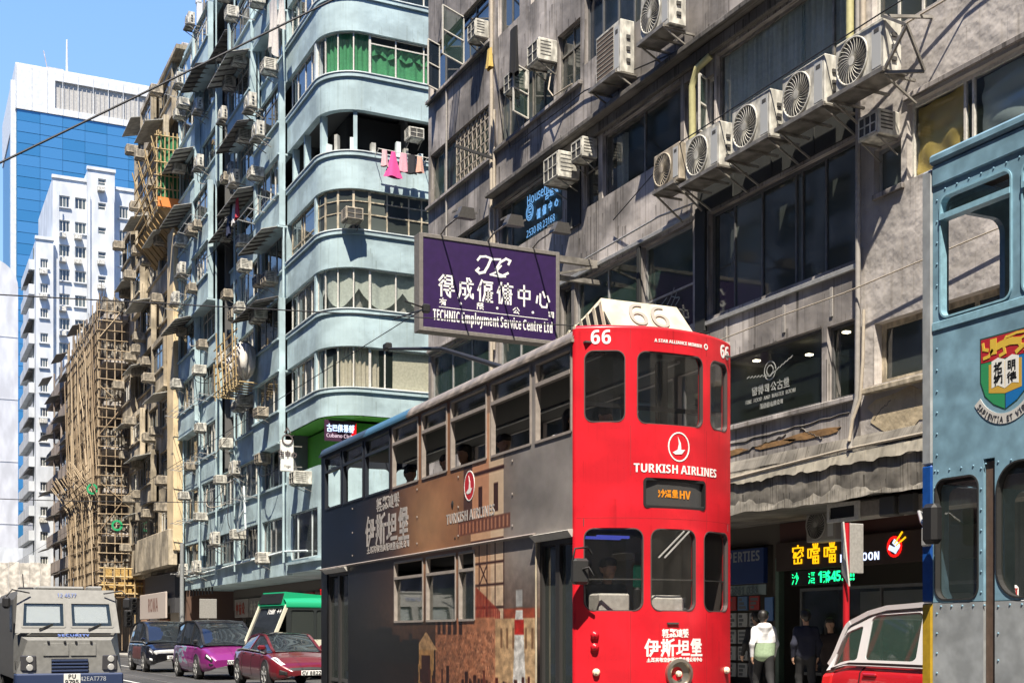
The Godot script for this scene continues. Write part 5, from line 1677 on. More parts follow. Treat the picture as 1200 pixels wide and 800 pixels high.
func tram_ad() -> ImageTexture:   # the printed sheet on the side: a dusk sky, a tower, a fortress wall and a lighthouse
	var w := 1024
	var h := 436
	var sm := Image.create(128, 64, false, Image.FORMAT_RGB8)
	var n := FastNoiseLite.new()
	n.seed = 4
	n.frequency = 0.03
	n.fractal_octaves = 4
	for i in 128:
		for j in 64:
			var z := -10.1 + 10.1 * i / 127.0
			var y := 4.65 - 4.3 * j / 63.0
			var navy := Color(0.07, 0.10, 0.16)
			var tan_c := Color(0.50, 0.37, 0.28)
			var grey := Color(0.52, 0.50, 0.49)
			var c := navy.lerp(Color(0.21, 0.17, 0.17), smoothstep(-8.6, -6.6, z))
			c = c.lerp(tan_c, smoothstep(-6.6, -4.8, z))
			c = c.lerp(grey, smoothstep(-3.8, -1.2, z))
			var g := exp(-(pow((z + 4.7) / 0.9, 2.0) + pow((y - 3.05) / 0.55, 2.0)))
			c = c.lerp(Color(0.74, 0.62, 0.48), g * 0.6)
			c = c.lerp(Color(0.3, 0.22, 0.18), smoothstep(2.6, 1.4, y) * 0.75)
			c = c.lerp(Color(0.1, 0.08, 0.085), smoothstep(1.6, 0.9, y) * 0.8)
			c = c.lerp(Color(0.05, 0.065, 0.09), smoothstep(-6.0, -8.4, z) * smoothstep(3.2, 1.4, y) * 0.8)
			c = c * (1.0 + 0.22 * n.get_noise_2d(i * 1.5, j * 2.0))
			sm.set_pixel(i, j, c)
	sm.resize(w, h, Image.INTERPOLATE_CUBIC)
	var R := func(z0: float, y0: float, z1: float, y1: float, c: Color):
		var x0 := int((z0 + 10.1) / 10.1 * w)
		var x1 := int((z1 + 10.1) / 10.1 * w)
		var a0 := int((4.65 - y1) / 4.3 * h)
		var a1 := int((4.65 - y0) / 4.3 * h)
		sm.fill_rect(Rect2i(x0, a0, maxi(1, x1 - x0), maxi(1, a1 - a0)), c)
	var dk := Color(0.24, 0.15, 0.13)
	var wall := Color(0.72, 0.6, 0.5)
	var wall2 := Color(0.76, 0.68, 0.59)
	R.call(-3.25, 2.75, -2.95, 4.2, Color(0.3, 0.22, 0.2))
	R.call(-2.95, 2.75, -2.4, 4.2, Color(0.7, 0.53, 0.43))
	R.call(-2.4, 2.75, -1.95, 4.2, wall2)
	for k in 2: R.call(-2.75 + k * 0.5, 2.95, -2.62 + k * 0.5, 3.3, dk)
	R.call(-3.0, 3.45, -1.93, 3.5, dk)
	R.call(-3.45, 2.72, -1.75, 2.9, Color(0.4, 0.26, 0.22))
	for k in 14: R.call(-3.42 + k * 0.12, 2.74, -3.37 + k * 0.12, 2.88, Color(0.62, 0.45, 0.36))
	R.call(-3.0, 1.6, -1.95, 2.72, wall)
	R.call(-2.35, 1.6, -1.95, 2.72, wall2)
	for k in 5: R.call(-3.0 + k * 0.26, 1.6, -2.97 + k * 0.26, 2.6, dk)
	for k in 4: R.call(-3.0, 1.75 + k * 0.28, -1.95, 1.78 + k * 0.28, dk)
	for k in 24:
		var s := k / 24.0
		R.call(-2.72 + s * 0.26, 2.04 + s * 0.26, -2.70 + s * 0.26, 2.07 + s * 0.26, dk)
		R.call(-2.46 - s * 0.26, 2.04 + s * 0.26, -2.44 - s * 0.26, 2.07 + s * 0.26, dk)
	for k in 40:
		var s := k / 40.0
		R.call(-3.05 + s * 1.0, 1.62, -3.03 + s * 1.0, 2.12 - s * 0.42, Color(0.52, 0.16, 0.1))
	R.call(-1.95, 1.62, -0.98, 1.74, Color(0.55, 0.26, 0.18))
	R.call(-4.3, 0.62, -2.2, 1.64, Color(0.66, 0.46, 0.35))
	R.call(-2.2, 0.5, -1.0, 1.62, Color(0.72, 0.6, 0.46))
	var r := RandomNumberGenerator.new()
	r.seed = 15
	for k in 700:
		var z := r.randf_range(-4.3, -2.25)
		var y := r.randf_range(0.7, 1.45)
		R.call(z, y, z + 0.03, y + 0.02, Color(0.5, 0.32, 0.24) if r.randf() < 0.5 else Color(0.77, 0.58, 0.46))
	for k in 5: R.call(-4.22 + k * 0.2, 1.42, -4.1 + k * 0.2, 1.64, dk)
	for k in 6: R.call(-2.05 + k * 0.18, 1.25, -1.99 + k * 0.18, 1.5, Color(0.5, 0.38, 0.27))
	R.call(-5.0, 0.7, -4.35, 1.2, Color(0.72, 0.58, 0.38))
	for k in 30:
		var s := k / 30.0
		R.call(-5.1 + s * 0.42, 1.2, -5.08 + s * 0.42, 1.22 + s * 0.24, Color(0.78, 0.66, 0.5))
		R.call(-4.26 - s * 0.42, 1.2, -4.24 - s * 0.42, 1.22 + s * 0.24, Color(0.78, 0.66, 0.5))
	R.call(-4.86, 0.72, -4.5, 1.12, Color(0.25, 0.13, 0.11))
	for k in 30:
		var s := k / 30.0
		R.call(-1.62 + s * 0.03 - 0.1 * (1 - s), 0.3 + s * 1.4, -1.36 - s * 0.03 + 0.1 * (1 - s), 0.36 + s * 1.4, Color(0.78, 0.77, 0.76))
	R.call(-1.62, 1.42, -1.36, 1.6, Color(0.66, 0.16, 0.12))
	R.call(-1.58, 1.76, -1.4, 1.95, Color(0.6, 0.6, 0.6))
	for k in 60:
		var z := r.randf_range(-5.2, -1.0)
		var y := r.randf_range(0.42, 0.8)
		R.call(z, y, z + r.randf_range(0.03, 0.12), y + r.randf_range(0.08, 0.26), Color(0.2, 0.1, 0.09).lerp(Color(0.36, 0.16, 0.12), r.randf()))
	for k in 40:
		var z := r.randf_range(-9.0, -5.2)
		R.call(z, 1.0, z + r.randf_range(0.1, 0.5), 1.05 + r.randf_range(0.1, 0.5), Color(0.11, 0.11, 0.12))
	# soften the shapes as print on a dusty sheet, then mottle
	sm.resize(620, 264, Image.INTERPOLATE_LANCZOS)
	sm.resize(w, h, Image.INTERPOLATE_CUBIC)
	n.frequency = 0.05
	for i in w:
		for j in h:
			var c := sm.get_pixel(i, j)
			var z := -10.1 + 10.1 * i / w
			var y := 4.65 - 4.3 * j / h
			var low := smoothstep(2.6, 1.2, y)
			var k := 1.0 + 0.3 * n.get_noise_2d(i, j * 1.3) * (0.15 + low) + r.randf_range(-0.05, 0.05) * (0.25 + low)
			k *= 1.0 - 0.3 * low * smoothstep(-1.2, -4.2, z)
			var warm := smoothstep(-7.0, -5.6, z) * smoothstep(-1.3, -3.2, z)
			c = Color(c.r * k * (1.0 + 0.03 * warm), c.g * k * (1.0 - 0.04 * warm), c.b * k * (1.0 - 0.1 * warm))
			sm.set_pixel(i, j, c)
	return ImageTexture.create_from_image(sm)

func make_tram():
	var red := worn(lin(0.66, 0.014, 0.026), 0.34, M.soot, Vector3(0.4, 0.4, 0.4))
	red.clearcoat_enabled = true
	red.clearcoat = 0.15
	red.clearcoat_roughness = 0.15
	var t := thing("red_tram", "double deck tram with red bowed front and dusk coloured tower picture along its side", "tram", Vector3(6.63, 0, -12.2), -0.0251)
	var L := -10.1
	M.tram_glass = pane(lin(0.02, 0.022, 0.022), 0.12)
	# ---- front
	var e := TR * TB
	var deg := TR * PI / 180.0
	var up := [[-35.0 * deg, 3.72, -19.0 * deg, 4.5, 0.1], [-14.5 * deg, 3.71, 16.0 * deg, 4.5, 0.1], [20.5 * deg, 3.72, 34.5 * deg, 4.5, 0.1]]
	var low := [[-35.2 * deg, 1.68, -11.8 * deg, 2.58, 0.11], [-9.0 * deg, 1.68, 12.0 * deg, 2.58, 0.11], [16.5 * deg, 1.68, 35.2 * deg, 2.58, 0.11]]
	var dest := [-12.0 * deg, 2.8, 17.5 * deg, 3.13, 0.05]
	var b := MB.new()
	b.panel(tfront, -e, e, 0.42, 4.74, up + low + [dest], -0.07, 0.0, 0.06)
	# rounded corners down both sides of the front, and the brow over it
	for sx in [-1.0, 1.0]:
		b.grid(func(u: float, v: float):
			var a := u * 0.9
			var c := tfront(sx * e, lerpf(0.42, 4.74, v), -0.06)
			var out := Vector3(sx * sin(TB + a), 0, cos(TB + a))
			return c + out * 0.06, 6, 1, sx < 0)
	b.grid(func(u: float, v: float): return tfront(lerpf(-e - 0.01, e + 0.01, u), 4.74 + 0.07 * sin(v * PI / 2), -0.07 * (1 - cos(v * PI / 2)) - v * v * 0.25), 30, 6)
	put("front_panel", b, red, t)
	# window gaskets and glass
	var k := 0
	for hh in up + low:
		b = MB.new()
		b.rim(tfront, hh, 0.012, -0.05, 0.004)
		var wn := put("front_window", b, mat(lin(0.07, 0.05, 0.05), 0.5), t)
		b = MB.new()
		b.panel(tfront, hh[0] + 0.015, hh[2] - 0.015, hh[1] + 0.015, hh[3] - 0.015, [], -0.034, -0.03, 0.15)
		put("pane", b, M.tram_glass, wn)
		if k > 2:
			b = MB.new(); b.panel(tfront, hh[0], hh[2], 2.02, 2.035, [], -0.06, -0.035, 0.15); put("glazing_bar", b, M.ac_dark, wn)
		k += 1
	b = MB.new()
	b.rim(tfront, dest, 0.03, -0.05, 0.008)
	var db := put("destination_box", b, M.black, t)
	b = MB.new()
	b.panel(tfront, dest[0] + 0.02, dest[2] - 0.02, dest[1] + 0.02, dest[3] - 0.02, [], -0.05, -0.035, 0.15)
	put("screen", b, mat(lin(0.05, 0.05, 0.05), 0.25), db)
	b = MB.new()
	var x := -0.14
	for c in ["沙", "灣", "堡"]:
		b.strokes(CH[c], tfront, x, 2.93, 0.075, 0.075, 0.012, -0.034, -0.03)
		x += 0.085
	put("lettering", b, glow(Color(1.0, 0.6, 0.05), 0.5), db)
	put("lettering", bent("HV", 0.09, tfront, x + 0.09, 2.96, -0.032), glow(Color(1.0, 0.6, 0.05), 0.5), db)
	for q in [-17.0, 18.3]:
		b = MB.new()
		for s in ([[0.43, 1.66], [2.6, 3.69], [4.52, 4.73]] if q > 0 else [[0.43, 1.66], [3.15, 3.69], [4.52, 4.73]]): b.panel(tfront, q * deg - 0.003, q * deg + 0.003, s[0], s[1], [], -0.002, 0.0015)
		put("panel_seam", b, mat(lin(0.3, 0.01, 0.015), 0.6), t)
	b = MB.new()
	b.panel(tfront, -e, e, 2.686, 2.691, [], -0.002, 0.0012, 0.1)
	put("panel_seam", b, mat(lin(0.3, 0.01, 0.015), 0.6), t)
	# lettering on the front
	var wp: Material = M.white_print
	put("lettering", bent("66", 0.15, tfront, -28.5 * deg, 4.64, 0.003), wp, t)
	put("lettering", bent("66", 0.15, tfront, 32.0 * deg, 4.63, 0.003), wp, t)
	put("lettering", bent("A STAR ALLIANCE MEMBER", 0.036, tfront, 4.0 * deg, 4.62, 0.003), wp, t)
	b = MB.new(); b.line(circle(17.8 * deg, 4.625, 0.026, 10), tfront, 0.012, 0.0, 0.004); put("emblem", b, wp, t)
	put("lettering", bent("TURKISH AIRLINES", 0.093, tfront, 4.5 * deg, 3.23, 0.003), wp, t)
	bird(t, tfront, 3.5 * deg, 3.48, 0.135, 0.155, wp, null)
	b = MB.new()
	x = -11.0 * deg
	for c in ["伊", "斯", "坦", "堡"]:
		b.strokes(CH[c], tfront, x, 1.2, 0.165, 0.17, 0.024, 0.0, 0.004)
		x += 0.19
	x = -4.0 * deg
	for c in ["輕", "鬆", "連", "繫"]:
		b.strokes(CH[c], tfront, x, 1.4, 0.08, 0.085, 0.011, 0.0, 0.004)
		x += 0.088
	x = -10.5 * deg
	for c in ["土", "耳", "其", "航", "空", "伊", "斯", "坦", "堡", "有", "限", "公", "司", "中", "心"]:
		b.strokes(CH[c], tfront, x, 1.13, 0.042, 0.045, 0.007, 0.0, 0.004)
		x += 0.049
	put("lettering", b, wp, t)
	# lamps, mirror, small fittings
	b = MB.new()
	var lc := tfront(3.0 * deg, 1.0, 0.0)
	b.xf = Transform3D(Basis(Vector3.RIGHT, PI / 2), lc)
	b.lathe([Vector2(0.165, -0.02), Vector2(0.165, 0.05), Vector2(0.13, 0.06), Vector2(0.125, 0.02), Vector2(0.04, -0.015), Vector2(0.0, -0.02)], 22)
	var hl := put("headlamp", b, mat(lin(0.36, 0.33, 0.28), 0.3, 0.8), t)
	b = MB.new()
	b.xf = Transform3D(Basis(Vector3.RIGHT, PI / 2), lc + Vector3(0, 0, 0.01))
	b.lathe([Vector2(0.035, 0), Vector2(0.03, 0.03), Vector2(0, 0.04)], 12)
	put("bulb", b, mat(lin(0.8, 0.72, 0.55), 0.2), hl)
	for q in [-30.5, 33.0]:
		b = MB.new()
		b.xf = Transform3D(Basis(Vector3.RIGHT, PI / 2), tfront(q * deg, 1.02, 0.0))
		b.lathe([Vector2(0.04, 0), Vector2(0.04, 0.03), Vector2(0.02, 0.05), Vector2(0, 0.052)], 14)
		put("indicator", b, mat(lin(0.75, 0.66, 0.5), 0.3), t)
	for q in [0.0, -0.13]:
		b = MB.new()
		b.xf = Transform3D(Basis(Vector3.RIGHT, PI / 2), tfront(-31.0 * deg, 1.42 + q, 0.0))
		b.lathe([Vector2(0.05, 0), Vector2(0.045, 0.03), Vector2(0.02, 0.055), Vector2(0, 0.06)], 14)
		put("red_lamp", b, mat(lin(0.45, 0.01, 0.02), 0.25), t)
	b = MB.new(); b.prism(PackedVector2Array([Vector2(-2 * deg, 1.54), Vector2(3 * deg, 1.54), Vector2(3 * deg, 1.56), Vector2(-2 * deg, 1.56)]), tfront, 0.0, 0.02); put("slot", b, M.ac_dark, t)
	b = MB.new()
	b.bbox(Vector3(-0.16, 1.96, 0.16), Vector3(0.03, 2.24, 0.27), 0.03)
	var mi := put("mirror", b, mat(lin(0.03, 0.03, 0.03), 0.4), t)
	b = MB.new(); b.tube([Vector3(0.13, 2.3, 0.1), Vector3(0.02, 2.36, 0.22), Vector3(-0.14, 2.34, 0.24), Vector3(-0.16, 2.2, 0.22)], 0.012, 5); put("mirror_arm", b, M.black, mi)
	b = MB.new(); b.tube([Vector3(-0.06, 2.12, 0.27), Vector3(-0.02, 2.14, 0.33), Vector3(0.04, 2.05, 0.33)], 0.014, 5); put("mirror_hinge", b, M.black, mi)
	# wiper on the middle lower window
	b = MB.new()
	b.beam(tfront(5.5 * deg, 2.56, 0.02), tfront(-6.0 * deg, 2.26, 0.025), 0.014, 0.014, Vector3(0, 0, 1))
	b.beam(tfront(8.0 * deg, 2.56, 0.02), tfront(-3.5 * deg, 2.26, 0.025), 0.014, 0.014, Vector3(0, 0, 1))
	put("wiper", b, M.alu, t)
	# ---- side walls
	var zs := [[-9.84, -8.83], [-8.73, -7.6], [-7.49, -6.25], [-6.13, -4.98], [-4.84, -3.84], [-3.71, -2.47], [-2.34, -1.15], [-1.04, -0.1]]
	var lows := [[-6.05, -4.78], [-4.66, -3.52], [-3.42, -2.86]]
	var doors := [[-9.73, -8.45], [-0.98, -0.07]]
	var holes := []
	for q in zs: holes.append([q[0], 3.63, q[1], 4.57, 0.02])
	for q in lows: holes.append([q[0], 1.6, q[1], 2.52, 0.02])
	for q in doors: holes.append([q[0], 0.42, q[1], 2.5, 0.01])
	var ad := mat(Color.WHITE, 0.38)
	ad.metallic_specular = 0.4
	ad.albedo_texture = tram_ad()
	ad.texture_repeat = false
	var fl := func(u: float, v: float, d: float): return Vector3(-d, v, u)
	b = MB.new()
	b.panel(fl, L, -0.012, 0.35, 4.65, holes, -0.06, 0.0, 100.0, Rect2(L, 0.35, -L, 4.3))
	put("side_panel", b, ad, t)
	var fr := func(u: float, v: float, d: float): return Vector3(TW + d, v, -u)
	var rh := []
	for q in zs: rh.append([-q[1], 3.63, -q[0], 4.57, 0.02])
	for q in [[-8.4, -7.2], [-2.9, -2.1]]: rh.append([-q[1], 1.6, -q[0], 2.5, 0.02])
	b = MB.new()
	b.panel(fr, 0.012, -L, 0.35, 4.65, rh, -0.06, 0.0)
	put("side_panel", b, mat(lin(0.2, 0.17, 0.16), 0.4), t)
	# frames, transoms and sliding glass of the left side
	var pale := worn(lin(0.33, 0.29, 0.26), 0.5, M.fine, Vector3(0.6, 0.6, 0.6))
	var navy := mat(lin(0.02, 0.025, 0.035), 0.45)
	for q in zs:
		var m: Material = navy if q[0] < -7.4 else pale
		b = MB.new()
		b.rim(fl, [q[0], 3.63, q[1], 4.57, 0.02], 0.03, -0.05, 0.012)
		b.prism(PackedVector2Array([Vector2(q[0] + 0.03, 4.28), Vector2(q[1] - 0.03, 4.28), Vector2(q[1] - 0.03, 4.325), Vector2(q[0] + 0.03, 4.325)]), fl, -0.05, 0.018)
		var w := put("side_window", b, m, t)
		b = MB.new(); b.prism(PackedVector2Array([Vector2(q[0] + 0.02, 4.3), Vector2(q[1] - 0.02, 4.3), Vector2(q[1] - 0.02, 4.55), Vector2(q[0] + 0.02, 4.55)]), fl, -0.04, -0.036); put("pane", b, M.clear, w)
	for q in lows:
		b = MB.new()
		b.rim(fl, [q[0], 1.6, q[1], 2.52, 0.02], 0.03, -0.05, 0.012)
		b.prism(PackedVector2Array([Vector2(q[0] + 0.03, 2.25), Vector2(q[1] - 0.03, 2.25), Vector2(q[1] - 0.03, 2.29), Vector2(q[0] + 0.03, 2.29)]), fl, -0.05, 0.016)
		var w := put("side_window", b, pale, t)
		b = MB.new(); b.prism(PackedVector2Array([Vector2(q[0] + 0.02, 1.62), Vector2(q[1] - 0.02, 1.62), Vector2(q[1] - 0.02, 2.27), Vector2(q[0] + 0.02, 2.27)]), fl, -0.04, -0.036); put("pane", b, M.clear, w)
	for q in doors:
		b = MB.new()
		b.rim(fl, [q[0], 0.42, q[1], 2.5, 0.01], 0.06, -0.09, -0.03)
		var mz: float = (q[0] + q[1]) / 2
		b.prism(PackedVector2Array([Vector2(mz - 0.05, 0.45), Vector2(mz + 0.05, 0.45), Vector2(mz + 0.05, 2.46), Vector2(mz - 0.05, 2.46)]), fl, -0.09, -0.03)
		var dr := put("door", b, mat(lin(0.035, 0.033, 0.033), 0.45), t)
		for s in [[q[0] + 0.05, mz - 0.04], [mz + 0.04, q[1] - 0.05]]:
			b = MB.new(); b.prism(PackedVector2Array([Vector2(s[0], 0.5), Vector2(s[1], 0.5), Vector2(s[1], 2.42), Vector2(s[0], 2.42)]), fl, -0.075, -0.07); put("pane", b, M.glass, dr)
		b = MB.new()
		b.hexa([Vector3(-0.03, 2.49, q[0] - 0.02), Vector3(0.0, 2.49, q[0] - 0.02), Vector3(0.0, 2.49, q[1] + 0.02), Vector3(-0.03, 2.49, q[1] + 0.02), Vector3(-0.09, 2.56, q[0] - 0.05), Vector3(0.0, 2.58, q[0] - 0.05), Vector3(0.0, 2.58, q[1] + 0.03), Vector3(-0.09, 2.56, q[1] + 0.03)])
		put("door_hood", b, M.white_frame, t)
	b = MB.new()
	b.tube([fl.call(-0.99, 2.5, 0.015), fl.call(-0.99, 0.42, 0.015)], 0.014, 5)
	put("door_trim", b, M.cream, t)
	b = MB.new()   # drip strip between the decks
	b.hexa([Vector3(-0.004, 2.565, L), Vector3(0, 2.565, L), Vector3(0, 2.565, -1.04), Vector3(-0.004, 2.565, -1.04), Vector3(-0.045, 2.585, L), Vector3(0, 2.605, L), Vector3(0, 2.605, -1.04), Vector3(-0.045, 2.585, -1.04)])
	put("drip_strip", b, worn(lin(0.28, 0.24, 0.22), 0.5, M.fine, Vector3(0.6, 0.6, 0.6)), t)
	b = MB.new()
	for z in [-8.2, -6.5, -5.05, -3.45, -1.7]:
		for y in [2.72, 3.1, 3.5]: b.bbox(Vector3(-0.012, y, z), Vector3(0.0, y + 0.03, z + 0.03), 0.006)
	tag(put("rivets", b, pale, t), "", "", "", "stuff")
	# gutter, roof, rear end
	for m in [[L, -7.45, mat(lin(0.025, 0.045, 0.07), 0.4)], [-7.45, -5.4, mat(lin(0.05, 0.14, 0.23), 0.4)], [-5.4, -0.02, worn(lin(0.42, 0.36, 0.31), 0.45, noise(61, 0.02, 0.6, 1.0), Vector3(0.5, 0.5, 0.5))]]:
		b = MB.new()
		b.grid(func(u: float, v: float):
			var a := v * PI * 0.5
			return Vector3(-0.03 + 0.16 * (1 - cos(a)), 4.61 + 0.17 * sin(a), lerpf(m[0], m[1], u)), 2, 8)
		b.box(Vector3(-0.05, 4.6, m[0]), Vector3(0.0, 4.635, m[1]))
		put("cornice", b, m[2], t)
	b = MB.new()
	b.grid(func(u: float, v: float):
		var q := 2.0 * v - 1.0
		return Vector3(TW / 2 + q * (TW / 2 - 0.12), 4.78 + 0.05 * (1 - q * q), lerpf(L, 0.02, u)), 2, 12)
	b.box(Vector3(TW, 4.6, L), Vector3(TW - 0.13, 4.78, 0))
	put("roof", b, worn(lin(0.42, 0.40, 0.37), 0.6, M.blot, Vector3(0.4, 0.4, 0.4)), t)
	var rear := func(u: float, v: float, d: float):
		var p := tfront(u, v, d)
		return Vector3(TW - p.x, p.y, L - p.z)
	b = MB.new()
	b.panel(rear, -e, e, 0.42, 4.75, [up[0], up[1], up[2], [low[1][0], 1.68, low[1][2], 2.58, 0.1]], -0.07, 0.0, 0.1)
	put("rear_panel", b, navy, t)
	b = MB.new(); b.box(Vector3(0.06, 4.58, L), Vector3(TW - 0.06, 4.598, 0.1)); put("ceiling", b, mat(lin(0.06, 0.06, 0.058), 0.7), t)
	# inside: floors, ceiling lights, seats, poles
	b = MB.new()
	b.box(Vector3(0.06, 2.6, L), Vector3(TW - 0.06, 2.68, 0.05))
	b.box(Vector3(0.06, 0.6, L), Vector3(TW - 0.06, 0.66, 0.1))
	put("deck_floor", b, mat(lin(0.05, 0.05, 0.05), 0.7), t)
	b = MB.new()
	for q in 2: b.box(Vector3(0.45 + q * 1.0, 4.55, L + 0.3), Vector3(0.5 + q * 1.0, 4.58, -0.3))
	put("handrail", b, M.alu, t)
	for dk in 2:
		for q in 9:
			for s in 2:
				if dk == 0 and (q < 1 or q > 7 or s == 0 and q in [4]): continue
				var base := Vector3(0.12 + s * 0.98, 2.68 if dk else 0.66, -0.95 - q * 1.02)
				b = MB.new()
				b.bbox(base + Vector3(0, 0.38, 0), base + Vector3(0.76, 0.46, 0.42), 0.03)
				b.bbox(base + Vector3(0, 0.45, -0.02), base + Vector3(0.76, 0.92, 0.05), 0.03)
				b.box(base + Vector3(0.3, 0, 0.1), base + Vector3(0.46, 0.38, 0.3))
				put("seat", b, mat(lin(0.05, 0.09, 0.07), 0.6), t)
	b = MB.new()
	b.beam(Vector3(0.05, 3.95, -0.05), Vector3(TW - 0.05, 3.95, -0.05), 0.03, 0.05)
	b.beam(Vector3(1.25, 2.7, -0.3), Vector3(1.25, 4.55, -0.3), 0.1, 0.1)
	b.beam(Vector3(1.0, 3.5, -0.4), Vector3(TW - 0.06, 3.6, -0.1), 0.04, 0.05)
	b.tube([Vector3(1.15, 2.7, -0.25), Vector3(1.15, 4.5, -0.25)], 0.016, 6)
	put("grab_pole", b, M.black, t)
	b = MB.new()   # driver's cab: cream console boxes, screen behind
	b.bbox(Vector3(0.3, 1.4, -0.3), Vector3(0.68, 1.88, -0.02), 0.02)
	put("console", b, M.white_frame, t)
	b = MB.new(); b.bbox(Vector3(0.84, 1.4, 0.08), Vector3(1.24, 1.86, 0.22), 0.04); put("console", b, M.white_frame, t)
	b = MB.new(); b.bbox(Vector3(0.7, 1.4, -0.02), Vector3(0.78, 1.95, 0.08), 0.03); put("control_lever", b, M.black, t)
	b = MB.new(); b.panel(func(u: float, v: float, d: float): return Vector3(u, v, -0.95 + d), 0.06, TW - 0.06, 0.66, 2.58, [[0.95, 0.7, 1.5, 2.4, 0.05]], -0.03, 0.0); put("cab_screen", b, mat(lin(0.1, 0.1, 0.1), 0.5), t)
	b = MB.new(); b.bbox(Vector3(0.75, 1.95, -0.1), Vector3(0.9, 2.2, -0.06), 0.02); put("green_strap", b, mat(lin(0.02, 0.5, 0.3), 0.5), t)
	for q in 2:
		b = MB.new(); b.box(Vector3(0.3 + q * 0.05, 2.5, -0.4 + q * 0.2), Vector3(0.75, 2.53, -0.36 + q * 0.2)); put("cab_lamp", b, glow(Color(0.4, 0.45, 1.0), 0.25), t)
	# underframe
	b = MB.new()
	b.box(Vector3(0.2, 0.3, L + 0.3), Vector3(TW - 0.2, 0.62, 0.1))
	put("underframe", b, M.black, t)
	for z in [-3.4, -6.3]:
		for xx in [0.42, 1.49]:
			b = MB.new(); b.xf = Transform3D(Basis(Vector3(0, 0, 1), PI / 2), Vector3(xx, 0.4, z)); b.lathe([Vector2(0, -0.05), Vector2(0.38, -0.05), Vector2(0.4, 0.05), Vector2(0, 0.05)], 20); put("wheel", b, M.steel, t)
	# roof box with the number
	b = MB.new()
	var cw := worn(lin(0.72, 0.66, 0.52), 0.6, noise(61, 0.02, 0.75, 1.0), Vector3(0.6, 0.6, 0.6))
	b.hexa([Vector3(0.48, 4.8, -1.75), Vector3(1.52, 4.8, -1.75), Vector3(1.52, 4.8, 0.0), Vector3(0.48, 4.8, 0.0), Vector3(0.52, 4.84, -1.75), Vector3(1.48, 4.84, -1.75), Vector3(1.4, 5.17, -0.22), Vector3(0.42, 5.17, -0.22)])
	var box := put("number_box", b, cw, t)
	var slope := atan2(0.22, 0.37)
	var tm := put("lettering", text("66", 0.3, 0.004), mat(lin(0.3, 0.28, 0.25), 0.6), box)
	tm.transform = Transform3D(Basis(Vector3.RIGHT, -slope) * Basis.from_scale(Vector3(1.2, 1, 1)), Vector3(0.96, 4.995, -0.1))
	for q in 9:
		b = MB.new()
		var u := 0.07 + q * 0.1
		var z0 := lerpf(-0.05, -1.7, u)
		var hh := lerpf(0.33, 0.03, u)
		b.beam(Vector3(0.47 - 0.02, 4.82, z0), Vector3(0.43 + 0.03 * u, 4.82 + hh, z0 - 0.08), 0.06, 0.03, Vector3(1, 0, 0))
		put("slat", b, cw, box)
	b = MB.new(); b.hexa([Vector3(0.445, 4.82, -1.7), Vector3(0.5, 4.82, -1.7), Vector3(0.5, 4.82, -0.06), Vector3(0.445, 4.82, -0.06), Vector3(0.445, 4.83, -1.7), Vector3(0.5, 4.83, -1.7), Vector3(0.5, 5.12, -0.25), Vector3(0.425, 5.12, -0.25)]); put("slat_backing", b, M.black, box)
	# trolley pole
	b = MB.new()
	b.bbox(Vector3(0.8, 4.8, -3.6), Vector3(1.2, 4.92, -2.9), 0.03)
	b.tube([Vector3(0.99, 4.95, -3.2), Vector3(0.99, 5.1, -3.9), Vector3(0.99, 5.95, -6.6), Vector3(0.99, 6.5, -9.3)], [0.06, 0.045, 0.035, 0.025], 6)
	b.bbox(Vector3(0.93, 6.48, -9.42), Vector3(1.05, 6.6, -9.22), 0.02)
	put("trolley_pole", b, M.cable, t)
	# prints on the side
	var pg := mat(lin(0.40, 0.37, 0.35), 0.5)
	b = MB.new()
	x = -7.45
	for c in ["伊", "斯", "坦", "堡"]:
		b.strokes(CH[c], fl, x, 2.86, 0.44, 0.42, 0.06, 0.0, 0.004)
		x += 0.53
	x = -6.9
	for c in ["輕", "鬆", "連", "繫"]:
		b.strokes(CH[c], fl, x, 3.36, 0.24, 0.19, 0.024, 0.0, 0.004)
		x += 0.28
	x = -7.4
	for c in ["土", "耳", "其", "航", "空", "伊", "斯", "坦", "堡", "有", "限", "公", "司"]:
		b.strokes(CH[c], fl, x, 2.72, 0.13, 0.1, 0.018, 0.0, 0.004)
		x += 0.158
	put("lettering", b, pg, t)
	put("lettering", bent("TURKISH AIRLINES", 0.135, fl, -3.05, 2.98, 0.002), pg, t)
	bird(t, fl, -3.05, 3.36, 0.17, 0.19, M.white_print, mat(lin(0.5, 0.02, 0.03), 0.5))

func bird(t: Node3D, f: Callable, u: float, v: float, rx: float, ry: float, m: Material, ground: Material):   # the white bird in a ring
	var b := MB.new()
	b.line(circle(u, v, rx, 28, ry), f, 0.014, 0.0, 0.0045)
	b.prism(PackedVector2Array([Vector2(u - rx * 0.35, v - ry * 0.55), Vector2(u + rx * 0.25, v - ry * 0.5), Vector2(u + rx * 0.6, v - ry * 0.18), Vector2(u + rx * 0.2, v - ry * 0.2), Vector2(u + rx * 0.16, v + ry * 0.25), Vector2(u - rx * 0.12, v + ry * 0.72), Vector2(u - rx * 0.02, v + ry * 0.2), Vector2(u - rx * 0.12, v - ry * 0.2), Vector2(u - rx * 0.62, v - ry * 0.42)]), f, 0.0, 0.006)
	put("emblem", b, m, t)
	if ground:
		b = MB.new()
		var p := PackedVector2Array()
		for q in circle(u, v, rx, 24, ry): p.append(q)
		p.remove_at(24)
		b.prism(p, f, 0.0, 0.003)
		put("emblem_ground", b, ground, t)

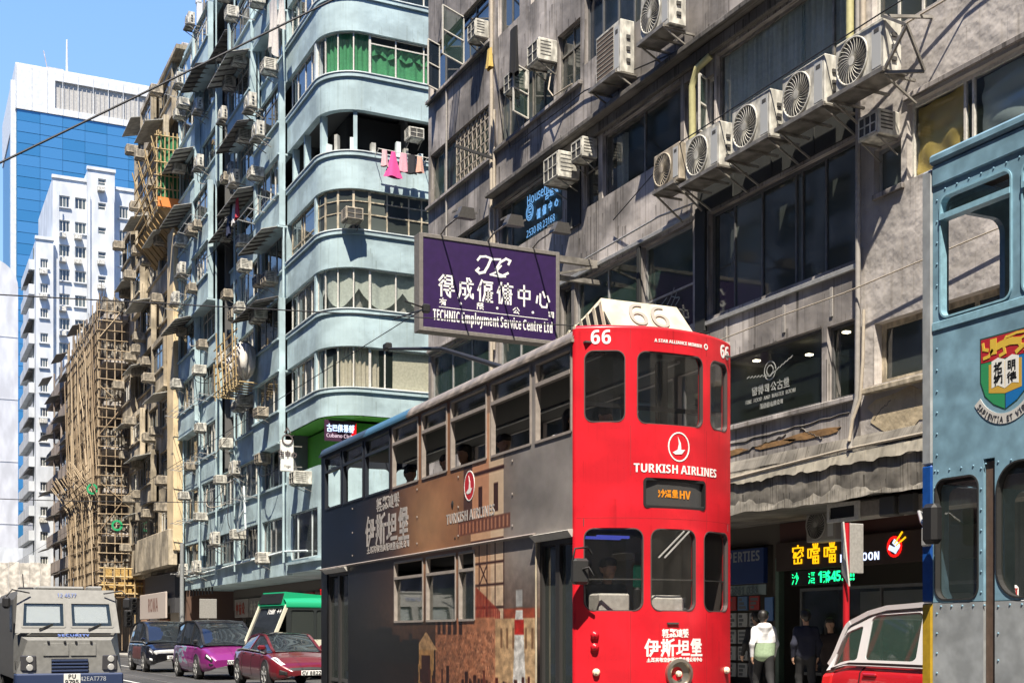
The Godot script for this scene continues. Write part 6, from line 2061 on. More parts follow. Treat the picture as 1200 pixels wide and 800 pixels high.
# ---------------------------------------------------------------- the blue riveted tram in the near right corner
func make_blue_tram():
	var t := thing("blue_tram", "blue and silver riveted tram, nearest the camera, with a shield on its side", "tram", Vector3(6.63, 0, 0))
	var dent := noise(63, 0.006, 0, 1, FastNoiseLite.TYPE_SIMPLEX_SMOOTH, 3, 5.0)
	var blue := worn(lin(0.22, 0.38, 0.49), 0.38, noise(61, 0.02, 0.85, 1.0), Vector3(0.8, 0.8, 0.8), dent, 0.35)
	var silver := worn(lin(0.5, 0.53, 0.55), 0.4, noise(61, 0.02, 0.85, 1.0), Vector3(0.8, 0.8, 0.8), dent, 0.4)
	silver.metallic = 0.35
	var light := worn(lin(0.26, 0.46, 0.57), 0.4, M.fine, Vector3(0.8, 0.8, 0.8))
	M.tram_silver = silver
	var f := func(u: float, v: float, d: float): return Vector3(-d, v, u)
	var Z0 := -6.9
	var b := MB.new()
	# upper windows along the side: the first is in the picture, the rest run on toward the camera
	var ups := []
	for k in 6: ups.append([-6.83 + k * 0.73, 3.65, -6.18 + k * 0.73, 4.52, 0.075])
	b.panel(f, Z0, -2.3, 2.62, 4.72, ups, -0.05, 0.0)
	put("upper_panel", b, blue, t)
	b = MB.new()
	var lws := [[-6.88, 1.67, -6.47, 2.53, 0.09]]
	b.panel(f, Z0, -6.43, 1.66, 2.62, lws, -0.05, 0.0)
	b.panel(f, -6.33, -2.3, 1.66, 2.62, [[-6.32, 1.67, -5.5, 2.58, 0.2], [-5.35, 1.67, -4.5, 2.58, 0.2], [-4.35, 1.67, -3.5, 2.58, 0.2]], -0.05, 0.0)
	put("lower_window_panel", b, blue, t)
	b = MB.new()
	b.panel(f, Z0, -6.43, 0.35, 1.655, [], -0.05, 0.0)
	b.panel(f, -6.33, -2.3, 0.35, 1.655, [], -0.05, 0.0)
	put("skirt_panel", b, silver, t)
	b = MB.new()
	b.panel(f, -6.425, -6.335, 0.35, 2.6, [], -0.05, -0.02)
	put("door_post", b, worn(lin(0.12, 0.08, 0.06), 0.5, M.fine, Vector3(1, 1, 1)), t)
	b = MB.new()
	b.bbox(Vector3(-0.014, 4.6, Z0), Vector3(0.02, 4.75, -2.3), 0.01)
	b.bbox(Vector3(-0.03, 4.755, Z0 - 0.02), Vector3(1.9, 4.83, -2.3), 0.02)
	put("roof_rail", b, blue, t)
	b = MB.new()
	b.bbox(Vector3(-0.01, 3.58, Z0), Vector3(0.0, 3.64, -2.3), 0.004)
	put("waist_strip", b, light, t)
	for h in ups:
		b = MB.new()
		b.rim(f, h, 0.014, -0.05, 0.01, 8)
		b.prism(PackedVector2Array([Vector2(h[0] + 0.01, 4.345), Vector2(h[2] - 0.01, 4.345), Vector2(h[2] - 0.01, 4.385), Vector2(h[0] + 0.01, 4.385)]), f, -0.05, 0.02)
		var w := put("upper_window", b, light, t)
		b = MB.new(); b.prism(PackedVector2Array([Vector2(h[0] + 0.05, 4.38), Vector2(h[2] - 0.05, 4.38), Vector2(h[2] - 0.05, 4.46), Vector2(h[0] + 0.05, 4.46)]), f, -0.04, -0.036); put("pane", b, M.clear, w)
	for h in [[-6.88, 1.67, -6.47, 2.53, 0.09], [-6.32, 1.67, -5.5, 2.58, 0.2]]:
		b = MB.new()
		b.rim(f, h, 0.012, -0.05, 0.006, 8)
		var w := put("lower_window", b, mat(lin(0.03, 0.03, 0.03), 0.5), t)
		b = MB.new(); b.prism(PackedVector2Array([Vector2(h[0] + 0.01, h[1] + 0.01), Vector2(h[2] - 0.01, h[1] + 0.01), Vector2(h[2] - 0.01, h[3] - 0.05), Vector2(h[0] + 0.01, h[3] - 0.05)]), f, -0.04, -0.036); put("pane", b, M.clear, w)
	# the corner post in three colours
	for q in [[2.64, 4.74, silver], [1.66, 2.64, worn(lin(0.01, 0.07, 0.30), 0.35, M.fine, Vector3(1, 1, 1))], [0.35, 1.66, worn(lin(0.42, 0.27, 0.02), 0.4, M.fine, Vector3(1, 1, 1))]]:
		b = MB.new()
		b.bbox(Vector3(-0.012, q[0], Z0 - 0.1), Vector3(0.09, q[1] - 0.004, Z0 - 0.002), 0.012)
		put("corner_post", b, q[2], t)
	b = MB.new()   # end panel
	b.panel(func(u: float, v: float, d: float): return Vector3(u, v, Z0 - 0.1 - d), 0.09, 1.9, 0.35, 4.74, [[0.2, 3.65, 0.75, 4.5, 0.1], [0.85, 3.65, 1.75, 4.5, 0.1], [0.2, 1.68, 0.75, 2.5, 0.1], [0.85, 1.68, 1.75, 2.5, 0.1]], -0.05, 0.0)
	put("end_panel", b, blue, t)
	b = MB.new()
	b.panel(func(u: float, v: float, d: float): return Vector3(1.9 + d, v, -u), 2.3, -Z0, 0.35, 4.74, [[2.5, 3.65, 3.3, 4.5, 0.1], [3.4, 3.65, 4.2, 4.5, 0.1], [4.3, 3.65, 5.1, 4.5, 0.1], [5.2, 3.65, 6.0, 4.5, 0.1], [6.1, 3.65, 6.8, 4.5, 0.1], [4.3, 1.68, 5.1, 2.5, 0.1], [5.2, 1.68, 6.0, 2.5, 0.1], [6.1, 1.68, 6.8, 2.5, 0.1]], -0.05, 0.0)
	put("far_side_panel", b, mat(lin(0.06, 0.1, 0.13), 0.5), t)
	b = MB.new()
	b.box(Vector3(0.06, 2.5, Z0), Vector3(1.85, 2.6, -2.3))
	b.box(Vector3(0.06, 0.6, Z0), Vector3(1.85, 0.66, -2.3))
	b.box(Vector3(0.03, 4.7, Z0), Vector3(1.88, 4.74, -2.3))
	b.box(Vector3(0.06, 0.66, -2.3), Vector3(1.88, 4.7, -2.25))
	put("deck_floor", b, mat(lin(0.05, 0.045, 0.04), 0.7), t)
	for s in 4:
		b = MB.new()
		b.bbox(Vector3(0.9, 2.95, -6.6 + s * 0.95), Vector3(1.8, 3.05, -6.2 + s * 0.95), 0.03)
		b.bbox(Vector3(0.9, 3.05, -6.62 + s * 0.95), Vector3(1.8, 3.5, -6.56 + s * 0.95), 0.03)
		put("seat", b, mat(lin(0.12, 0.06, 0.03), 0.6), t)
	b = MB.new()
	for y in [3.75, 4.05]: b.beam(Vector3(1.84, y, Z0), Vector3(1.84, y, -2.3), 0.03, 0.04)
	b.beam(Vector3(0.2, 4.62, Z0 + 0.1), Vector3(0.2, 4.62, -2.3), 0.03, 0.03)
	put("handrail", b, M.alu, t)
	b = MB.new(); b.box(Vector3(0.7, 4.2, -6.3), Vector3(0.72, 4.35, -5.8)); put("notice", b, glow(Color(0.75, 0.62, 0.05), 0.25), t)
	for k in 14:
		b = MB.new(); b.box(Vector3(1.2, 1.9, -6.8 + k * 0.045), Vector3(1.21, 2.02, -6.775 + k * 0.045)); put("yellow_bar", b, mat(lin(0.5, 0.35, 0.05), 0.6), t)
	# rivets, each a dome
	var R := func(z: float, y: float):
		var m := MB.new()
		m.xf = Transform3D(Basis(Vector3(0, 0, 1), PI / 2), Vector3(0.0, y, z))
		m.lathe([Vector2(0.0085, -0.002), Vector2(0.0085, 0), Vector2(0.0075, 0.0035), Vector2(0.004, 0.006), Vector2(0, 0.0065)], 8)
		put("rivet", m, blue, t)
	for k in 13: R.call(-6.86, 2.7 + k * 0.15)
	for k in 8: R.call(-6.78 + k * 0.11, 4.56)
	for k in 7:
		R.call(-6.78 + k * 0.12, 3.6)
		R.call(-6.85 + k * 0.11, 2.585)
	for k in 7: R.call(-6.45, 1.72 + k * 0.14)
	for k in 8: R.call(-6.86, 0.6 + k * 0.14)
	for k in 5: R.call(-6.82 + k * 0.1, 1.63)
	for k in 5:
		R.call(-6.3, 0.9 + k * 0.18)
		R.call(-6.2 + k * 0.1, 1.63)
	for k in 8: R.call(-6.88, 1.75 + k * 0.12)
	for k in 9: R.call(-6.86 + k * 0.11, 4.69)
	# mirror
	b = MB.new()
	b.bbox(Vector3(-0.2, 2.06, -6.82), Vector3(-0.1, 2.34, -6.68), 0.03)
	var mi := put("mirror", b, M.black, t)
	b = MB.new(); b.tube([Vector3(-0.01, 2.27, -6.95), Vector3(-0.1, 2.3, -6.93), Vector3(-0.15, 2.22, -6.85), Vector3(-0.16, 2.18, -6.8)], 0.014, 6); put("mirror_arm", b, M.alu, mi)
	b = MB.new(); b.bbox(Vector3(-0.03, 2.06, -6.99), Vector3(0.0, 2.2, -6.9), 0.01); put("hinge", b, M.alu, mi)
	# the shield
	var sh := func(u: float, v: float, d: float): return Vector3(-d, 2.9 + v * 0.56, -6.49 + u * 0.5)   # u 0..1, v 0..1
	var shield := PackedVector2Array([Vector2(0.06, 0.96), Vector2(0.94, 0.96), Vector2(0.94, 0.42), Vector2(0.86, 0.24), Vector2(0.7, 0.12), Vector2(0.5, 0.04), Vector2(0.3, 0.12), Vector2(0.14, 0.24), Vector2(0.06, 0.42)])
	var B := func(called: String, polys: Array, m: Material, d: float):
		var q := MB.new()
		for p in polys: q.prism(PackedVector2Array(p), sh, 0.0, d)
		put(called, q, m, t)
	B.call("shield", [shield], mat(lin(0.02, 0.06, 0.05), 0.5), 0.001)
	B.call("shield_field", [[Vector2(0.08, 0.66), Vector2(0.92, 0.66), Vector2(0.92, 0.94), Vector2(0.08, 0.94)]], mat(lin(0.42, 0.02, 0.03), 0.5), 0.002)
	B.call("shield_field", [[Vector2(0.08, 0.65), Vector2(0.49, 0.65), Vector2(0.49, 0.06), Vector2(0.3, 0.14), Vector2(0.16, 0.25), Vector2(0.08, 0.43)]], mat(lin(0.03, 0.26, 0.1), 0.5), 0.002)
	B.call("shield_field", [[Vector2(0.51, 0.65), Vector2(0.92, 0.65), Vector2(0.92, 0.43), Vector2(0.84, 0.25), Vector2(0.7, 0.14), Vector2(0.51, 0.06)]], mat(lin(0.01, 0.15, 0.42), 0.5), 0.002)
	B.call("book_cover", [[Vector2(0.22, 0.28), Vector2(0.5, 0.24), Vector2(0.78, 0.28), Vector2(0.78, 0.62), Vector2(0.22, 0.62)]], mat(lin(0.55, 0.34, 0.05), 0.5), 0.003)
	B.call("book_page", [[Vector2(0.27, 0.33), Vector2(0.38, 0.35), Vector2(0.495, 0.3), Vector2(0.495, 0.64), Vector2(0.38, 0.68), Vector2(0.27, 0.65)], [Vector2(0.505, 0.3), Vector2(0.62, 0.35), Vector2(0.73, 0.33), Vector2(0.73, 0.65), Vector2(0.62, 0.68), Vector2(0.505, 0.64)]], mat(lin(0.75, 0.75, 0.72), 0.6), 0.004)
	var gold := mat(lin(0.66, 0.45, 0.06), 0.45)
	b = MB.new()
	b.line([Vector2(0.3, 0.8), Vector2(0.45, 0.83), Vector2(0.6, 0.84), Vector2(0.74, 0.82)], sh, 0.085, 0.0, 0.004)
	b.line([Vector2(0.3, 0.87), Vector2(0.3, 0.78)], sh, 0.11, 0.0, 0.0045)
	b.line([Vector2(0.28, 0.78), Vector2(0.22, 0.72), Vector2(0.14, 0.71)], sh, 0.04, 0.0, 0.0045)
	b.line([Vector2(0.2, 0.8), Vector2(0.13, 0.82), Vector2(0.12, 0.88)], sh, 0.04, 0.0, 0.0045)
	b.line([Vector2(0.48, 0.8), Vector2(0.5, 0.72), Vector2(0.42, 0.7)], sh, 0.04, 0.0, 0.0045)
	b.line([Vector2(0.72, 0.82), Vector2(0.78, 0.74), Vector2(0.7, 0.7)], sh, 0.05, 0.0, 0.0045)
	b.line([Vector2(0.8, 0.76), Vector2(0.87, 0.72), Vector2(0.84, 0.695)], sh, 0.04, 0.0, 0.0045)
	b.line([Vector2(0.74, 0.84), Vector2(0.84, 0.86), Vector2(0.88, 0.91), Vector2(0.7, 0.92), Vector2(0.52, 0.9), Vector2(0.5, 0.88)], sh, 0.03, 0.0, 0.0045)
	put("lion", b, gold, t)
	b = MB.new()
	for q in [["格", 0.31, 0.5], ["物", 0.31, 0.36], ["明", 0.54, 0.5], ["德", 0.54, 0.36]]:
		b.strokes(CH[q[0]], sh, q[1], q[2], 0.15, 0.12, 0.018, 0.0, 0.0055)
	put("lettering", b, M.black, t)
	b = MB.new()   # the motto scroll
	var arc := func(a: float, r: float): return Vector2(0.5 + sin(a) * r, 0.52 - cos(a) * r)
	var outer := PackedVector2Array()
	for k in 15: outer.append(arc.call(-0.98 + 1.96 * k / 14.0, 0.64))
	for k in 15: outer.append(arc.call(0.98 - 1.96 * k / 14.0, 0.515))
	b.prism(outer, sh, 0.0, 0.004)
	put("scroll", b, mat(lin(0.55, 0.54, 0.52), 0.5), t)
	var motto := "SAPIENTIA ET VIRTUS"
	var lm := mat(lin(0.05, 0.05, 0.06), 0.5)
	for k in motto.length():
		if motto[k] == " ": continue
		var a := -0.86 + 1.72 * k / (motto.length() - 1.0)
		var p: Vector2 = arc.call(a, 0.585)
		var o := put("lettering", text(motto[k], 0.034, 0.003), lm, t)
		var w: Vector3 = sh.call(p.x, p.y, 0.006)
		o.transform = Transform3D(Basis(Vector3.UP, -PI / 2) * Basis(Vector3(0, 0, 1), a), w)

# ---------------------------------------------------------------- road vehicles; local +z is forward, x to the vehicle's left, origin on the ground
func interp(st: Array, z: float, k: int) -> float:
	if z <= st[0][0]: return st[0][k]
	for q in st.size() - 1:
		if z <= st[q + 1][0]:
			var s: float = (z - st[q][0]) / (st[q + 1][0] - st[q][0])
			return lerpf(st[q][k], st[q + 1][k], s * s * (3 - 2 * s) * 0.5 + s * 0.5)
	return st[-1][k]

# body: [z, top, half width, bottom]; v runs from the right sill over the top to the left sill
func car_skin(body: Array, z: float, v: float, d := 0.0) -> Vector3:
	var top := interp(body, z, 1)
	var hw := interp(body, z, 2)
	var bot := interp(body, z, 3)
	var prof := [[0.9, 0.0], [0.97, 0.1], [1.0, 0.32], [1.0, 0.5], [0.985, 0.72], [0.95, 0.9], [0.86, 0.975], [0.62, 1.0], [0.3, 1.02], [0.0, 1.03]]
	var s := 1.0 - absf(2.0 * v - 1.0)
	var x := s * (prof.size() - 1)
	var i := mini(int(x), prof.size() - 2)
	var w := x - i
	var a = prof[i]; var b = prof[i + 1]
	var px := lerpf(a[0], b[0], w)
	var py := lerpf(a[1], b[1], w)
	var sg := -1.0 if v < 0.5 else 1.0
	var n := Vector3(px, (py - 0.4) * 0.9, 0).normalized() * d
	return Vector3(sg * (px * hw + n.x), bot + py * (top - bot) + n.y, z)

# greenhouse: [z, roof height, half width at the roof]; q from 0 (right belt) over the roof to 1 (left belt)
func car_roof(gh: Array, body: Array, z: float, q: float, d := 0.0) -> Vector3:
	var belt := interp(body, z, 1) - 0.02
	var hb := interp(body, z, 2) * 0.93
	var top := interp(gh, z, 1)
	var ht := interp(gh, z, 2)
	var sg := -1.0 if q < 0.5 else 1.0
	var s := 1.0 - absf(2.0 * q - 1.0)
	var p: Vector2
	if s < 0.6: p = Vector2(lerpf(hb, ht, s / 0.6), lerpf(belt, top, s / 0.6))
	else:
		var w := (s - 0.6) / 0.4
		p = Vector2(ht * (1 - w), top + 0.045 * (1 - pow(1 - w, 2.2)) * (1.0 if top > belt + 0.1 else 0.3))
	var n := Vector3(0.7 if s < 0.6 else 0.2, 0.4 if s < 0.6 else 1.0, 0).normalized() * d
	return Vector3(sg * (p.x + n.x), p.y + n.y, z)

func make_car(called: String, label: String, at: Vector3, turn: float, spec: Dictionary) -> Node3D:
	var t := thing(called, label, spec.get("cat", "car"), at, turn)
	var body: Array = spec.body
	var gh: Array = spec.gh
	var paint: Material = spec.paint
	var b := MB.new()
	var z0: float = body[0][0]
	var z1: float = body[-1][0]
	b.grid(func(u: float, v: float): return car_skin(body, lerpf(z0, z1, u), v), 48, 36)
	for e in [[z0, 1.0], [z1, -1.0]]:
		for k in 36:
			var c := Vector3(0, (interp(body, e[0], 1) + interp(body, e[0], 3)) / 2, e[0])
			var p := car_skin(body, e[0], k / 36.0)
			var q := car_skin(body, e[0], (k + 1) / 36.0)
			if e[1] > 0: b.tri(c, p, q)
			else: b.tri(c, q, p)
	put("body", b, paint, t)
	# glass
	var g0: float = gh[0][0]
	var g1: float = gh[-1][0]
	var wz: float = spec.roof[1]    # where the windscreen meets the roof
	var rz: float = spec.roof[0]    # where the rear screen meets the roof
	for s in [[g0, g1, 0.0, 0.3, "side_window"], [g0, g1, 0.7, 1.0, "side_window"], [wz, g1, 0.3, 0.7, "windscreen"], [g0, rz, 0.3, 0.7, "rear_window"]]:
		b = MB.new()
		b.grid(func(u: float, v: float): return car_roof(gh, body, lerpf(s[0], s[1], u), lerpf(s[2], s[3], v)), 24, 10)
		put(s[4], b, spec.get("glass", M.car_glass), t)
	b = MB.new()
	b.grid(func(u: float, v: float): return car_roof(gh, body, lerpf(rz - 0.04, wz + 0.03, u), lerpf(0.285, 0.715, v), 0.012), 16, 16)
	put("roof", b, spec.get("roof_paint", paint), t)
	for sx in [0, 1]:
		var q := func(z: float, s: float, d: float): return car_roof(gh, body, z, s if sx == 0 else 1.0 - s, d)
		var pm: Material = spec.get("pillar", paint)
		b = MB.new()
		for seg in 6: b.beam(q.call(lerpf(g1, wz, seg / 6.0), 0.3, 0.0), q.call(lerpf(g1, wz, (seg + 1) / 6.0), 0.3, 0.0), 0.075, 0.05)
		for seg in 8: b.beam(q.call(lerpf(wz, rz, seg / 8.0), 0.3, 0.0), q.call(lerpf(wz, rz, (seg + 1) / 8.0), 0.3, 0.0), 0.07, 0.05)
		for seg in 6: b.beam(q.call(lerpf(rz, g0, seg / 6.0), 0.3, 0.0), q.call(lerpf(rz, g0, (seg + 1) / 6.0), 0.3, 0.0), 0.08, 0.05)
		for z in spec.pillars: b.beam(q.call(z, 0.01, 0.004), q.call(z, 0.3, 0.004), 0.03, spec.get("pillar_w", 0.09), Vector3(0, 0, 1))
		put("pillar", b, pm, t)
		b = MB.new()
		for seg in 10: b.beam(q.call(lerpf(g0 + 0.1, g1 - 0.1, seg / 10.0), 0.012, 0.006), q.call(lerpf(g0 + 0.1, g1 - 0.1, (seg + 1) / 10.0), 0.012, 0.006), 0.02, 0.025)
		put("window_trim", b, spec.get("trim", M.black), t)
	# wheels with arches
	var r: float = spec.r
	for z in spec.axles:
		for sx in [-1.0, 1.0]:
			var hw: float = interp(body, z, 2)
			b = MB.new()
			var arch := PackedVector2Array()
			for k in 17: arch.append(Vector2(z + cos(PI * k / 16.0) * r * 1.16, r + sin(PI * k / 16.0) * r * 1.16))
			arch.append(Vector2(z - r * 1.16, 0.16)); arch.append(Vector2(z + r * 1.16, 0.16))
			b.prism(arch, func(u: float, v: float, d: float): return Vector3(sx * (hw + d), v, u if sx < 0 else u), -0.12, 0.006)
			put("wheel_arch", b, M.black, t)
			var wn := MB.new()
			wn.xf = Transform3D(Basis(Vector3(0, 0, 1), -PI / 2 * sx), Vector3(sx * (hw - 0.1), r, z))
			wn.lathe([Vector2(r * 0.6, -0.1), Vector2(r * 0.94, -0.1), Vector2(r, -0.07), Vector2(r, 0.08), Vector2(r * 0.95, 0.112), Vector2(r * 0.72, 0.118), Vector2(r * 0.68, 0.1)], 26)
			var tyre := put("wheel", wn, M.tyre, t)
			b = MB.new()
			b.xf = wn.xf
			b.lathe([Vector2(r * 0.7, 0.04), Vector2(r * 0.7, 0.112), Vector2(r * 0.64, 0.116), Vector2(r * 0.62, 0.05), Vector2(0.0, 0.045)], 24)
			for k in 5:
				var a := TAU * k / 5
				for o in [-0.13, 0.13]: b.beam(Vector3(cos(a) * 0.05, 0.1, sin(a) * 0.05), Vector3(cos(a + o) * r * 0.65, 0.108, sin(a + o) * r * 0.65), 0.04, 0.03)
			b.lathe([Vector2(0.06, 0.08), Vector2(0.055, 0.115), Vector2(0, 0.118)], 12)
			put("rim", b, spec.get("rim", M.alu), tyre)
	# door seams and handles
	for sx in [0, 1]:
		for z in spec.seams:
			b = MB.new()
			for seg in 6: b.beam(car_skin(body, z, (0.02 + 0.31 * seg / 6.0) if sx == 0 else 1.0 - (0.02 + 0.31 * seg / 6.0), 0.001), car_skin(body, z, (0.02 + 0.31 * (seg + 1) / 6.0) if sx == 0 else 1.0 - (0.02 + 0.31 * (seg + 1) / 6.0), 0.001), 0.012, 0.012)
			put("door_seam", b, M.black, t)
			b = MB.new()
			var hp := car_skin(body, z + 0.16, 0.27 if sx == 0 else 0.73, 0.012)
			b.bbox(hp - Vector3(0.015, 0.016, 0.1), hp + Vector3(0.015, 0.016, 0.1), 0.008)
			put("door_handle", b, spec.get("handle", paint), t)
		var mp := car_skin(body, spec.mirror, 0.36 if sx == 0 else 0.64, 0.0) + Vector3(-0.13 if sx == 0 else 0.13, 0.1, 0)
		b = MB.new()
		b.bbox(mp - Vector3(0.11, 0.075, 0.07), mp + Vector3(0.11, 0.075, 0.07), 0.045)
		b.beam(mp + Vector3(0.08 if sx == 0 else -0.08, -0.05, 0), mp + Vector3(0.2 if sx == 0 else -0.2, -0.1, 0), 0.05, 0.04)
		put("mirror", b, spec.get("mirror_paint", paint), t)
	# lamps and other patches of the skin: [name, z0, z1, v0, v1, material, out, both sides]
	for p in spec.get("patches", []):
		for sx in ([0, 1] if p[7] else [0]):
			b = MB.new()
			b.grid(func(u: float, v: float):
				var e := minf(minf(u, 1 - u), minf(v, 1 - v))
				var vv := lerpf(p[3], p[4], v)
				return car_skin(body, lerpf(p[1], p[2], u), vv if sx == 0 else 1.0 - vv, p[6] * minf(1.0, e * 8.0)), 16, 12, sx == 1)
			put(p[0], b, p[5], t)
	for pl in spec.get("plates", []):   # [text, z, y, colour]
		b = MB.new()
		b.bbox(Vector3(-0.27, pl[2] - 0.065, pl[1] - 0.012), Vector3(0.27, pl[2] + 0.065, pl[1] + 0.012), 0.01)
		var pn := put("number_plate", b, mat(pl[3], 0.5), t)
		put("lettering", text(pl[0], 0.1, 0.004, "Droid Sans", true), M.black, pn, Vector3(0, pl[2], pl[1] + 0.014))
	return t

func make_vehicles():
	M.car_glass = mat(lin(0.018, 0.022, 0.026), 0.02)
	M.car_glass.metallic_specular = 0.75
	M.tyre = mat(lin(0.02, 0.02, 0.02), 0.85)
	var coat := func(c: Color, rough: float) -> StandardMaterial3D:
		var m := mat(c, rough, 0.15)
		m.clearcoat_enabled = true
		m.clearcoat = 0.9
		m.clearcoat_roughness = 0.04
		return m
	var lamp := mat(lin(0.75, 0.77, 0.78), 0.12)
	var lamp_dark := mat(lin(0.12, 0.12, 0.13), 0.1)
	var white_plate := lin(0.7, 0.7, 0.68)
	# dark red saloon
	make_car("red_saloon", "dark red low saloon car with white headlamps, half hidden by the red tram", Vector3(9.62, 0, -34.5), 0.0, {
		"body": [[-2.48, 0.62, 0.6, 0.42], [-2.4, 0.86, 0.8, 0.34], [-2.1, 1.0, 0.93, 0.24], [-1.2, 1.02, 0.98, 0.2], [0.6, 0.97, 0.97, 0.2], [1.3, 0.93, 0.97, 0.2], [1.9, 0.82, 0.95, 0.22], [2.25, 0.68, 0.85, 0.25], [2.42, 0.55, 0.66, 0.3], [2.48, 0.48, 0.52, 0.34]],
		"gh": [[-2.1, 1.0, 0.62], [-1.2, 1.36, 0.6], [-0.4, 1.42, 0.6], [0.1, 1.40, 0.6], [1.28, 0.95, 0.66]], "roof": [-0.9, 0.2], "roof_paint": mat(lin(0.01, 0.01, 0.012), 0.08), "pillars": [-0.35],
		"paint": coat.call(lin(0.13, 0.008, 0.014), 0.3), "trim": M.alu, "axles": [-1.48, 1.46], "r": 0.35, "seams": [-0.95, 0.05, 1.0], "mirror": 0.75,
		"patches": [["headlight", 1.8, 2.3, 0.29, 0.35, lamp, 0.012, true], ["headlight_lens", 1.9, 2.2, 0.305, 0.335, lamp_dark, 0.02, true], ["grille", 2.42, 2.475, 0.3, 0.7, M.black, 0.02, false], ["bumper_intake", 2.3, 2.44, 0.1, 0.2, M.black, 0.012, true]],
		"plates": [["CV 8822", 2.5, 0.42, white_plate]]})
	# magenta people carrier, a pale splash along its side
	var splash := Image.create(256, 128, false, Image.FORMAT_RGB8)
	var fn := FastNoiseLite.new()
	fn.seed = 21
	fn.frequency = 0.02
	for i in 256:
		for j in 128:
			var n := fn.get_noise_2d(i, j * 1.4) + 0.35 * (1.0 - absf(i - 110) / 70.0)
			var c := Color(0.58, 0.1, 0.47)
			if i < 105: c = Color(0.42, 0.36, 0.46)
			if n > 0.2: c = Color(0.74, 0.6, 0.72)
			if n > 0.36: c = Color(0.5, 0.68, 0.72)
			if i > 170: c = Color(0.58, 0.1, 0.47)
			splash.set_pixel(i, j, c)
	var mag: StandardMaterial3D = coat.call(lin(0.2, 0.018, 0.145), 0.3)
	var dress: StandardMaterial3D = coat.call(Color.WHITE, 0.35)
	dress.albedo_texture = ImageTexture.create_from_image(splash)
	make_car("magenta_minivan", "magenta people carrier with a pale grey picture along its doors and black roof", Vector3(9.4, 0, -41.9), 0.0, {
		"body": [[-2.6, 0.8, 0.78, 0.5], [-2.5, 1.05, 0.93, 0.36], [-2.1, 1.1, 0.99, 0.25], [0.0, 1.1, 1.0, 0.22], [1.4, 1.08, 1.0, 0.22], [2.0, 1.0, 0.97, 0.25], [2.4, 0.86, 0.88, 0.28], [2.55, 0.72, 0.78, 0.32], [2.62, 0.62, 0.66, 0.38]],
		"gh": [[-2.45, 1.1, 0.78], [-2.2, 1.72, 0.74], [-1.0, 1.84, 0.76], [0.3, 1.82, 0.76], [0.9, 1.62, 0.74], [1.85, 1.06, 0.8]], "roof": [-2.0, 0.55], "roof_paint": mat(lin(0.015, 0.015, 0.018), 0.15), "pillar": M.black, "pillars": [-1.2, 0.35],
		"paint": mag, "axles": [-1.55, 1.5], "r": 0.37, "seams": [-1.2, 0.3, 1.2], "mirror": 1.05, "mirror_paint": M.black,
		"patches": [["headlight", 2.3, 2.58, 0.2, 0.28, M.black, 0.012, true], ["lamp_unit", 2.38, 2.56, 0.24, 0.27, lamp, 0.02, true], ["side_picture", -2.2, 1.35, 0.1, 0.33, dress, 0.006, true], ["grille", 2.5, 2.6, 0.12, 0.16, M.black, 0.015, true]],
		"plates": [["WX 6602", 2.64, 0.55, white_plate]]})
	# black people carrier
	make_car("black_minivan", "black people carrier with chrome grille bars, behind the magenta one", Vector3(9.15, 0, -50.2), 0.0, {
		"body": [[-2.5, 0.8, 0.76, 0.5], [-2.4, 1.05, 0.9, 0.36], [-2.0, 1.12, 0.94, 0.25], [0.0, 1.12, 0.95, 0.22], [1.2, 1.12, 0.95, 0.22], [1.9, 1.05, 0.93, 0.25], [2.3, 0.92, 0.86, 0.28], [2.45, 0.8, 0.78, 0.3], [2.5, 0.7, 0.7, 0.36]],
		"gh": [[-2.35, 1.12, 0.74], [-2.1, 1.76, 0.7], [-1.0, 1.88, 0.72], [0.2, 1.86, 0.72], [0.7, 1.7, 0.7], [1.6, 1.1, 0.78]], "roof": [-2.0, 0.4], "pillar": M.black, "pillars": [-1.2, 0.2], "trim": M.alu,
		"paint": coat.call(lin(0.008, 0.008, 0.01), 0.25), "axles": [-1.5, 1.45], "r": 0.36, "seams": [-1.2, 0.2, 1.1], "mirror": 0.95, "handle": M.alu,
		"patches": [["headlight", 2.15, 2.44, 0.22, 0.29, lamp_dark, 0.012, true], ["lamp_unit", 2.22, 2.4, 0.24, 0.26, lamp, 0.018, true], ["grille", 2.42, 2.49, 0.27, 0.73, M.alu, 0.03, false], ["fog_lamp", 2.3, 2.44, 0.1, 0.14, lamp, 0.012, true], ["side_picture", -1.0, 0.9, 0.1, 0.25, mat(lin(0.1, 0.03, 0.025), 0.4), 0.005, true]],
		"plates": [["MA 58", 2.53, 0.56, white_plate]]})
	make_car("far_dark_car", "small dark car far behind in the queue, beside the armoured truck", Vector3(8.9, 0, -92.0), 0.0, {
		"body": [[-2.2, 0.7, 0.7, 0.4], [-2.0, 0.95, 0.85, 0.3], [0.8, 0.97, 0.88, 0.22], [1.6, 0.85, 0.85, 0.24], [2.1, 0.7, 0.75, 0.28], [2.2, 0.55, 0.6, 0.35]],
		"gh": [[-1.9, 0.95, 0.6], [-1.2, 1.42, 0.58], [0.0, 1.45, 0.58], [1.0, 0.97, 0.64]], "roof": [-1.2, 0.1], "pillars": [-0.4],
		"paint": coat.call(lin(0.012, 0.012, 0.014), 0.3), "axles": [-1.3, 1.35], "r": 0.32, "seams": [-0.5, 0.5], "mirror": 0.7,
		"patches": [["headlight", 1.9, 2.15, 0.26, 0.36, lamp, 0.012, true]], "plates": [["KX 71", 2.23, 0.45, white_plate]]})
	# the taxi
	var silver := mat(lin(0.6, 0.61, 0.62), 0.4, 0.1)
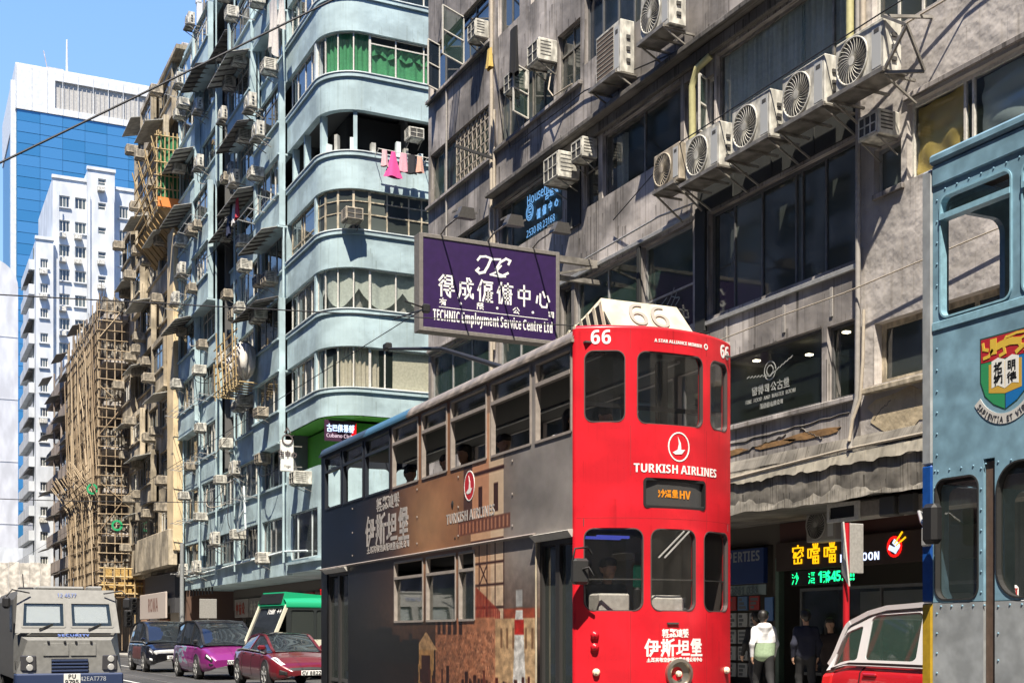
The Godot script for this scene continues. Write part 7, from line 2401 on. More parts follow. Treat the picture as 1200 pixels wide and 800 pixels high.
	var taxi := make_car("taxi", "red taxi with silver roof waiting behind the blue tram", Vector3(9.86, 0, -8.95), 0.0, {
		"cat": "taxi",
		"body": [[-2.2, 0.8, 0.72, 0.45], [-2.12, 1.05, 0.83, 0.32], [-1.7, 1.12, 0.86, 0.24], [0.4, 1.1, 0.86, 0.2], [1.2, 1.08, 0.85, 0.22], [1.75, 0.98, 0.82, 0.25], [2.1, 0.8, 0.72, 0.3], [2.2, 0.65, 0.6, 0.36]],
		"gh": [[-2.1, 1.1, 0.7], [-1.82, 1.55, 0.66], [-1.35, 1.7, 0.66], [-0.3, 1.74, 0.66], [0.4, 1.7, 0.66], [1.3, 1.08, 0.7]], "roof": [-1.8, 0.45], "roof_paint": silver, "pillar": silver, "pillars": [],
		"paint": coat.call(lin(0.42, 0.012, 0.02), 0.3), "glass": M.clear_green, "axles": [-1.35, 1.4], "r": 0.32, "seams": [-1.5, -0.55, 0.5], "mirror": 0.8,
		"patches": [["tail_lamp", -2.15, -1.95, 0.22, 0.32, mat(lin(0.5, 0.02, 0.02), 0.2), 0.012, true]], "plates": [["VE 4520", 2.22, 0.5, white_plate]]})
	var b := MB.new()
	b.bbox(Vector3(-0.18, 1.77, -0.42), Vector3(0.18, 1.92, -0.3), 0.03)
	put("roof_sign", b, mat(lin(0.8, 0.79, 0.75), 0.4), taxi)
	var tb := [[-2.2, 0.8, 0.72, 0.45], [-2.12, 1.05, 0.83, 0.32], [-1.7, 1.12, 0.86, 0.24], [0.4, 1.1, 0.86, 0.2], [1.2, 1.08, 0.85, 0.22], [1.75, 0.98, 0.82, 0.25]]
	var tg := [[-2.1, 1.1, 0.7], [-1.82, 1.55, 0.66], [-1.35, 1.7, 0.66], [-0.3, 1.74, 0.66], [0.4, 1.7, 0.66], [1.3, 1.08, 0.7]]
	for sx in 2:   # silver shell with the window openings
		b = MB.new()
		b.panel(func(u: float, v: float, d: float): return car_roof(tg, tb, u if sx == 0 else -u, 0.3 * v if sx == 0 else 1.0 - 0.3 * v, 0.006 + d), -2.08 if sx == 0 else -0.85, 0.85 if sx == 0 else 2.08, 0.0, 1.06, ([[-1.98, 0.1, -1.58, 0.8, 0.06], [-1.46, 0.1, -0.72, 0.88, 0.08], [-0.58, 0.08, 0.55, 0.88, 0.06]] if sx == 0 else [[1.58, 0.1, 1.98, 0.8, 0.06], [0.72, 0.1, 1.46, 0.88, 0.08], [-0.55, 0.08, 0.58, 0.88, 0.06]]), -0.015, 0.006, 0.08)
		put("door_frame", b, silver, taxi)
		b = MB.new()
		b.rim(func(u: float, v: float, d: float): return car_roof(tg, tb, u if sx == 0 else -u, 0.3 * v if sx == 0 else 1.0 - 0.3 * v, 0.006 + d), [-0.58, 0.08, 0.55, 0.88, 0.06] if sx == 0 else [-0.55, 0.08, 0.58, 0.88, 0.06], 0.06, -0.02, 0.004)
		put("window_trim", b, M.black, taxi)
	for z in [-1.4, -0.2]:
		b = MB.new(); b.bbox(Vector3(-0.6, 0.5, z), Vector3(0.6, 1.25, z + 0.16), 0.06); put("seat", b, mat(lin(0.03, 0.03, 0.035), 0.7), taxi)
	put("lettering", bent("TAXI", 0.09, func(u: float, v: float, d: float): return Vector3(u, v, -0.3 + d), 0.0, 1.84, 0.003), mat(lin(0.4, 0.02, 0.02), 0.5), taxi)
	make_truck()
	make_minibus()

func make_truck():
	var t := thing("armoured_truck", "grey armoured cash truck with two flat windscreens and navy bumper", "truck", Vector3(3.2, 0, -28.0))
	var grey := worn(lin(0.235, 0.235, 0.225), 0.5, M.fine, Vector3(0.4, 0.4, 0.4))
	var navy := mat(lin(0.02, 0.035, 0.09), 0.5)
	var dark := mat(lin(0.02, 0.02, 0.022), 0.5)
	# front outline: chamfered roof corners, nose shelf under the windscreens
	var H := 1.04
	var b := MB.new()
	var sec := PackedVector2Array([Vector2(-H, 0.5), Vector2(H, 0.5), Vector2(H, 2.15), Vector2(H - 0.14, 2.36), Vector2(-H + 0.14, 2.36), Vector2(-H, 2.15)])
	b.prism(sec, func(u: float, v: float, d: float): return Vector3(u, v, d), -6.0, -0.45)
	put("cargo_box", b, worn(lin(0.1, 0.1, 0.1), 0.55, M.fine, Vector3(0.4, 0.4, 0.4)), t)
	# sloped front plate with two screens: v up along the slope
	var fp := func(u: float, v: float, d: float): return Vector3(u * lerpf(1.0, 0.93, (v - 1.45) / 0.85), v, lerpf(-0.05, -0.38, (v - 1.45) / 0.85) + d)
	b = MB.new()
	var wins := [[-0.93, 1.56, -0.05, 2.1, 0.03], [0.05, 1.56, 0.93, 2.1, 0.03]]
	b.panel(fp, -H, H, 1.45, 2.36, wins, -0.08, 0.0)
	put("windscreen_frame", b, grey, t)
	for h in wins:
		b = MB.new(); b.rim(fp, h, 0.035, -0.03, 0.012)
		var w := put("windscreen", b, mat(lin(0.2, 0.2, 0.19), 0.5), t)
		b = MB.new(); b.panel(fp, h[0] + 0.03, h[2] - 0.03, h[1] + 0.03, h[3] - 0.03, [], -0.02, -0.01); put("pane", b, M.clear, w)
		b = MB.new(); b.beam(fp.call(h[0] + 0.35, 1.52, 0.03), fp.call(h[2] - 0.25, 1.64, 0.03), 0.02, 0.025); put("wiper", b, dark, w)
		b = MB.new(); b.panel(fp, h[0] + 0.1, h[2] - 0.1, h[1] + 0.1, h[3] - 0.06, [], -0.05, -0.045); put("sun_blind", b, mat(lin(0.7, 0.76, 0.78), 0.5), w)
	b = MB.new()   # nose: shelf sloping out, then vertical
	b.hexa([Vector3(-H, 0.62, -0.45), Vector3(H, 0.62, -0.45), Vector3(H, 0.62, 0.18), Vector3(-H, 0.62, 0.18), Vector3(-H, 1.45, -0.45), Vector3(H, 1.45, -0.45), Vector3(H - 0.22, 1.3, 0.2), Vector3(-H + 0.22, 1.3, 0.2)])
	put("nose", b, grey, t)
	for k in 2:
		b = MB.new(); b.bbox(Vector3(-0.52 + k * 0.54, 0.98, 0.195), Vector3(-0.02 + k * 0.54, 1.24, 0.21), 0.004); put("hatch", b, grey, t)
	b = MB.new()
	for x in [-0.42, -0.1, 0.12, 0.42]: b.bbox(Vector3(x - 0.025, 1.24, 0.2), Vector3(x + 0.025, 1.29, 0.24), 0.01)
	tag(put("hinge", b, dark, t), "", "", "", "stuff")
	b = MB.new(); b.box(Vector3(-0.36, 0.63, 0.18), Vector3(0.36, 0.92, 0.2)); var gr := put("grille", b, dark, t)
	for k in 4:
		b = MB.new(); b.bbox(Vector3(-0.36, 0.65 + k * 0.07, 0.2), Vector3(0.36, 0.69 + k * 0.07, 0.23), 0.006); put("slat", b, navy, gr)
	for sx in [-1.0, 1.0]:
		b = MB.new(); b.bbox(Vector3(sx * 0.8 - 0.16, 0.66, 0.12), Vector3(sx * 0.8 + 0.16, 1.0, 0.21), 0.03); var hl := put("headlight", b, mat(lin(0.05, 0.05, 0.055), 0.2), t)
		for k in 2:
			b = MB.new(); b.xf = Transform3D(Basis(Vector3.RIGHT, PI / 2), Vector3(sx * 0.8 + 0.02, 0.74 + k * 0.17, 0.21)); b.lathe([Vector2(0.07, 0), Vector2(0.06, 0.015), Vector2(0, 0.02)], 14); put("lamp", b, mat(lin(0.6, 0.6, 0.58), 0.1, 0.4), hl)
		b = MB.new(); b.xf = Transform3D.IDENTITY
		b.bbox(Vector3(sx * (H + 0.16) - 0.08, 1.95, -0.2), Vector3(sx * (H + 0.16) + 0.08, 2.2, -0.1), 0.05)
		b.tube([Vector3(sx * (H - 0.3), 2.28, -0.3), Vector3(sx * (H + 0.05), 2.34, -0.12), Vector3(sx * (H + 0.16), 2.2, -0.15)], 0.015, 5)
		put("mirror", b, dark, t)
		b = MB.new(); b.bbox(Vector3(sx * (H + 0.0) - 0.012, 1.5, -1.3), Vector3(sx * H + 0.012, 2.05, -0.75), 0.01); put("side_window", b, M.car_glass, t)
	b = MB.new(); b.bbox(Vector3(-H - 0.02, 0.36, -0.2), Vector3(H + 0.02, 0.62, 0.3), 0.03); var bp := put("bumper", b, navy, t)
	b = MB.new(); b.bbox(Vector3(-0.13, 0.38, 0.3), Vector3(0.2, 0.61, 0.315), 0.006); var pn := put("number_plate", b, mat(lin(0.65, 0.65, 0.62), 0.5), bp)
	put("lettering", text("PU", 0.09, 0.004, "Droid Sans", true), M.black, bp, Vector3(0.03, 0.555, 0.318))
	put("lettering", text("9795", 0.09, 0.004, "Droid Sans", true), M.black, bp, Vector3(0.03, 0.44, 0.318))
	put("lettering", text("42EAT778", 0.085, 0.004), mat(lin(0.4, 0.42, 0.45), 0.5), bp, Vector3(0.45, 0.5, 0.302))
	var bl := mat(lin(0.1, 0.16, 0.42), 0.5)
	var l1 := put("lettering", text("SECURITY", 0.1, 0.004, "Droid Sans", true), bl, t)
	l1.transform = Transform3D(Basis(Vector3.RIGHT, -1.1), Vector3(0.1, 1.4, 0.0))
	var l2 := put("lettering", text("12 4577", 0.08, 0.004), bl, t)
	l2.transform = Transform3D(Basis(Vector3.RIGHT, -0.37), Vector3(0.0, 2.24, -0.335))
	b = MB.new()
	b.bbox(Vector3(-0.55, 2.36, -2.6), Vector3(0.4, 2.44, -0.7), 0.03)
	b.bbox(Vector3(0.5, 2.36, -1.4), Vector3(0.8, 2.46, -0.9), 0.03)
	put("roof_hatch", b, grey, t)
	b = MB.new()
	b.bbox(Vector3(-0.9, 2.36, -1.2), Vector3(-0.6, 2.42, -0.9), 0.02)
	b.bbox(Vector3(0.0, 2.44, -0.8), Vector3(0.06, 2.5, -0.72), 0.02)
	b.tube([Vector3(-0.8, 2.4, -0.95), Vector3(-0.82, 2.7, -0.95)], 0.01, 4)
	tag(put("roof_fittings", b, dark, t), "", "", "", "stuff")
	for z in [-0.4, -4.2]:
		for sx in [-1.0, 1.0]:
			b = MB.new(); b.xf = Transform3D(Basis(Vector3(0, 0, 1), -PI / 2 * sx), Vector3(sx * 0.9, 0.45, z)); b.lathe([Vector2(0, -0.12), Vector2(0.43, -0.12), Vector2(0.45, 0.0), Vector2(0.43, 0.12), Vector2(0.25, 0.12), Vector2(0.22, 0.05), Vector2(0, 0.06)], 24); put("wheel", b, M.tyre, t)

func make_minibus():
	var t := thing("green_minibus", "cream minibus with green roof and dark sign box, turning out of the side street", "minibus", Vector3(13.45, 0, -39.75), -deg_to_rad(80))
	var cream := mat(lin(0.62, 0.6, 0.48), 0.35)
	var green := mat(lin(0.0, 0.30, 0.13), 0.3)
	green.clearcoat_enabled = true
	var hw := 1.0
	var side := [[3.45, 0.4], [3.45, 1.15], [3.05, 2.1], [2.9, 2.32], [-3.3, 2.32], [-3.4, 2.2], [-3.4, 0.4]]
	var f := func(u: float, v: float, d: float): return Vector3(d, v, u)
	var p := PackedVector2Array()
	for q in side: p.append(Vector2(q[0], q[1]))
	var b := MB.new()
	var wins := []
	for k in 4: wins.append([-3.2 + k * 1.3, 1.22, -1.96 + k * 1.3, 2.16, 0.06])
	wins.append([2.03, 1.22, 2.8, 2.16, 0.06])
	var up := MB.new()
	for sx in [-1.0, 1.0]:
		b.panel(func(u: float, v: float, d: float): return Vector3(sx * (hw + d), v, u if sx < 0 else -u), -3.4 if sx < 0 else -3.45, 3.45 if sx < 0 else 3.4, 0.4, 1.25, [], -0.05, 0.0)
		up.panel(func(u: float, v: float, d: float): return Vector3(sx * (hw + d), v, u if sx < 0 else -u), -3.4 if sx < 0 else -2.95, 2.95 if sx < 0 else 3.4, 1.251, 2.3, wins if sx < 0 else wins.map(func(w): return [-w[2], w[1], -w[0], w[3], w[4]]), -0.05, 0.0)
	b.box(Vector3(-hw, 0.4, 3.40), Vector3(hw, 1.2, 3.45))
	b.box(Vector3(-hw, 0.4, -3.4), Vector3(hw, 2.3, -3.35))
	for sx in [-1.0, 1.0]: b.beam(Vector3(sx * (hw - 0.03), 1.18, 3.42), Vector3(sx * (hw - 0.03), 2.3, 2.93), 0.07, 0.1)
	put("body", b, cream, t)
	put("window_band", up, mat(lin(0.03, 0.035, 0.035), 0.3), t)
	b = MB.new(); b.quad(Vector3(-hw + 0.05, 1.2, 3.41), Vector3(hw - 0.05, 1.2, 3.41), Vector3(hw - 0.05, 2.3, 2.93), Vector3(-hw + 0.05, 2.3, 2.93)); var ws := put("windscreen", b, M.car_glass, t)
	b = MB.new(); b.beam(Vector3(-0.6, 1.22, 3.43), Vector3(0.2, 1.5, 3.32), 0.02, 0.02); put("wiper", b, M.black, ws)
	var wl := put("lettering", text("16M  ++", 0.2, 0.004), M.white_print, ws)
	wl.transform = Transform3D(Basis(Vector3.RIGHT, -0.41), Vector3(0.3, 2.12, 3.03))
	for w in wins:
		for sx in [-1.0, 1.0]:
			b = MB.new(); b.box(Vector3(sx * (hw - 0.03), w[1], w[0]), Vector3(sx * (hw - 0.025), w[3], w[2])); put("side_window", b, M.glass, t)
	b = MB.new(); b.bbox(Vector3(-hw - 0.004, 1.8, 2.2), Vector3(-hw + 0.0, 2.05, 2.4), 0.001); put("notice", b, mat(lin(0.6, 0.55, 0.2), 0.6), t)
	put("lettering", bent("9", 0.2, func(u: float, v: float, d: float): return Vector3(-hw - d, v, u), 2.3, 1.92, 0.006), M.black, t)
	b = MB.new()   # rounded green roof
	b.grid(func(u: float, v: float):
		var a := lerpf(0.0, PI, v)
		return Vector3(-cos(a) * (hw + 0.02) * (1.0 if absf(cos(a)) > 0.99 else 1.0), 2.25 + 0.36 * pow(sin(a), 0.6), lerpf(-3.42, 2.98, u)), 3, 20)
	put("roof", b, green, t)
	b = MB.new()
	b.hexa([Vector3(-0.8, 2.3, 2.0), Vector3(0.8, 2.3, 2.0), Vector3(0.85, 2.3, 3.05), Vector3(-0.85, 2.3, 3.05), Vector3(-0.6, 2.62, 1.2), Vector3(0.6, 2.62, 1.2), Vector3(0.8, 2.72, 2.9), Vector3(-0.8, 2.72, 2.9)])
	b.bbox(Vector3(-hw - 0.01, 2.2, -3.4), Vector3(hw + 0.01, 2.34, 2.98), 0.03)
	var db := put("display_box", b, green, t)
	b = MB.new(); b.hexa([Vector3(-0.8, 2.36, 3.0), Vector3(0.8, 2.36, 3.0), Vector3(0.8, 2.36, 3.06), Vector3(-0.8, 2.36, 3.06), Vector3(-0.76, 2.68, 2.9), Vector3(0.76, 2.68, 2.9), Vector3(0.76, 2.68, 2.95), Vector3(-0.76, 2.68, 2.95)]); put("screen", b, M.black, db)
	var pl := put("lettering", text("PUBLIC LIGHT BUS", 0.14, 0.004, "Droid Sans", true), M.white_print, t)
	pl.transform = Transform3D(Basis(Vector3.UP, -PI / 2), Vector3(-hw - 0.045, 2.3, 0.4))
	for sx in [-1.0, 1.0]:
		b = MB.new(); b.bbox(Vector3(sx * 0.75 - 0.16, 0.72, 3.42), Vector3(sx * 0.75 + 0.16, 0.95, 3.48), 0.03); put("headlight", b, mat(lin(0.6, 0.6, 0.6), 0.1), t)
		for z in [2.3, -2.0]:
			b = MB.new(); b.xf = Transform3D(Basis(Vector3(0, 0, 1), -PI / 2 * sx), Vector3(sx * 0.92, 0.38, z)); b.lathe([Vector2(0, -0.1), Vector2(0.36, -0.1), Vector2(0.38, 0.05), Vector2(0.35, 0.1), Vector2(0.2, 0.1), Vector2(0, 0.06)], 20); put("wheel", b, M.tyre, t)

# ---------------------------------------------------------------- the purple sign, shops, street furniture
func make_shops():
	var t := thing("purple_sign", "purple employment centre sign board in a grey frame over the red tram", "sign", Vector3(9.96, 7.86, -25.3))
	var W := 3.36
	var H := 2.08
	var frame := worn(lin(0.19, 0.175, 0.16), 0.6, M.fine, Vector3(0.5, 0.5, 0.5))
	var b := MB.new()
	b.bbox(Vector3(0, 0, -0.3), Vector3(0.09, H, 0.02), 0.01)
	b.bbox(Vector3(W - 0.09, 0, -0.3), Vector3(W, H, 0.02), 0.01)
	b.bbox(Vector3(0.091, 0, -0.3), Vector3(W - 0.091, 0.09, 0.018), 0.01)
	b.bbox(Vector3(0.091, H - 0.09, -0.3), Vector3(W - 0.091, H, 0.018), 0.01)
	put("sign_frame", b, frame, t)
	b = MB.new(); b.box(Vector3(0.08, 0.08, -0.26), Vector3(W - 0.08, H - 0.08, 0.0)); put("face", b, worn(lin(0.027, 0.007, 0.072), 0.5, M.fine, Vector3(0.3, 0.3, 0.3)), t)
	var wp: Material = M.white_print
	var f := func(u: float, v: float, d: float): return Vector3(u, v, d)
	b = MB.new()
	var x := 0.44
	for c in ["得", "成", "僱", "傭", "中", "心"]:
		b.strokes(CH[c], f, x, 0.79, 0.36, 0.44, 0.042, 0.0, 0.004)
		x += 0.465
	x = 0.46
	for c in ["有", "", "限", "", "公", "", "司"]:
		if c: b.strokes(CH[c], f, x, 0.6, 0.17, 0.14, 0.02, 0.0, 0.004)
		else:
			var dot := PackedVector2Array()
			for k in 10: dot.append(Vector2(x + 0.06 + cos(TAU * k / 10) * 0.03, 0.67 + sin(TAU * k / 10) * 0.03))
			b.prism(dot, f, 0.0, 0.004)
		x += 0.435
	b.line([Vector2(0.46, 0.55), Vector2(W - 0.3, 0.55)], f, 0.014, 0.0, 0.004)
	put("lettering", b, wp, t)
	var tm := put("lettering", text("TECHNIC Employment Service Centre Ltd", 0.21, 0.004, "Droid Sans", true), wp, t)
	tm.transform = Transform3D(Basis.from_scale(Vector3(0.5, 1.1, 1)), Vector3(1.75, 0.37, 0.003))
	b = MB.new()   # the interlaced initials
	b.line([Vector2(1.36, 1.66), Vector2(1.42, 1.74), Vector2(1.55, 1.76), Vector2(1.72, 1.72), Vector2(1.9, 1.74)], f, 0.045, 0.0, 0.004)
	b.line([Vector2(1.68, 1.73), Vector2(1.6, 1.55), Vector2(1.52, 1.42), Vector2(1.4, 1.38), Vector2(1.33, 1.43), Vector2(1.38, 1.48)], f, 0.055, 0.0, 0.004)
	b.line([Vector2(2.1, 1.66), Vector2(2.14, 1.74), Vector2(2.04, 1.77), Vector2(1.9, 1.68), Vector2(1.8, 1.52), Vector2(1.84, 1.42), Vector2(1.96, 1.39), Vector2(2.08, 1.46)], f, 0.05, 0.0, 0.004)
	b.line([Vector2(1.92, 1.6), Vector2(1.78, 1.44), Vector2(1.66, 1.38), Vector2(1.9, 1.36), Vector2(2.02, 1.38)], f, 0.035, 0.0, 0.004)
	put("emblem", b, wp, t)
	b = MB.new()
	b.beam(Vector3(W, H - 0.1, -0.14), Vector3(4.5, H - 0.1, -0.14), 0.12, 0.14)
	b.beam(Vector3(W, H - 0.5, -0.2), Vector3(4.5, H - 0.5, -0.2), 0.1, 0.1)
	b.beam(Vector3(W, 0.2, -0.14), Vector3(4.5, 0.2, -0.14), 0.1, 0.1)
	b.beam(Vector3(W, H - 0.45, -0.1), Vector3(4.45, H - 0.15, -0.1), 0.05, 0.05)
	put("arm", b, M.steel, t)
	for q in [0.5, 1.6, 2.7]:
		b = MB.new()
		b.tube([Vector3(q, H, -0.1), Vector3(q, H + 0.1, 0.3), Vector3(q, H + 0.12, 1.15)], 0.02, 6)
		var lm := put("lamp_arm", b, M.steel, t)
		b = MB.new()
		b.hexa([Vector3(q - 0.2, H + 0.0, 1.14), Vector3(q + 0.2, H + 0.0, 1.14), Vector3(q + 0.2, H - 0.04, 1.4), Vector3(q - 0.2, H - 0.04, 1.4), Vector3(q - 0.13, H + 0.2, 1.24), Vector3(q + 0.13, H + 0.2, 1.24), Vector3(q + 0.13, H + 0.17, 1.44), Vector3(q - 0.13, H + 0.17, 1.44)])
		put("floodlight", b, worn(lin(0.1, 0.095, 0.09), 0.5, M.fine, Vector3(1, 1, 1)), lm)
		b = MB.new(); b.beam(Vector3(q - 0.22, H + 0.12, 1.14), Vector3(q - 0.22, H + 0.1, 1.4), 0.02, 0.04); b.beam(Vector3(q + 0.22, H + 0.12, 1.14), Vector3(q + 0.22, H + 0.1, 1.4), 0.02, 0.04); put("lamp_yoke", b, M.steel, lm)
	# ---- shops under the grey block
	t = thing("grey_block_shops", "dark shop fronts under the canopy with a yellow neon name", "shop")
	var sx := 16.5
	var fw := west(sx)
	var brown := mat(lin(0.035, 0.018, 0.012), 0.5)
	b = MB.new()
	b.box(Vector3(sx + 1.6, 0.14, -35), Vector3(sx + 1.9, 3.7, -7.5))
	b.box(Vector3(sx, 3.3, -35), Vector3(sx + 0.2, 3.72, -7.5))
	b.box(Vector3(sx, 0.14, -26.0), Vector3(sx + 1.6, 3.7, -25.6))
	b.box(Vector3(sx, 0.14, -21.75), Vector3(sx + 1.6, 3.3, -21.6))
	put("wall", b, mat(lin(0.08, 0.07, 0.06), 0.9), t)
	b = MB.new(); b.bbox(Vector3(sx - 0.12, 2.72, -21.5), Vector3(sx, 3.3, -13.0), 0.01); put("fascia", b, brown, t)
	b = MB.new(); b.box(Vector3(sx - 0.02, 3.3, -21.5), Vector3(sx - 0.01, 3.7, -13.0)); put("upper_board", b, mat(lin(0.06, 0.02, 0.015), 0.6), t)
	var neon := glow(Color(1.0, 0.72, 0.06), 0.75)
	b = MB.new()
	var z := -20.95
	for c in ["密", "噹", "噹"]:
		b.strokes(CH[c], fw, z, 2.83, 0.36, 0.38, 0.026, 0.122, 0.14)
		z += 0.5
	put("lettering", b, neon, t)
	put("lettering", bent("MANDOON", 0.15, fw, -18.95, 2.88, 0.125), glow(Color(0.8, 0.85, 1.0), 1.0), t)
	b = MB.new(); b.line(circle(-18.0, 3.02, 0.17, 18), fw, 0.045, 0.122, 0.135); put("logo_ring", b, glow(Color(0.9, 0.08, 0.06), 0.7), t)
	b = MB.new(); b.line([Vector2(-18.1, 3.0), Vector2(-17.98, 2.95), Vector2(-17.9, 3.03), Vector2(-17.99, 3.1)], fw, 0.09, 0.122, 0.137); put("logo", b, glow(Color(0.75, 0.8, 0.9), 0.8), t)
	b = MB.new(); b.line([Vector2(-17.98, 3.08), Vector2(-17.8, 3.27)], fw, 0.025, 0.122, 0.14); b.line([Vector2(-17.94, 3.04), Vector2(-17.72, 3.17)], fw, 0.025, 0.122, 0.14); put("logo", b, neon, t)
	b = MB.new(); b.bbox(Vector3(sx - 0.1, 2.4, -21.05), Vector3(sx - 0.02, 2.71, -19.2), 0.01); put("led_board", b, M.black, t)
	var led := glow(Color(0.1, 0.95, 0.55), 1.2)
	b = MB.new()
	z = -20.98
	for c in ["沙", "", "灣"]:
		if c: b.strokes(CH[c], fw, z, 2.44, 0.2, 0.22, 0.016, 0.102, 0.106)
		z += 0.26
	put("lettering", b, led, t)
	put("lettering", bent("1", 0.22, fw, -20.1, 2.55, 0.104), led, t)
	b = MB.new(); b.strokes(CH["號"], fw, -20.03, 2.44, 0.2, 0.22, 0.016, 0.102, 0.106); put("lettering", b, led, t)
	put("lettering", bent("$45.0!!", 0.2, fw, -19.52, 2.55, 0.104), led, t)
	# shop window, door frame, counter
	window(t, fw, -20.9, 0.6, -13.0, 2.35, [0.3, 0.5, 0.75], [], M.alu_dark, M.clear, 0.02, 0.06, "shop_window")
	b = MB.new(); b.box(Vector3(sx + 1.5, 0.9, -20.8), Vector3(sx + 1.59, 2.3, -19.0)); put("menu_board", b, mat(lin(0.3, 0.3, 0.27), 0.7), t)
	b = MB.new(); b.box(Vector3(sx + 1.5, 1.2, -18.5), Vector3(sx + 1.59, 2.2, -17.8)); put("menu_board", b, mat(lin(0.35, 0.33, 0.3), 0.7), t)
	b = MB.new(); b.bbox(Vector3(sx - 0.05, 0.14, -21.62), Vector3(sx + 0.1, 3.0, -21.5), 0.01); put("door_post", b, worn(lin(0.1, 0.16, 0.12), 0.5, M.fine, Vector3(1, 1, 1)), t)
	b = MB.new(); b.bbox(Vector3(sx + 0.5, 0.14, -20.5), Vector3(sx + 1.1, 1.1, -14.0), 0.02); put("counter", b, mat(lin(0.1, 0.09, 0.08), 0.6), t)
	# blue property sign to the left, racks of notices
	b = MB.new(); b.bbox(Vector3(sx - 0.14, 2.5, -26.0), Vector3(sx - 0.02, 3.25, -21.9), 0.01); put("blue_sign", b, mat(lin(0.008, 0.03, 0.13), 0.5), t)
	put("lettering", bent("PROPERTIES", 0.22, fw, -22.9, 3.08, 0.145), mat(lin(0.25, 0.27, 0.3), 0.6), t)
	put("lettering", bent("2861 038", 0.17, fw, -22.75, 2.36, 0.03), mat(lin(0.1, 0.14, 0.16), 0.6), t)
	b = MB.new(); b.box(Vector3(sx + 0.0, 2.26, -25.5), Vector3(sx + 0.02, 2.48, -22.0)); put("number_strip", b, mat(lin(0.22, 0.28, 0.28), 0.6), t)
	var pr := RandomNumberGenerator.new()
	pr.seed = 5
	for c in 3:
		for k in 5:
			b = MB.new(); b.bbox(Vector3(sx - 0.06, 0.5 + k * 0.36, -22.5 - c * 0.42), Vector3(sx - 0.02, 0.8 + k * 0.36, -22.16 - c * 0.42), 0.005)
			var col: Color = [lin(0.35, 0.36, 0.36), lin(0.45, 0.45, 0.42), lin(0.3, 0.03, 0.03), lin(0.08, 0.16, 0.3)][0 if k < 4 else 2 + (c % 2)]
			var card := put("notice_card", b, mat(col, 0.6), t)
			for q in 3:
				b = MB.new(); b.box(Vector3(sx - 0.063, 0.53 + k * 0.36 + q * 0.085, -22.46 - c * 0.42), Vector3(sx - 0.06, 0.59 + k * 0.36 + q * 0.085, -22.46 - c * 0.42 + pr.randf_range(0.1, 0.26))); put("print_line", b, mat(lin(0.1, 0.11, 0.12), 0.7), card)
	b = MB.new(); b.bbox(Vector3(sx - 0.05, 1.7, -21.98), Vector3(sx - 0.01, 2.2, -21.7), 0.005); put("poster", b, mat(lin(0.1, 0.2, 0.42), 0.5), t)
	for k in 3:
		b = MB.new(); b.bbox(Vector3(14.9, 0.14, -14.0 - k * 9.5), Vector3(15.4, 3.72, -13.5 - k * 9.5), 0.02); put("column", b, M.concrete_dark, t)
	# duct, condenser and speakers hanging under the soffit
	t = thing("ventilation_duct", "beige sheet metal duct with a white framed mouth under the canopy", "duct", Vector3(0, 0, 0))
	b = MB.new(); b.bbox(Vector3(14.5, 3.38, -17.5), Vector3(14.95, 3.64, -13.0), 0.01); put("duct", b, worn(lin(0.3, 0.27, 0.23), 0.6, M.fine, Vector3(0.5, 0.5, 0.5)), t)
	b = MB.new(); b.panel(west(14.48), -17.56, -16.75, 3.34, 3.66, [[-17.5, 3.4, -16.86, 3.6, 0.0]], -0.02, 0.02); put("mouth", b, M.white_frame, t)
	b = MB.new(); b.box(Vector3(14.49, 3.4, -17.5), Vector3(14.497, 3.6, -16.86)); put("mouth_shade", b, M.black, t)
	for k in 2:
		b = MB.new(); b.bbox(Vector3(14.4, 3.34, -16.2 + k * 0.45), Vector3(14.65, 3.66, -15.85 + k * 0.45), 0.02); tag(put("speaker", b, M.ac_dark), ["dark box speaker under the canopy beside the duct mouth", "dark box speaker under the canopy, next to the blue tram"][k], "speaker", "speakers under the canopy")
	condenser("soffit_condenser", "grey condenser hanging in the shade above the yellow neon name", Vector3(16.3, 3.2, -19.5), -PI / 2, 0.85, 0.66, 0.4, mat(lin(0.25, 0.24, 0.22), 0.7), "air conditioners under the canopy")
	# bus stop plate on a red pole
	t = thing("stop_pole", "red pole carrying a folded grey stop plate at the kerb", "sign pole", Vector3(12.8, 0.14, -15.1))
	b = MB.new(); b.tube([Vector3(0, 0, 0), Vector3(0, 2.95, 0)], 0.05, 10); put("pole", b, mat(lin(0.42, 0.012, 0.02), 0.35), t)
	b = MB.new(); b.bbox(Vector3(0.06, 2.2, -0.02), Vector3(0.32, 2.95, 0.02), 0.01); put("plate", b, worn(lin(0.33, 0.32, 0.3), 0.6, M.fine, Vector3(1, 1, 1)), t)
	b = MB.new(); b.hexa([Vector3(-0.09, 2.0, 0.16), Vector3(-0.06, 2.0, 0.16), Vector3(-0.04, 2.2, -0.02), Vector3(-0.07, 2.2, -0.02), Vector3(-0.2, 2.95, 0.16), Vector3(-0.17, 2.95, 0.16), Vector3(-0.05, 2.95, -0.02), Vector3(-0.08, 2.95, -0.02)]); put("plate", b, M.white_frame, t)
	# ---- shops under the blue block
	t = thing("blue_block_shops", "row of shops in the shade under the blue block, one sign bright yellow", "shop")
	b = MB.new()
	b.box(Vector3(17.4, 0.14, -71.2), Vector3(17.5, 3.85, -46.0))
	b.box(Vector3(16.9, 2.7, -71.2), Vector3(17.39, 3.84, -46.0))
	put("wall", b, mat(lin(0.1, 0.09, 0.08), 0.9), t)
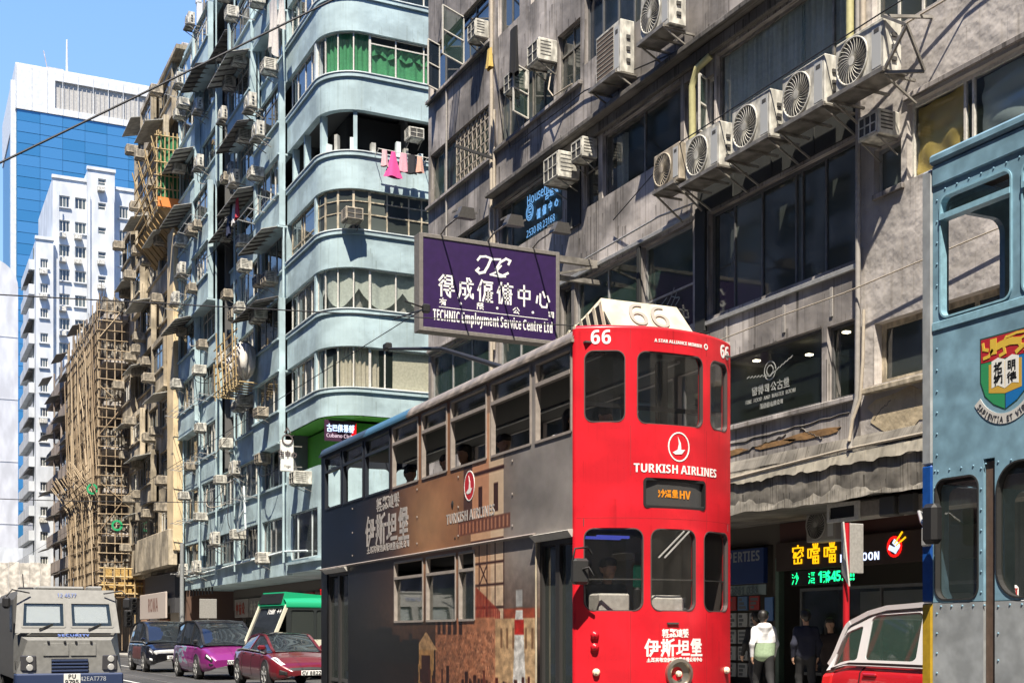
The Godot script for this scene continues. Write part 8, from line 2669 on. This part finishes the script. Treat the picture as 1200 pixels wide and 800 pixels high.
	var signs := [[-70.5, -67.5, lin(0.3, 0.28, 0.26)], [-67.3, -64.6, lin(0.2, 0.19, 0.18)], [-63.4, -60.6, lin(0.55, 0.42, 0.02)], [-60.3, -57.4, lin(0.22, 0.2, 0.22)], [-57.2, -55.6, lin(0.3, 0.02, 0.03)], [-55.3, -52.0, lin(0.12, 0.06, 0.05)], [-51.5, -48.0, lin(0.25, 0.22, 0.18)]]
	for q in signs:
		b = MB.new(); b.bbox(Vector3(16.8, 2.3, q[0]), Vector3(16.89, 3.3, q[1]), 0.01); var sg := put("shop_sign", b, mat(q[2], 0.5), t)
		b = MB.new()
		for k in 3: b.strokes(CH[["中", "有", "公"][k]], west(16.79), q[0] + 0.35 + k * 0.7, 2.5, 0.5, 0.6, 0.09, 0.0, 0.012)
		put("lettering", b, mat(lin(0.35, 0.05, 0.03) if q[2].g > 0.5 else lin(0.5, 0.48, 0.42), 0.5), sg)
		b = MB.new(); b.box(Vector3(17.36, 0.3, q[0] + 0.2), Vector3(17.39, 2.25, q[1] - 0.3)); put("shop_window", b, M.glass_b, t)
	for k in 9:
		b = MB.new(); b.bbox(Vector3(14.3, 3.45, -71.0 + k * 0.75), Vector3(14.34, 3.8, -70.75 + k * 0.75), 0.02); put("hanging_lamp", b, M.black, t)
	put("lettering", bent("Bonn", 0.5, west(16.78), -53.6, 3.1, 0.02, false, "Droid Serif"), glow(Color(0.9, 0.05, 0.08), 0.8), t)
	t = thing("shop_board", "pale shop board with brown letters under the ochre building", "sign", Vector3(13.6, 2.3, -77.5))
	b = MB.new(); b.bbox(Vector3(0, 0, -4.5), Vector3(0.1, 1.5, 4.0), 0.02); put("board", b, mat(lin(0.52, 0.45, 0.4), 0.6), t)
	put("lettering", bent("ROMA", 0.8, west(0.0), 0.0, 0.8, 0.005), mat(lin(0.2, 0.1, 0.08), 0.6), t)
	# shop under the scaffolding
	t = thing("shutter_shop", "old shop front with brown boards behind the lamp post", "shop", Vector3.ZERO)
	b = MB.new(); b.box(Vector3(14.6, 0.14, -87), Vector3(14.8, 5.0, -72.5)); b.box(Vector3(14.8, 0.14, -72.7), Vector3(20, 5.0, -72.5)); put("wall", b, mat(lin(0.12, 0.07, 0.05), 0.9), t)
	for k in 4:
		b = MB.new(); b.bbox(Vector3(14.4, 0.2, -86.5 + k * 3.4), Vector3(14.58, 2.3 + 0.9 * (k % 2), -84.0 + k * 3.4), 0.02); put("shop_sign", b, mat([lin(0.35, 0.2, 0.12), lin(0.45, 0.44, 0.42), lin(0.3, 0.12, 0.06), lin(0.5, 0.45, 0.38)][k], 0.6), t)

func make_street():
	# lamp post
	var t := thing("lamp_post", "plain grey lamp post at the kerb before the blue shops", "lamp post", Vector3(12.8, 0.14, -64.8))
	var b := MB.new(); b.tube([Vector3(0, 0, 0), Vector3(0, 1.2, 0), Vector3(0, 5.8, 0)], [0.16, 0.12, 0.1], 10); put("post", b, worn(lin(0.27, 0.28, 0.28), 0.5, M.fine, Vector3(0.6, 0.6, 0.6)), t)
	b = MB.new(); b.bbox(Vector3(-0.09, 0.5, -0.17), Vector3(0.09, 1.1, -0.1), 0.02); put("hatch", b, M.steel, t)
	# traffic light
	t = thing("traffic_light", "black traffic light with hooded lamps beyond the armoured truck", "traffic light", Vector3(12.4, 0.14, -77.0))
	b = MB.new(); b.tube([Vector3(0, 0, 0), Vector3(0, 3.3, 0)], 0.07, 8); put("pole", b, M.steel, t)
	for q in [[0.0, 2.45, 0.0], [-0.35, 1.7, 0.25]]:
		b = MB.new(); b.bbox(Vector3(q[0] - 0.22, q[1] - 0.05, q[2] - 0.1), Vector3(q[0] + 0.22, q[1] + 0.95, q[2] + 0.12), 0.05); var hd := put("signal_head", b, M.black, t)
		for k in 3:
			b = MB.new(); b.xf = Transform3D(Basis(Vector3.RIGHT, PI / 2), Vector3(q[0], q[1] + 0.15 + k * 0.3, q[2] + 0.12)); b.lathe([Vector2(0.12, 0), Vector2(0.13, 0.18), Vector2(0.11, 0.18), Vector2(0.1, 0.02), Vector2(0, 0.01)], 12); put("hood", b, M.black, hd)
	# plates on posts
	t = thing("road_sign", "grey backed road sign on a thin post near the lamp post", "road sign", Vector3(13.0, 0.14, -59.8))
	b = MB.new(); b.tube([Vector3(0, 0, 0), Vector3(0, 2.9, 0)], 0.04, 8); put("post", b, M.steel, t)
	b = MB.new(); b.bbox(Vector3(-0.4, 2.0, 0.03), Vector3(0.4, 2.9, 0.06), 0.01); put("plate", b, worn(lin(0.3, 0.29, 0.27), 0.6, M.fine, Vector3(1, 1, 1)), t)
	t = thing("stacked_sign", "red and white signs stacked on one post in front of the shops", "road sign", Vector3(13.0, 0.14, -46.9))
	b = MB.new(); b.tube([Vector3(0, 0, 0), Vector3(0, 2.4, 0)], 0.035, 8); put("post", b, M.steel, t)
	b = MB.new(); b.bbox(Vector3(-0.24, 1.95, 0.03), Vector3(0.2, 2.35, 0.06), 0.08); put("plate", b, mat(lin(0.66, 0.5, 0.48), 0.5), t)
	b = MB.new(); b.bbox(Vector3(-0.36, 1.45, 0.03), Vector3(0.32, 1.85, 0.06), 0.02); put("plate", b, mat(lin(0.55, 0.04, 0.05), 0.5), t)
	b = MB.new(); b.bbox(Vector3(-0.25, 1.6, 0.061), Vector3(0.21, 1.7, 0.066), 0.002); put("bar", b, M.white_print, t)
	# overhead wires
	var wire := func(called: String, label: String, pts: Array, r: float):
		var m := MB.new()
		m.tube(pts, r, 5, false)
		tag(put(called, m, M.cable), label, "cable")
	var sag := func(a: Vector3, c: Vector3, s: float) -> Array:
		var o := []
		for k in 17: o.append(a.lerp(c, k / 16.0) - Vector3(0, s * 4 * (k / 16.0) * (1 - k / 16.0), 0))
		return o
	wire.call("overhead_cable", "thick black cable rising across the sky in front of the glass tower", sag.call(Vector3(-9.9, 4.9, -34.0), Vector3(14.4, 21.4, -34.0), 0.1), 0.03)
	wire.call("span_wire", "thin wire across the street, passing in front of the purple sign", sag.call(Vector3(-9.9, 6.0, -21.0), Vector3(14.4, 7.35, -21.0), 0.02), 0.011)
	wire.call("contact_wire", "tram contact wire running along the street over the tracks", [Vector3(7.6, 6.64, -19), Vector3(7.7, 6.6, -60), Vector3(7.7, 6.6, -160)], 0.008)
	wire.call("low_span_wire", "thin wire low across the far street in front of the bamboo", sag.call(Vector3(-8.0, 7.8, -62.0), Vector3(14.1, 7.8, -62.0), 0.3), 0.02)
	t = thing("wire_bracket", "black knob where two wires meet, left of the purple sign", "bracket", Vector3(7.6, 6.62, -19.0))
	b = MB.new(); b.bbox(Vector3(-0.06, -0.07, -0.05), Vector3(0.06, 0.07, 0.05), 0.02); put("insulator", b, M.black, t)
	b = MB.new(); b.tube([Vector3(-0.4, 0.05, 0.1), Vector3(0, 0, 0), Vector3(0.2, 0.3, -2.0)], 0.014, 5); put("stay_wire", b, M.cable, t)

# ---------------------------------------------------------------- people: tapered capsules joined by a smooth minimum, meshed as surface nets
func field(p: Vector3, bones: Array, k: float) -> float:
	var d := 10.0
	for q in bones:
		var a: Vector3 = q[0]
		var ab: Vector3 = q[1] - a
		var h := clampf((p - a).dot(ab) / maxf(ab.length_squared(), 1e-9), 0.0, 1.0)
		var e: float = (p - a - ab * h).length() - lerpf(q[2], q[3], h)
		var m := maxf(k - absf(d - e), 0.0) / k
		d = minf(d, e) - m * m * k * 0.25
	return d

func nets(b: MB, bones: Array, cell: float, k: float, cut = null):
	var lo := Vector3(1e9, 1e9, 1e9)
	var hi := -lo
	for q in bones:
		for j in 2:
			var r: float = q[2 + j] + cell * 2
			lo = lo.min(q[j] - Vector3(r, r, r))
			hi = hi.max(q[j] + Vector3(r, r, r))
	var n := Vector3i(((hi - lo) / cell).ceil())
	var val := PackedFloat32Array()
	val.resize((n.x + 1) * (n.y + 1) * (n.z + 1))
	var id := func(x: int, y: int, z: int) -> int: return (x * (n.y + 1) + y) * (n.z + 1) + z
	for x in n.x + 1:
		for y in n.y + 1:
			for z in n.z + 1:
				var p := lo + Vector3(x, y, z) * cell
				var v := field(p, bones, k)
				if cut != null: v = maxf(v, cut.call(p))
				val[(x * (n.y + 1) + y) * (n.z + 1) + z] = v
	var vx := {}
	var E := [[0, 1], [0, 2], [0, 4], [1, 3], [1, 5], [2, 3], [2, 6], [3, 7], [4, 5], [4, 6], [5, 7], [6, 7]]
	for x in n.x:
		for y in n.y:
			for z in n.z:
				var c := []
				var neg := 0
				for q in 8:
					var w := val[((x + (q & 1)) * (n.y + 1) + y + ((q >> 1) & 1)) * (n.z + 1) + z + (q >> 2)]
					c.append(w)
					if w < 0: neg += 1
				if neg == 0 or neg == 8: continue
				var s := Vector3.ZERO
				var m := 0
				for e in E:
					var a: float = c[e[0]]; var d: float = c[e[1]]
					if (a < 0) != (d < 0):
						var w := a / (a - d)
						s += Vector3(e[0] & 1, (e[0] >> 1) & 1, e[0] >> 2).lerp(Vector3(e[1] & 1, (e[1] >> 1) & 1, e[1] >> 2), w)
						m += 1
				var pt := lo + (Vector3(x, y, z) + s / m) * cell
				var h := cell * 0.5
				var g := Vector3(field(pt + Vector3(h, 0, 0), bones, k) - field(pt - Vector3(h, 0, 0), bones, k), field(pt + Vector3(0, h, 0), bones, k) - field(pt - Vector3(0, h, 0), bones, k), field(pt + Vector3(0, 0, h), bones, k) - field(pt - Vector3(0, 0, h), bones, k))
				vx[Vector3i(x, y, z)] = [pt, g.normalized()]
	for key in vx:
		for ax in 3:
			var o := Vector3i.ZERO; o[ax] = 1
			var u := Vector3i.ZERO; u[(ax + 1) % 3] = 1
			var w := Vector3i.ZERO; w[(ax + 2) % 3] = 1
			var a := val[id.call(key.x, key.y, key.z)]
			var e: Vector3i = key + o
			var d := val[id.call(e.x, e.y, e.z)]
			if (a < 0) == (d < 0): continue
			var q := [vx.get(key - u - w), vx.get(key - w), vx.get(key), vx.get(key - u)]
			if q.has(null): continue
			if a >= 0: q.reverse()
			for tr in [[0, 2, 1], [0, 3, 2]]:
				for j in tr: b.vert(q[j][0], q[j][1])

# a figure from its joints. P: hip, chest, neck, head, then for both sides shoulder, elbow, wrist, hip joint, knee, ankle; face points to +z of the head turn
func person(called: String, label: String, at: Vector3, turn: float, pose: Dictionary, mats: Dictionary, cell := 0.022) -> Node3D:
	var t := thing(called, label, "person", at, turn)
	var hip: Vector3 = pose.hip
	var chest: Vector3 = pose.chest
	var neck: Vector3 = pose.neck
	var head: Vector3 = pose.head
	var skin: Material = mats.skin
	# head and neck: one mesh with nose, brow, chin, ears
	var hb := Basis(Vector3.UP, pose.get("look", 0.0)) * Basis(Vector3.RIGHT, pose.get("nod", 0.0))
	var at_head := func(v: Vector3) -> Vector3: return head + hb * v
	var b := MB.new()
	var bones := [[neck, head + Vector3(0, -0.04, 0), 0.055, 0.052], [at_head.call(Vector3(0, 0.035, -0.015)), at_head.call(Vector3(0, 0.03, 0.02)), 0.088, 0.08], [at_head.call(Vector3(0, -0.03, 0.035)), at_head.call(Vector3(0, -0.085, 0.055)), 0.06, 0.036], [at_head.call(Vector3(0, 0.0, 0.095)), at_head.call(Vector3(0, -0.028, 0.112)), 0.009, 0.014], [at_head.call(Vector3(-0.035, 0.025, 0.078)), at_head.call(Vector3(0.035, 0.025, 0.078)), 0.018, 0.018], [at_head.call(Vector3(-0.018, -0.06, 0.084)), at_head.call(Vector3(0.018, -0.06, 0.084)), 0.011, 0.011]]
	for s in [-1.0, 1.0]: bones.append([at_head.call(Vector3(s * 0.082, -0.02, -0.01)), at_head.call(Vector3(s * 0.09, 0.025, -0.015)), 0.012, 0.016])
	nets(b, bones, 0.012, 0.03)
	# arms' skin: hands with five fingers
	for s in 2:
		var el: Vector3 = pose.elbow[s]
		var wr: Vector3 = pose.wrist[s]
		var d := (wr - el).normalized()
		var sd := (Vector3(0, 0, 1) - d * d.z).normalized() if absf(d.z) < 0.9 else Vector3(1, 0, 0)
		var out := d.cross(sd).normalized() * (1.0 if s == 0 else -1.0)
		var hbones := [[wr - d * 0.05, wr, 0.028, 0.027], [wr + sd * 0.012, wr + d * 0.075 + sd * 0.022, 0.024, 0.02], [wr - sd * 0.012, wr + d * 0.07 - sd * 0.026, 0.024, 0.018]]
		for k in 4:
			var root := wr + d * 0.075 + sd * (0.03 - 0.02 * k)
			var ln: float = [0.036, 0.042, 0.038, 0.03][k]
			var kn := root + d * ln - out * 0.008
			hbones.append([root, kn, 0.009, 0.0085])
			hbones.append([kn, kn + d * ln * 0.8 - out * 0.022, 0.0085, 0.0065])
		hbones.append([wr + d * 0.02 + sd * 0.025, wr + d * 0.05 + sd * 0.055, 0.012, 0.01])
		hbones.append([wr + d * 0.05 + sd * 0.055, wr + d * 0.085 + sd * 0.058, 0.01, 0.008])
		nets(b, hbones, 0.006, 0.008)
	put("body", b, skin, t)
	var eye := mat(lin(0.03, 0.02, 0.015), 0.2)
	for s in [-1.0, 1.0]:
		b = MB.new(); b.xf = Transform3D(hb, at_head.call(Vector3(s * 0.032, 0.006, 0.088))); b.lathe([Vector2(0, -0.007), Vector2(0.009, -0.004), Vector2(0.011, 0), Vector2(0.009, 0.004), Vector2(0, 0.007)], 8); put("eye", b, eye, t)
	# hair
	b = MB.new()
	var hr := [[at_head.call(Vector3(0, 0.055, -0.03)), at_head.call(Vector3(0, 0.06, 0.02)), 0.094, 0.086], [at_head.call(Vector3(0, 0.0, -0.06)), at_head.call(Vector3(0, -0.03, -0.06)), 0.07, 0.055], [at_head.call(Vector3(-0.07, 0.03, -0.02)), at_head.call(Vector3(-0.075, -0.01, -0.025)), 0.03, 0.02], [at_head.call(Vector3(0.07, 0.03, -0.02)), at_head.call(Vector3(0.075, -0.01, -0.025)), 0.03, 0.02], [at_head.call(Vector3(-0.05, 0.085, 0.065)), at_head.call(Vector3(0.05, 0.09, 0.06)), 0.028, 0.028]]
	if pose.get("long_hair", false):
		for s in [-1.0, 1.0]: hr.append([at_head.call(Vector3(s * 0.07, 0.02, -0.03)), at_head.call(Vector3(s * 0.075, -0.2, -0.04)), 0.04, 0.025])
		hr.append([at_head.call(Vector3(0, 0, -0.08)), at_head.call(Vector3(0, -0.22, -0.09)), 0.07, 0.04])
	nets(b, hr, 0.014, 0.03)
	put("hair", b, mats.hair, t)
	# top: torso, hood or collar, sleeves
	b = MB.new()
	var w: float = pose.get("width", 1.0)
	var tb := [[hip + Vector3(-0.06, -0.04, 0) * w, chest + Vector3(-0.09, 0, 0) * w, 0.125 * w, 0.125 * w], [hip + Vector3(0.06, -0.04, 0) * w, chest + Vector3(0.09, 0, 0) * w, 0.125 * w, 0.125 * w], [chest + Vector3(0, 0.02, 0), neck + Vector3(0, -0.06, -0.01), 0.13, 0.075]]
	for s in 2:
		var sh: Vector3 = pose.shoulder[s]
		tb.append([chest + Vector3(0, 0.08, 0), sh, 0.09, 0.062])
		tb.append([sh, pose.elbow[s], 0.064, 0.052])
		tb.append([pose.elbow[s], pose.wrist[s], 0.052, 0.04])
	if pose.get("hood", false):
		tb.append([neck + Vector3(-0.07, -0.02, -0.06), neck + Vector3(0.07, -0.02, -0.06), 0.07, 0.07])
		tb.append([neck + Vector3(0, -0.05, -0.1), neck + Vector3(0, -0.14, -0.11), 0.075, 0.04])
	if mats.has("top_low"):
		var cy: float = pose.split
		nets(b, tb, cell, 0.06, func(p: Vector3): return maxf(cy - p.y, -10.0) if absf(p.x) < 0.215 else -10.0)
		put("jacket_upper", b, mats.top, t)
		b = MB.new()
		nets(b, tb.slice(0, 3), cell, 0.06, func(p: Vector3): return p.y - cy)
		put("jacket_lower", b, mats.top_low, t)
	else:
		nets(b, tb, cell, 0.06)
		put("jacket", b, mats.top, t)
	b = MB.new()
	var lb := []
	for s in 2:
		lb.append([hip + Vector3(0, 0.0, 0), pose.thigh[s], 0.1, 0.095])
		lb.append([pose.thigh[s], pose.knee[s], 0.098, 0.07])
		lb.append([pose.knee[s], pose.ankle[s], 0.07, 0.052])
	nets(b, lb, cell, 0.05)
	put("trousers", b, mats.legs, t)
	for s in 2:
		b = MB.new()
		var an: Vector3 = pose.ankle[s]
		nets(b, [[an + Vector3(0, -0.02, -0.04), an + Vector3(0, -0.045, 0.02), 0.05, 0.045], [an + Vector3(0, -0.045, 0.02), an + Vector3(0, -0.058, 0.13), 0.045, 0.033]], 0.015, 0.03)
		put("shoe", b, mats.shoes, t)
	return t

func standing(step: float) -> Dictionary:   # 1.72 m, mid-stride
	return {"hip": Vector3(0, 0.95, 0), "chest": Vector3(0, 1.25, 0.01), "neck": Vector3(0, 1.45, 0.0), "head": Vector3(0, 1.6, 0.02),
		"shoulder": [Vector3(-0.165, 1.36, 0), Vector3(0.165, 1.36, 0)], "elbow": [Vector3(-0.25, 1.1, -0.05 + step * 0.2), Vector3(0.25, 1.1, -0.05 - step * 0.2)], "wrist": [Vector3(-0.25, 0.87, 0.04 + step * 0.35), Vector3(0.25, 0.87, 0.04 - step * 0.3)],
		"thigh": [Vector3(-0.09, 0.86, -step * 0.05), Vector3(0.09, 0.86, step * 0.05)], "knee": [Vector3(-0.1, 0.49, 0.03 - step * 0.2), Vector3(0.1, 0.49, 0.06 + step * 0.25)], "ankle": [Vector3(-0.1, 0.09, -0.05 - step * 0.55), Vector3(0.1, 0.09, 0.0 + step * 0.4)]}

func seated(lean := 0.0) -> Dictionary:   # origin on the floor under the seat
	return {"hip": Vector3(0, 0.56, 0.1), "chest": Vector3(0, 0.86, 0.13 + lean * 0.5), "neck": Vector3(0, 1.06, 0.13 + lean), "head": Vector3(0, 1.21, 0.16 + lean),
		"shoulder": [Vector3(-0.18, 0.98, 0.12 + lean), Vector3(0.18, 0.98, 0.12 + lean)], "elbow": [Vector3(-0.22, 0.74, 0.2), Vector3(0.22, 0.74, 0.2)], "wrist": [Vector3(-0.12, 0.66, 0.42), Vector3(0.12, 0.66, 0.42)],
		"thigh": [Vector3(-0.09, 0.53, 0.16), Vector3(0.09, 0.53, 0.16)], "knee": [Vector3(-0.1, 0.5, 0.52), Vector3(0.1, 0.5, 0.52)], "ankle": [Vector3(-0.1, 0.09, 0.5), Vector3(0.1, 0.09, 0.5)]}

func make_people():
	var sk := mat(lin(0.42, 0.25, 0.17), 0.6)
	var hair := mat(lin(0.012, 0.01, 0.009), 0.5)
	var blk := mat(lin(0.014, 0.014, 0.016), 0.85)
	var cloth := func(c: Color) -> Material: return worn(c, 0.9, M.fine, Vector3(1.2, 1.2, 1.2))
	var base := {"skin": sk, "hair": hair, "legs": blk, "shoes": blk, "top": blk}
	var p := standing(0.5)
	p.hood = true
	p.split = 1.12
	p.look = -0.6
	p.width = 1.12
	var m := base.duplicate()
	m.top = cloth.call(lin(0.66, 0.66, 0.68)); m.top_low = cloth.call(lin(0.30, 0.40, 0.26))
	person("person", "person walking away in a white and pale green hooded jacket", Vector3(14.8, 0.14, -19.8), 2.75, p, m)
	m = base.duplicate(); m.top = cloth.call(lin(0.012, 0.014, 0.03))
	person("person", "person in dark navy top with short hair, beside the doorway under the neon", Vector3(15.2, 0.14, -19.05), 2.7, standing(0.25), m)
	person("person", "person in black, half hidden beyond the pale jacket by the notices", Vector3(15.6, 0.14, -21.1), 3.0, standing(-0.3), base)
	p = standing(0.1); p.long_hair = true; p.look = 0.5
	m = base.duplicate(); m.top = cloth.call(lin(0.03, 0.02, 0.02))
	person("person", "person with long dark hair at the shop counter behind the taxi", Vector3(15.9, 0.0, -19.2), -1.2, p, m)
	# in the tram (placed in the tram's own axes)
	var inv := Transform3D(Basis(Vector3.UP, -0.0251), Vector3(6.63, 0, -12.2))
	var seat := func(label: String, x: float, y: float, z: float, turn: float, top: Color, long := false, look := 0.0, bald := false):
		var q := seated(0.04)
		q.long_hair = long
		q.look = look
		var mm := base.duplicate()
		mm.top = cloth.call(top)
		var o := person("person", label, inv * Vector3(x, y, z), turn - 0.0251, q, mm, 0.03)
		return o
	seat.call("driver in a black top behind the lower left front window of the red tram", 0.62, 0.95, -0.62, 0.0, lin(0.03, 0.03, 0.033))
	seat.call("person in dark clothes at the upper left front window of the red tram", 0.5, 2.66, -0.62, 0.3, lin(0.05, 0.05, 0.05), false, 0.5)
	seat.call("person with dark hair and white blouse at the first upper side window", 0.36, 2.68, -1.0, 0.0, lin(0.6, 0.6, 0.6), true, 0.35)
	seat.call("person in a black cap seated by the third upper side window", 0.4, 2.68, -3.05, 0.0, lin(0.04, 0.04, 0.05))
	seat.call("person in a light grey shirt looking out of the fourth upper side window", 0.36, 2.68, -4.1, -0.4, lin(0.4, 0.4, 0.42), true, -0.8)
	seat.call("person in brown seated by the fifth upper side window", 0.4, 2.68, -5.1, 0.0, lin(0.12, 0.07, 0.05))
	seat.call("person in white, back of the tram's upper deck, dark against the bright rear windows", 0.38, 2.68, -6.6, 0.0, lin(0.5, 0.5, 0.5))
	# a drink on the sill
	var b := MB.new(); b.lathe([Vector2(0, 0), Vector2(0.032, 0), Vector2(0.042, 0.11), Vector2(0.045, 0.115), Vector2(0.045, 0.125), Vector2(0, 0.125)], 14)
	var c := put("cup", b, M.white_print, null, inv * Vector3(0.63, 3.74, 0.16))
	tag(c, "white paper cup with a straw on the upper front sill of the tram", "cup")
	b = MB.new(); b.tube([Vector3(0, 0.1, 0), Vector3(0.02, 0.2, 0)], 0.005, 5); put("straw", b, M.white_print, c)
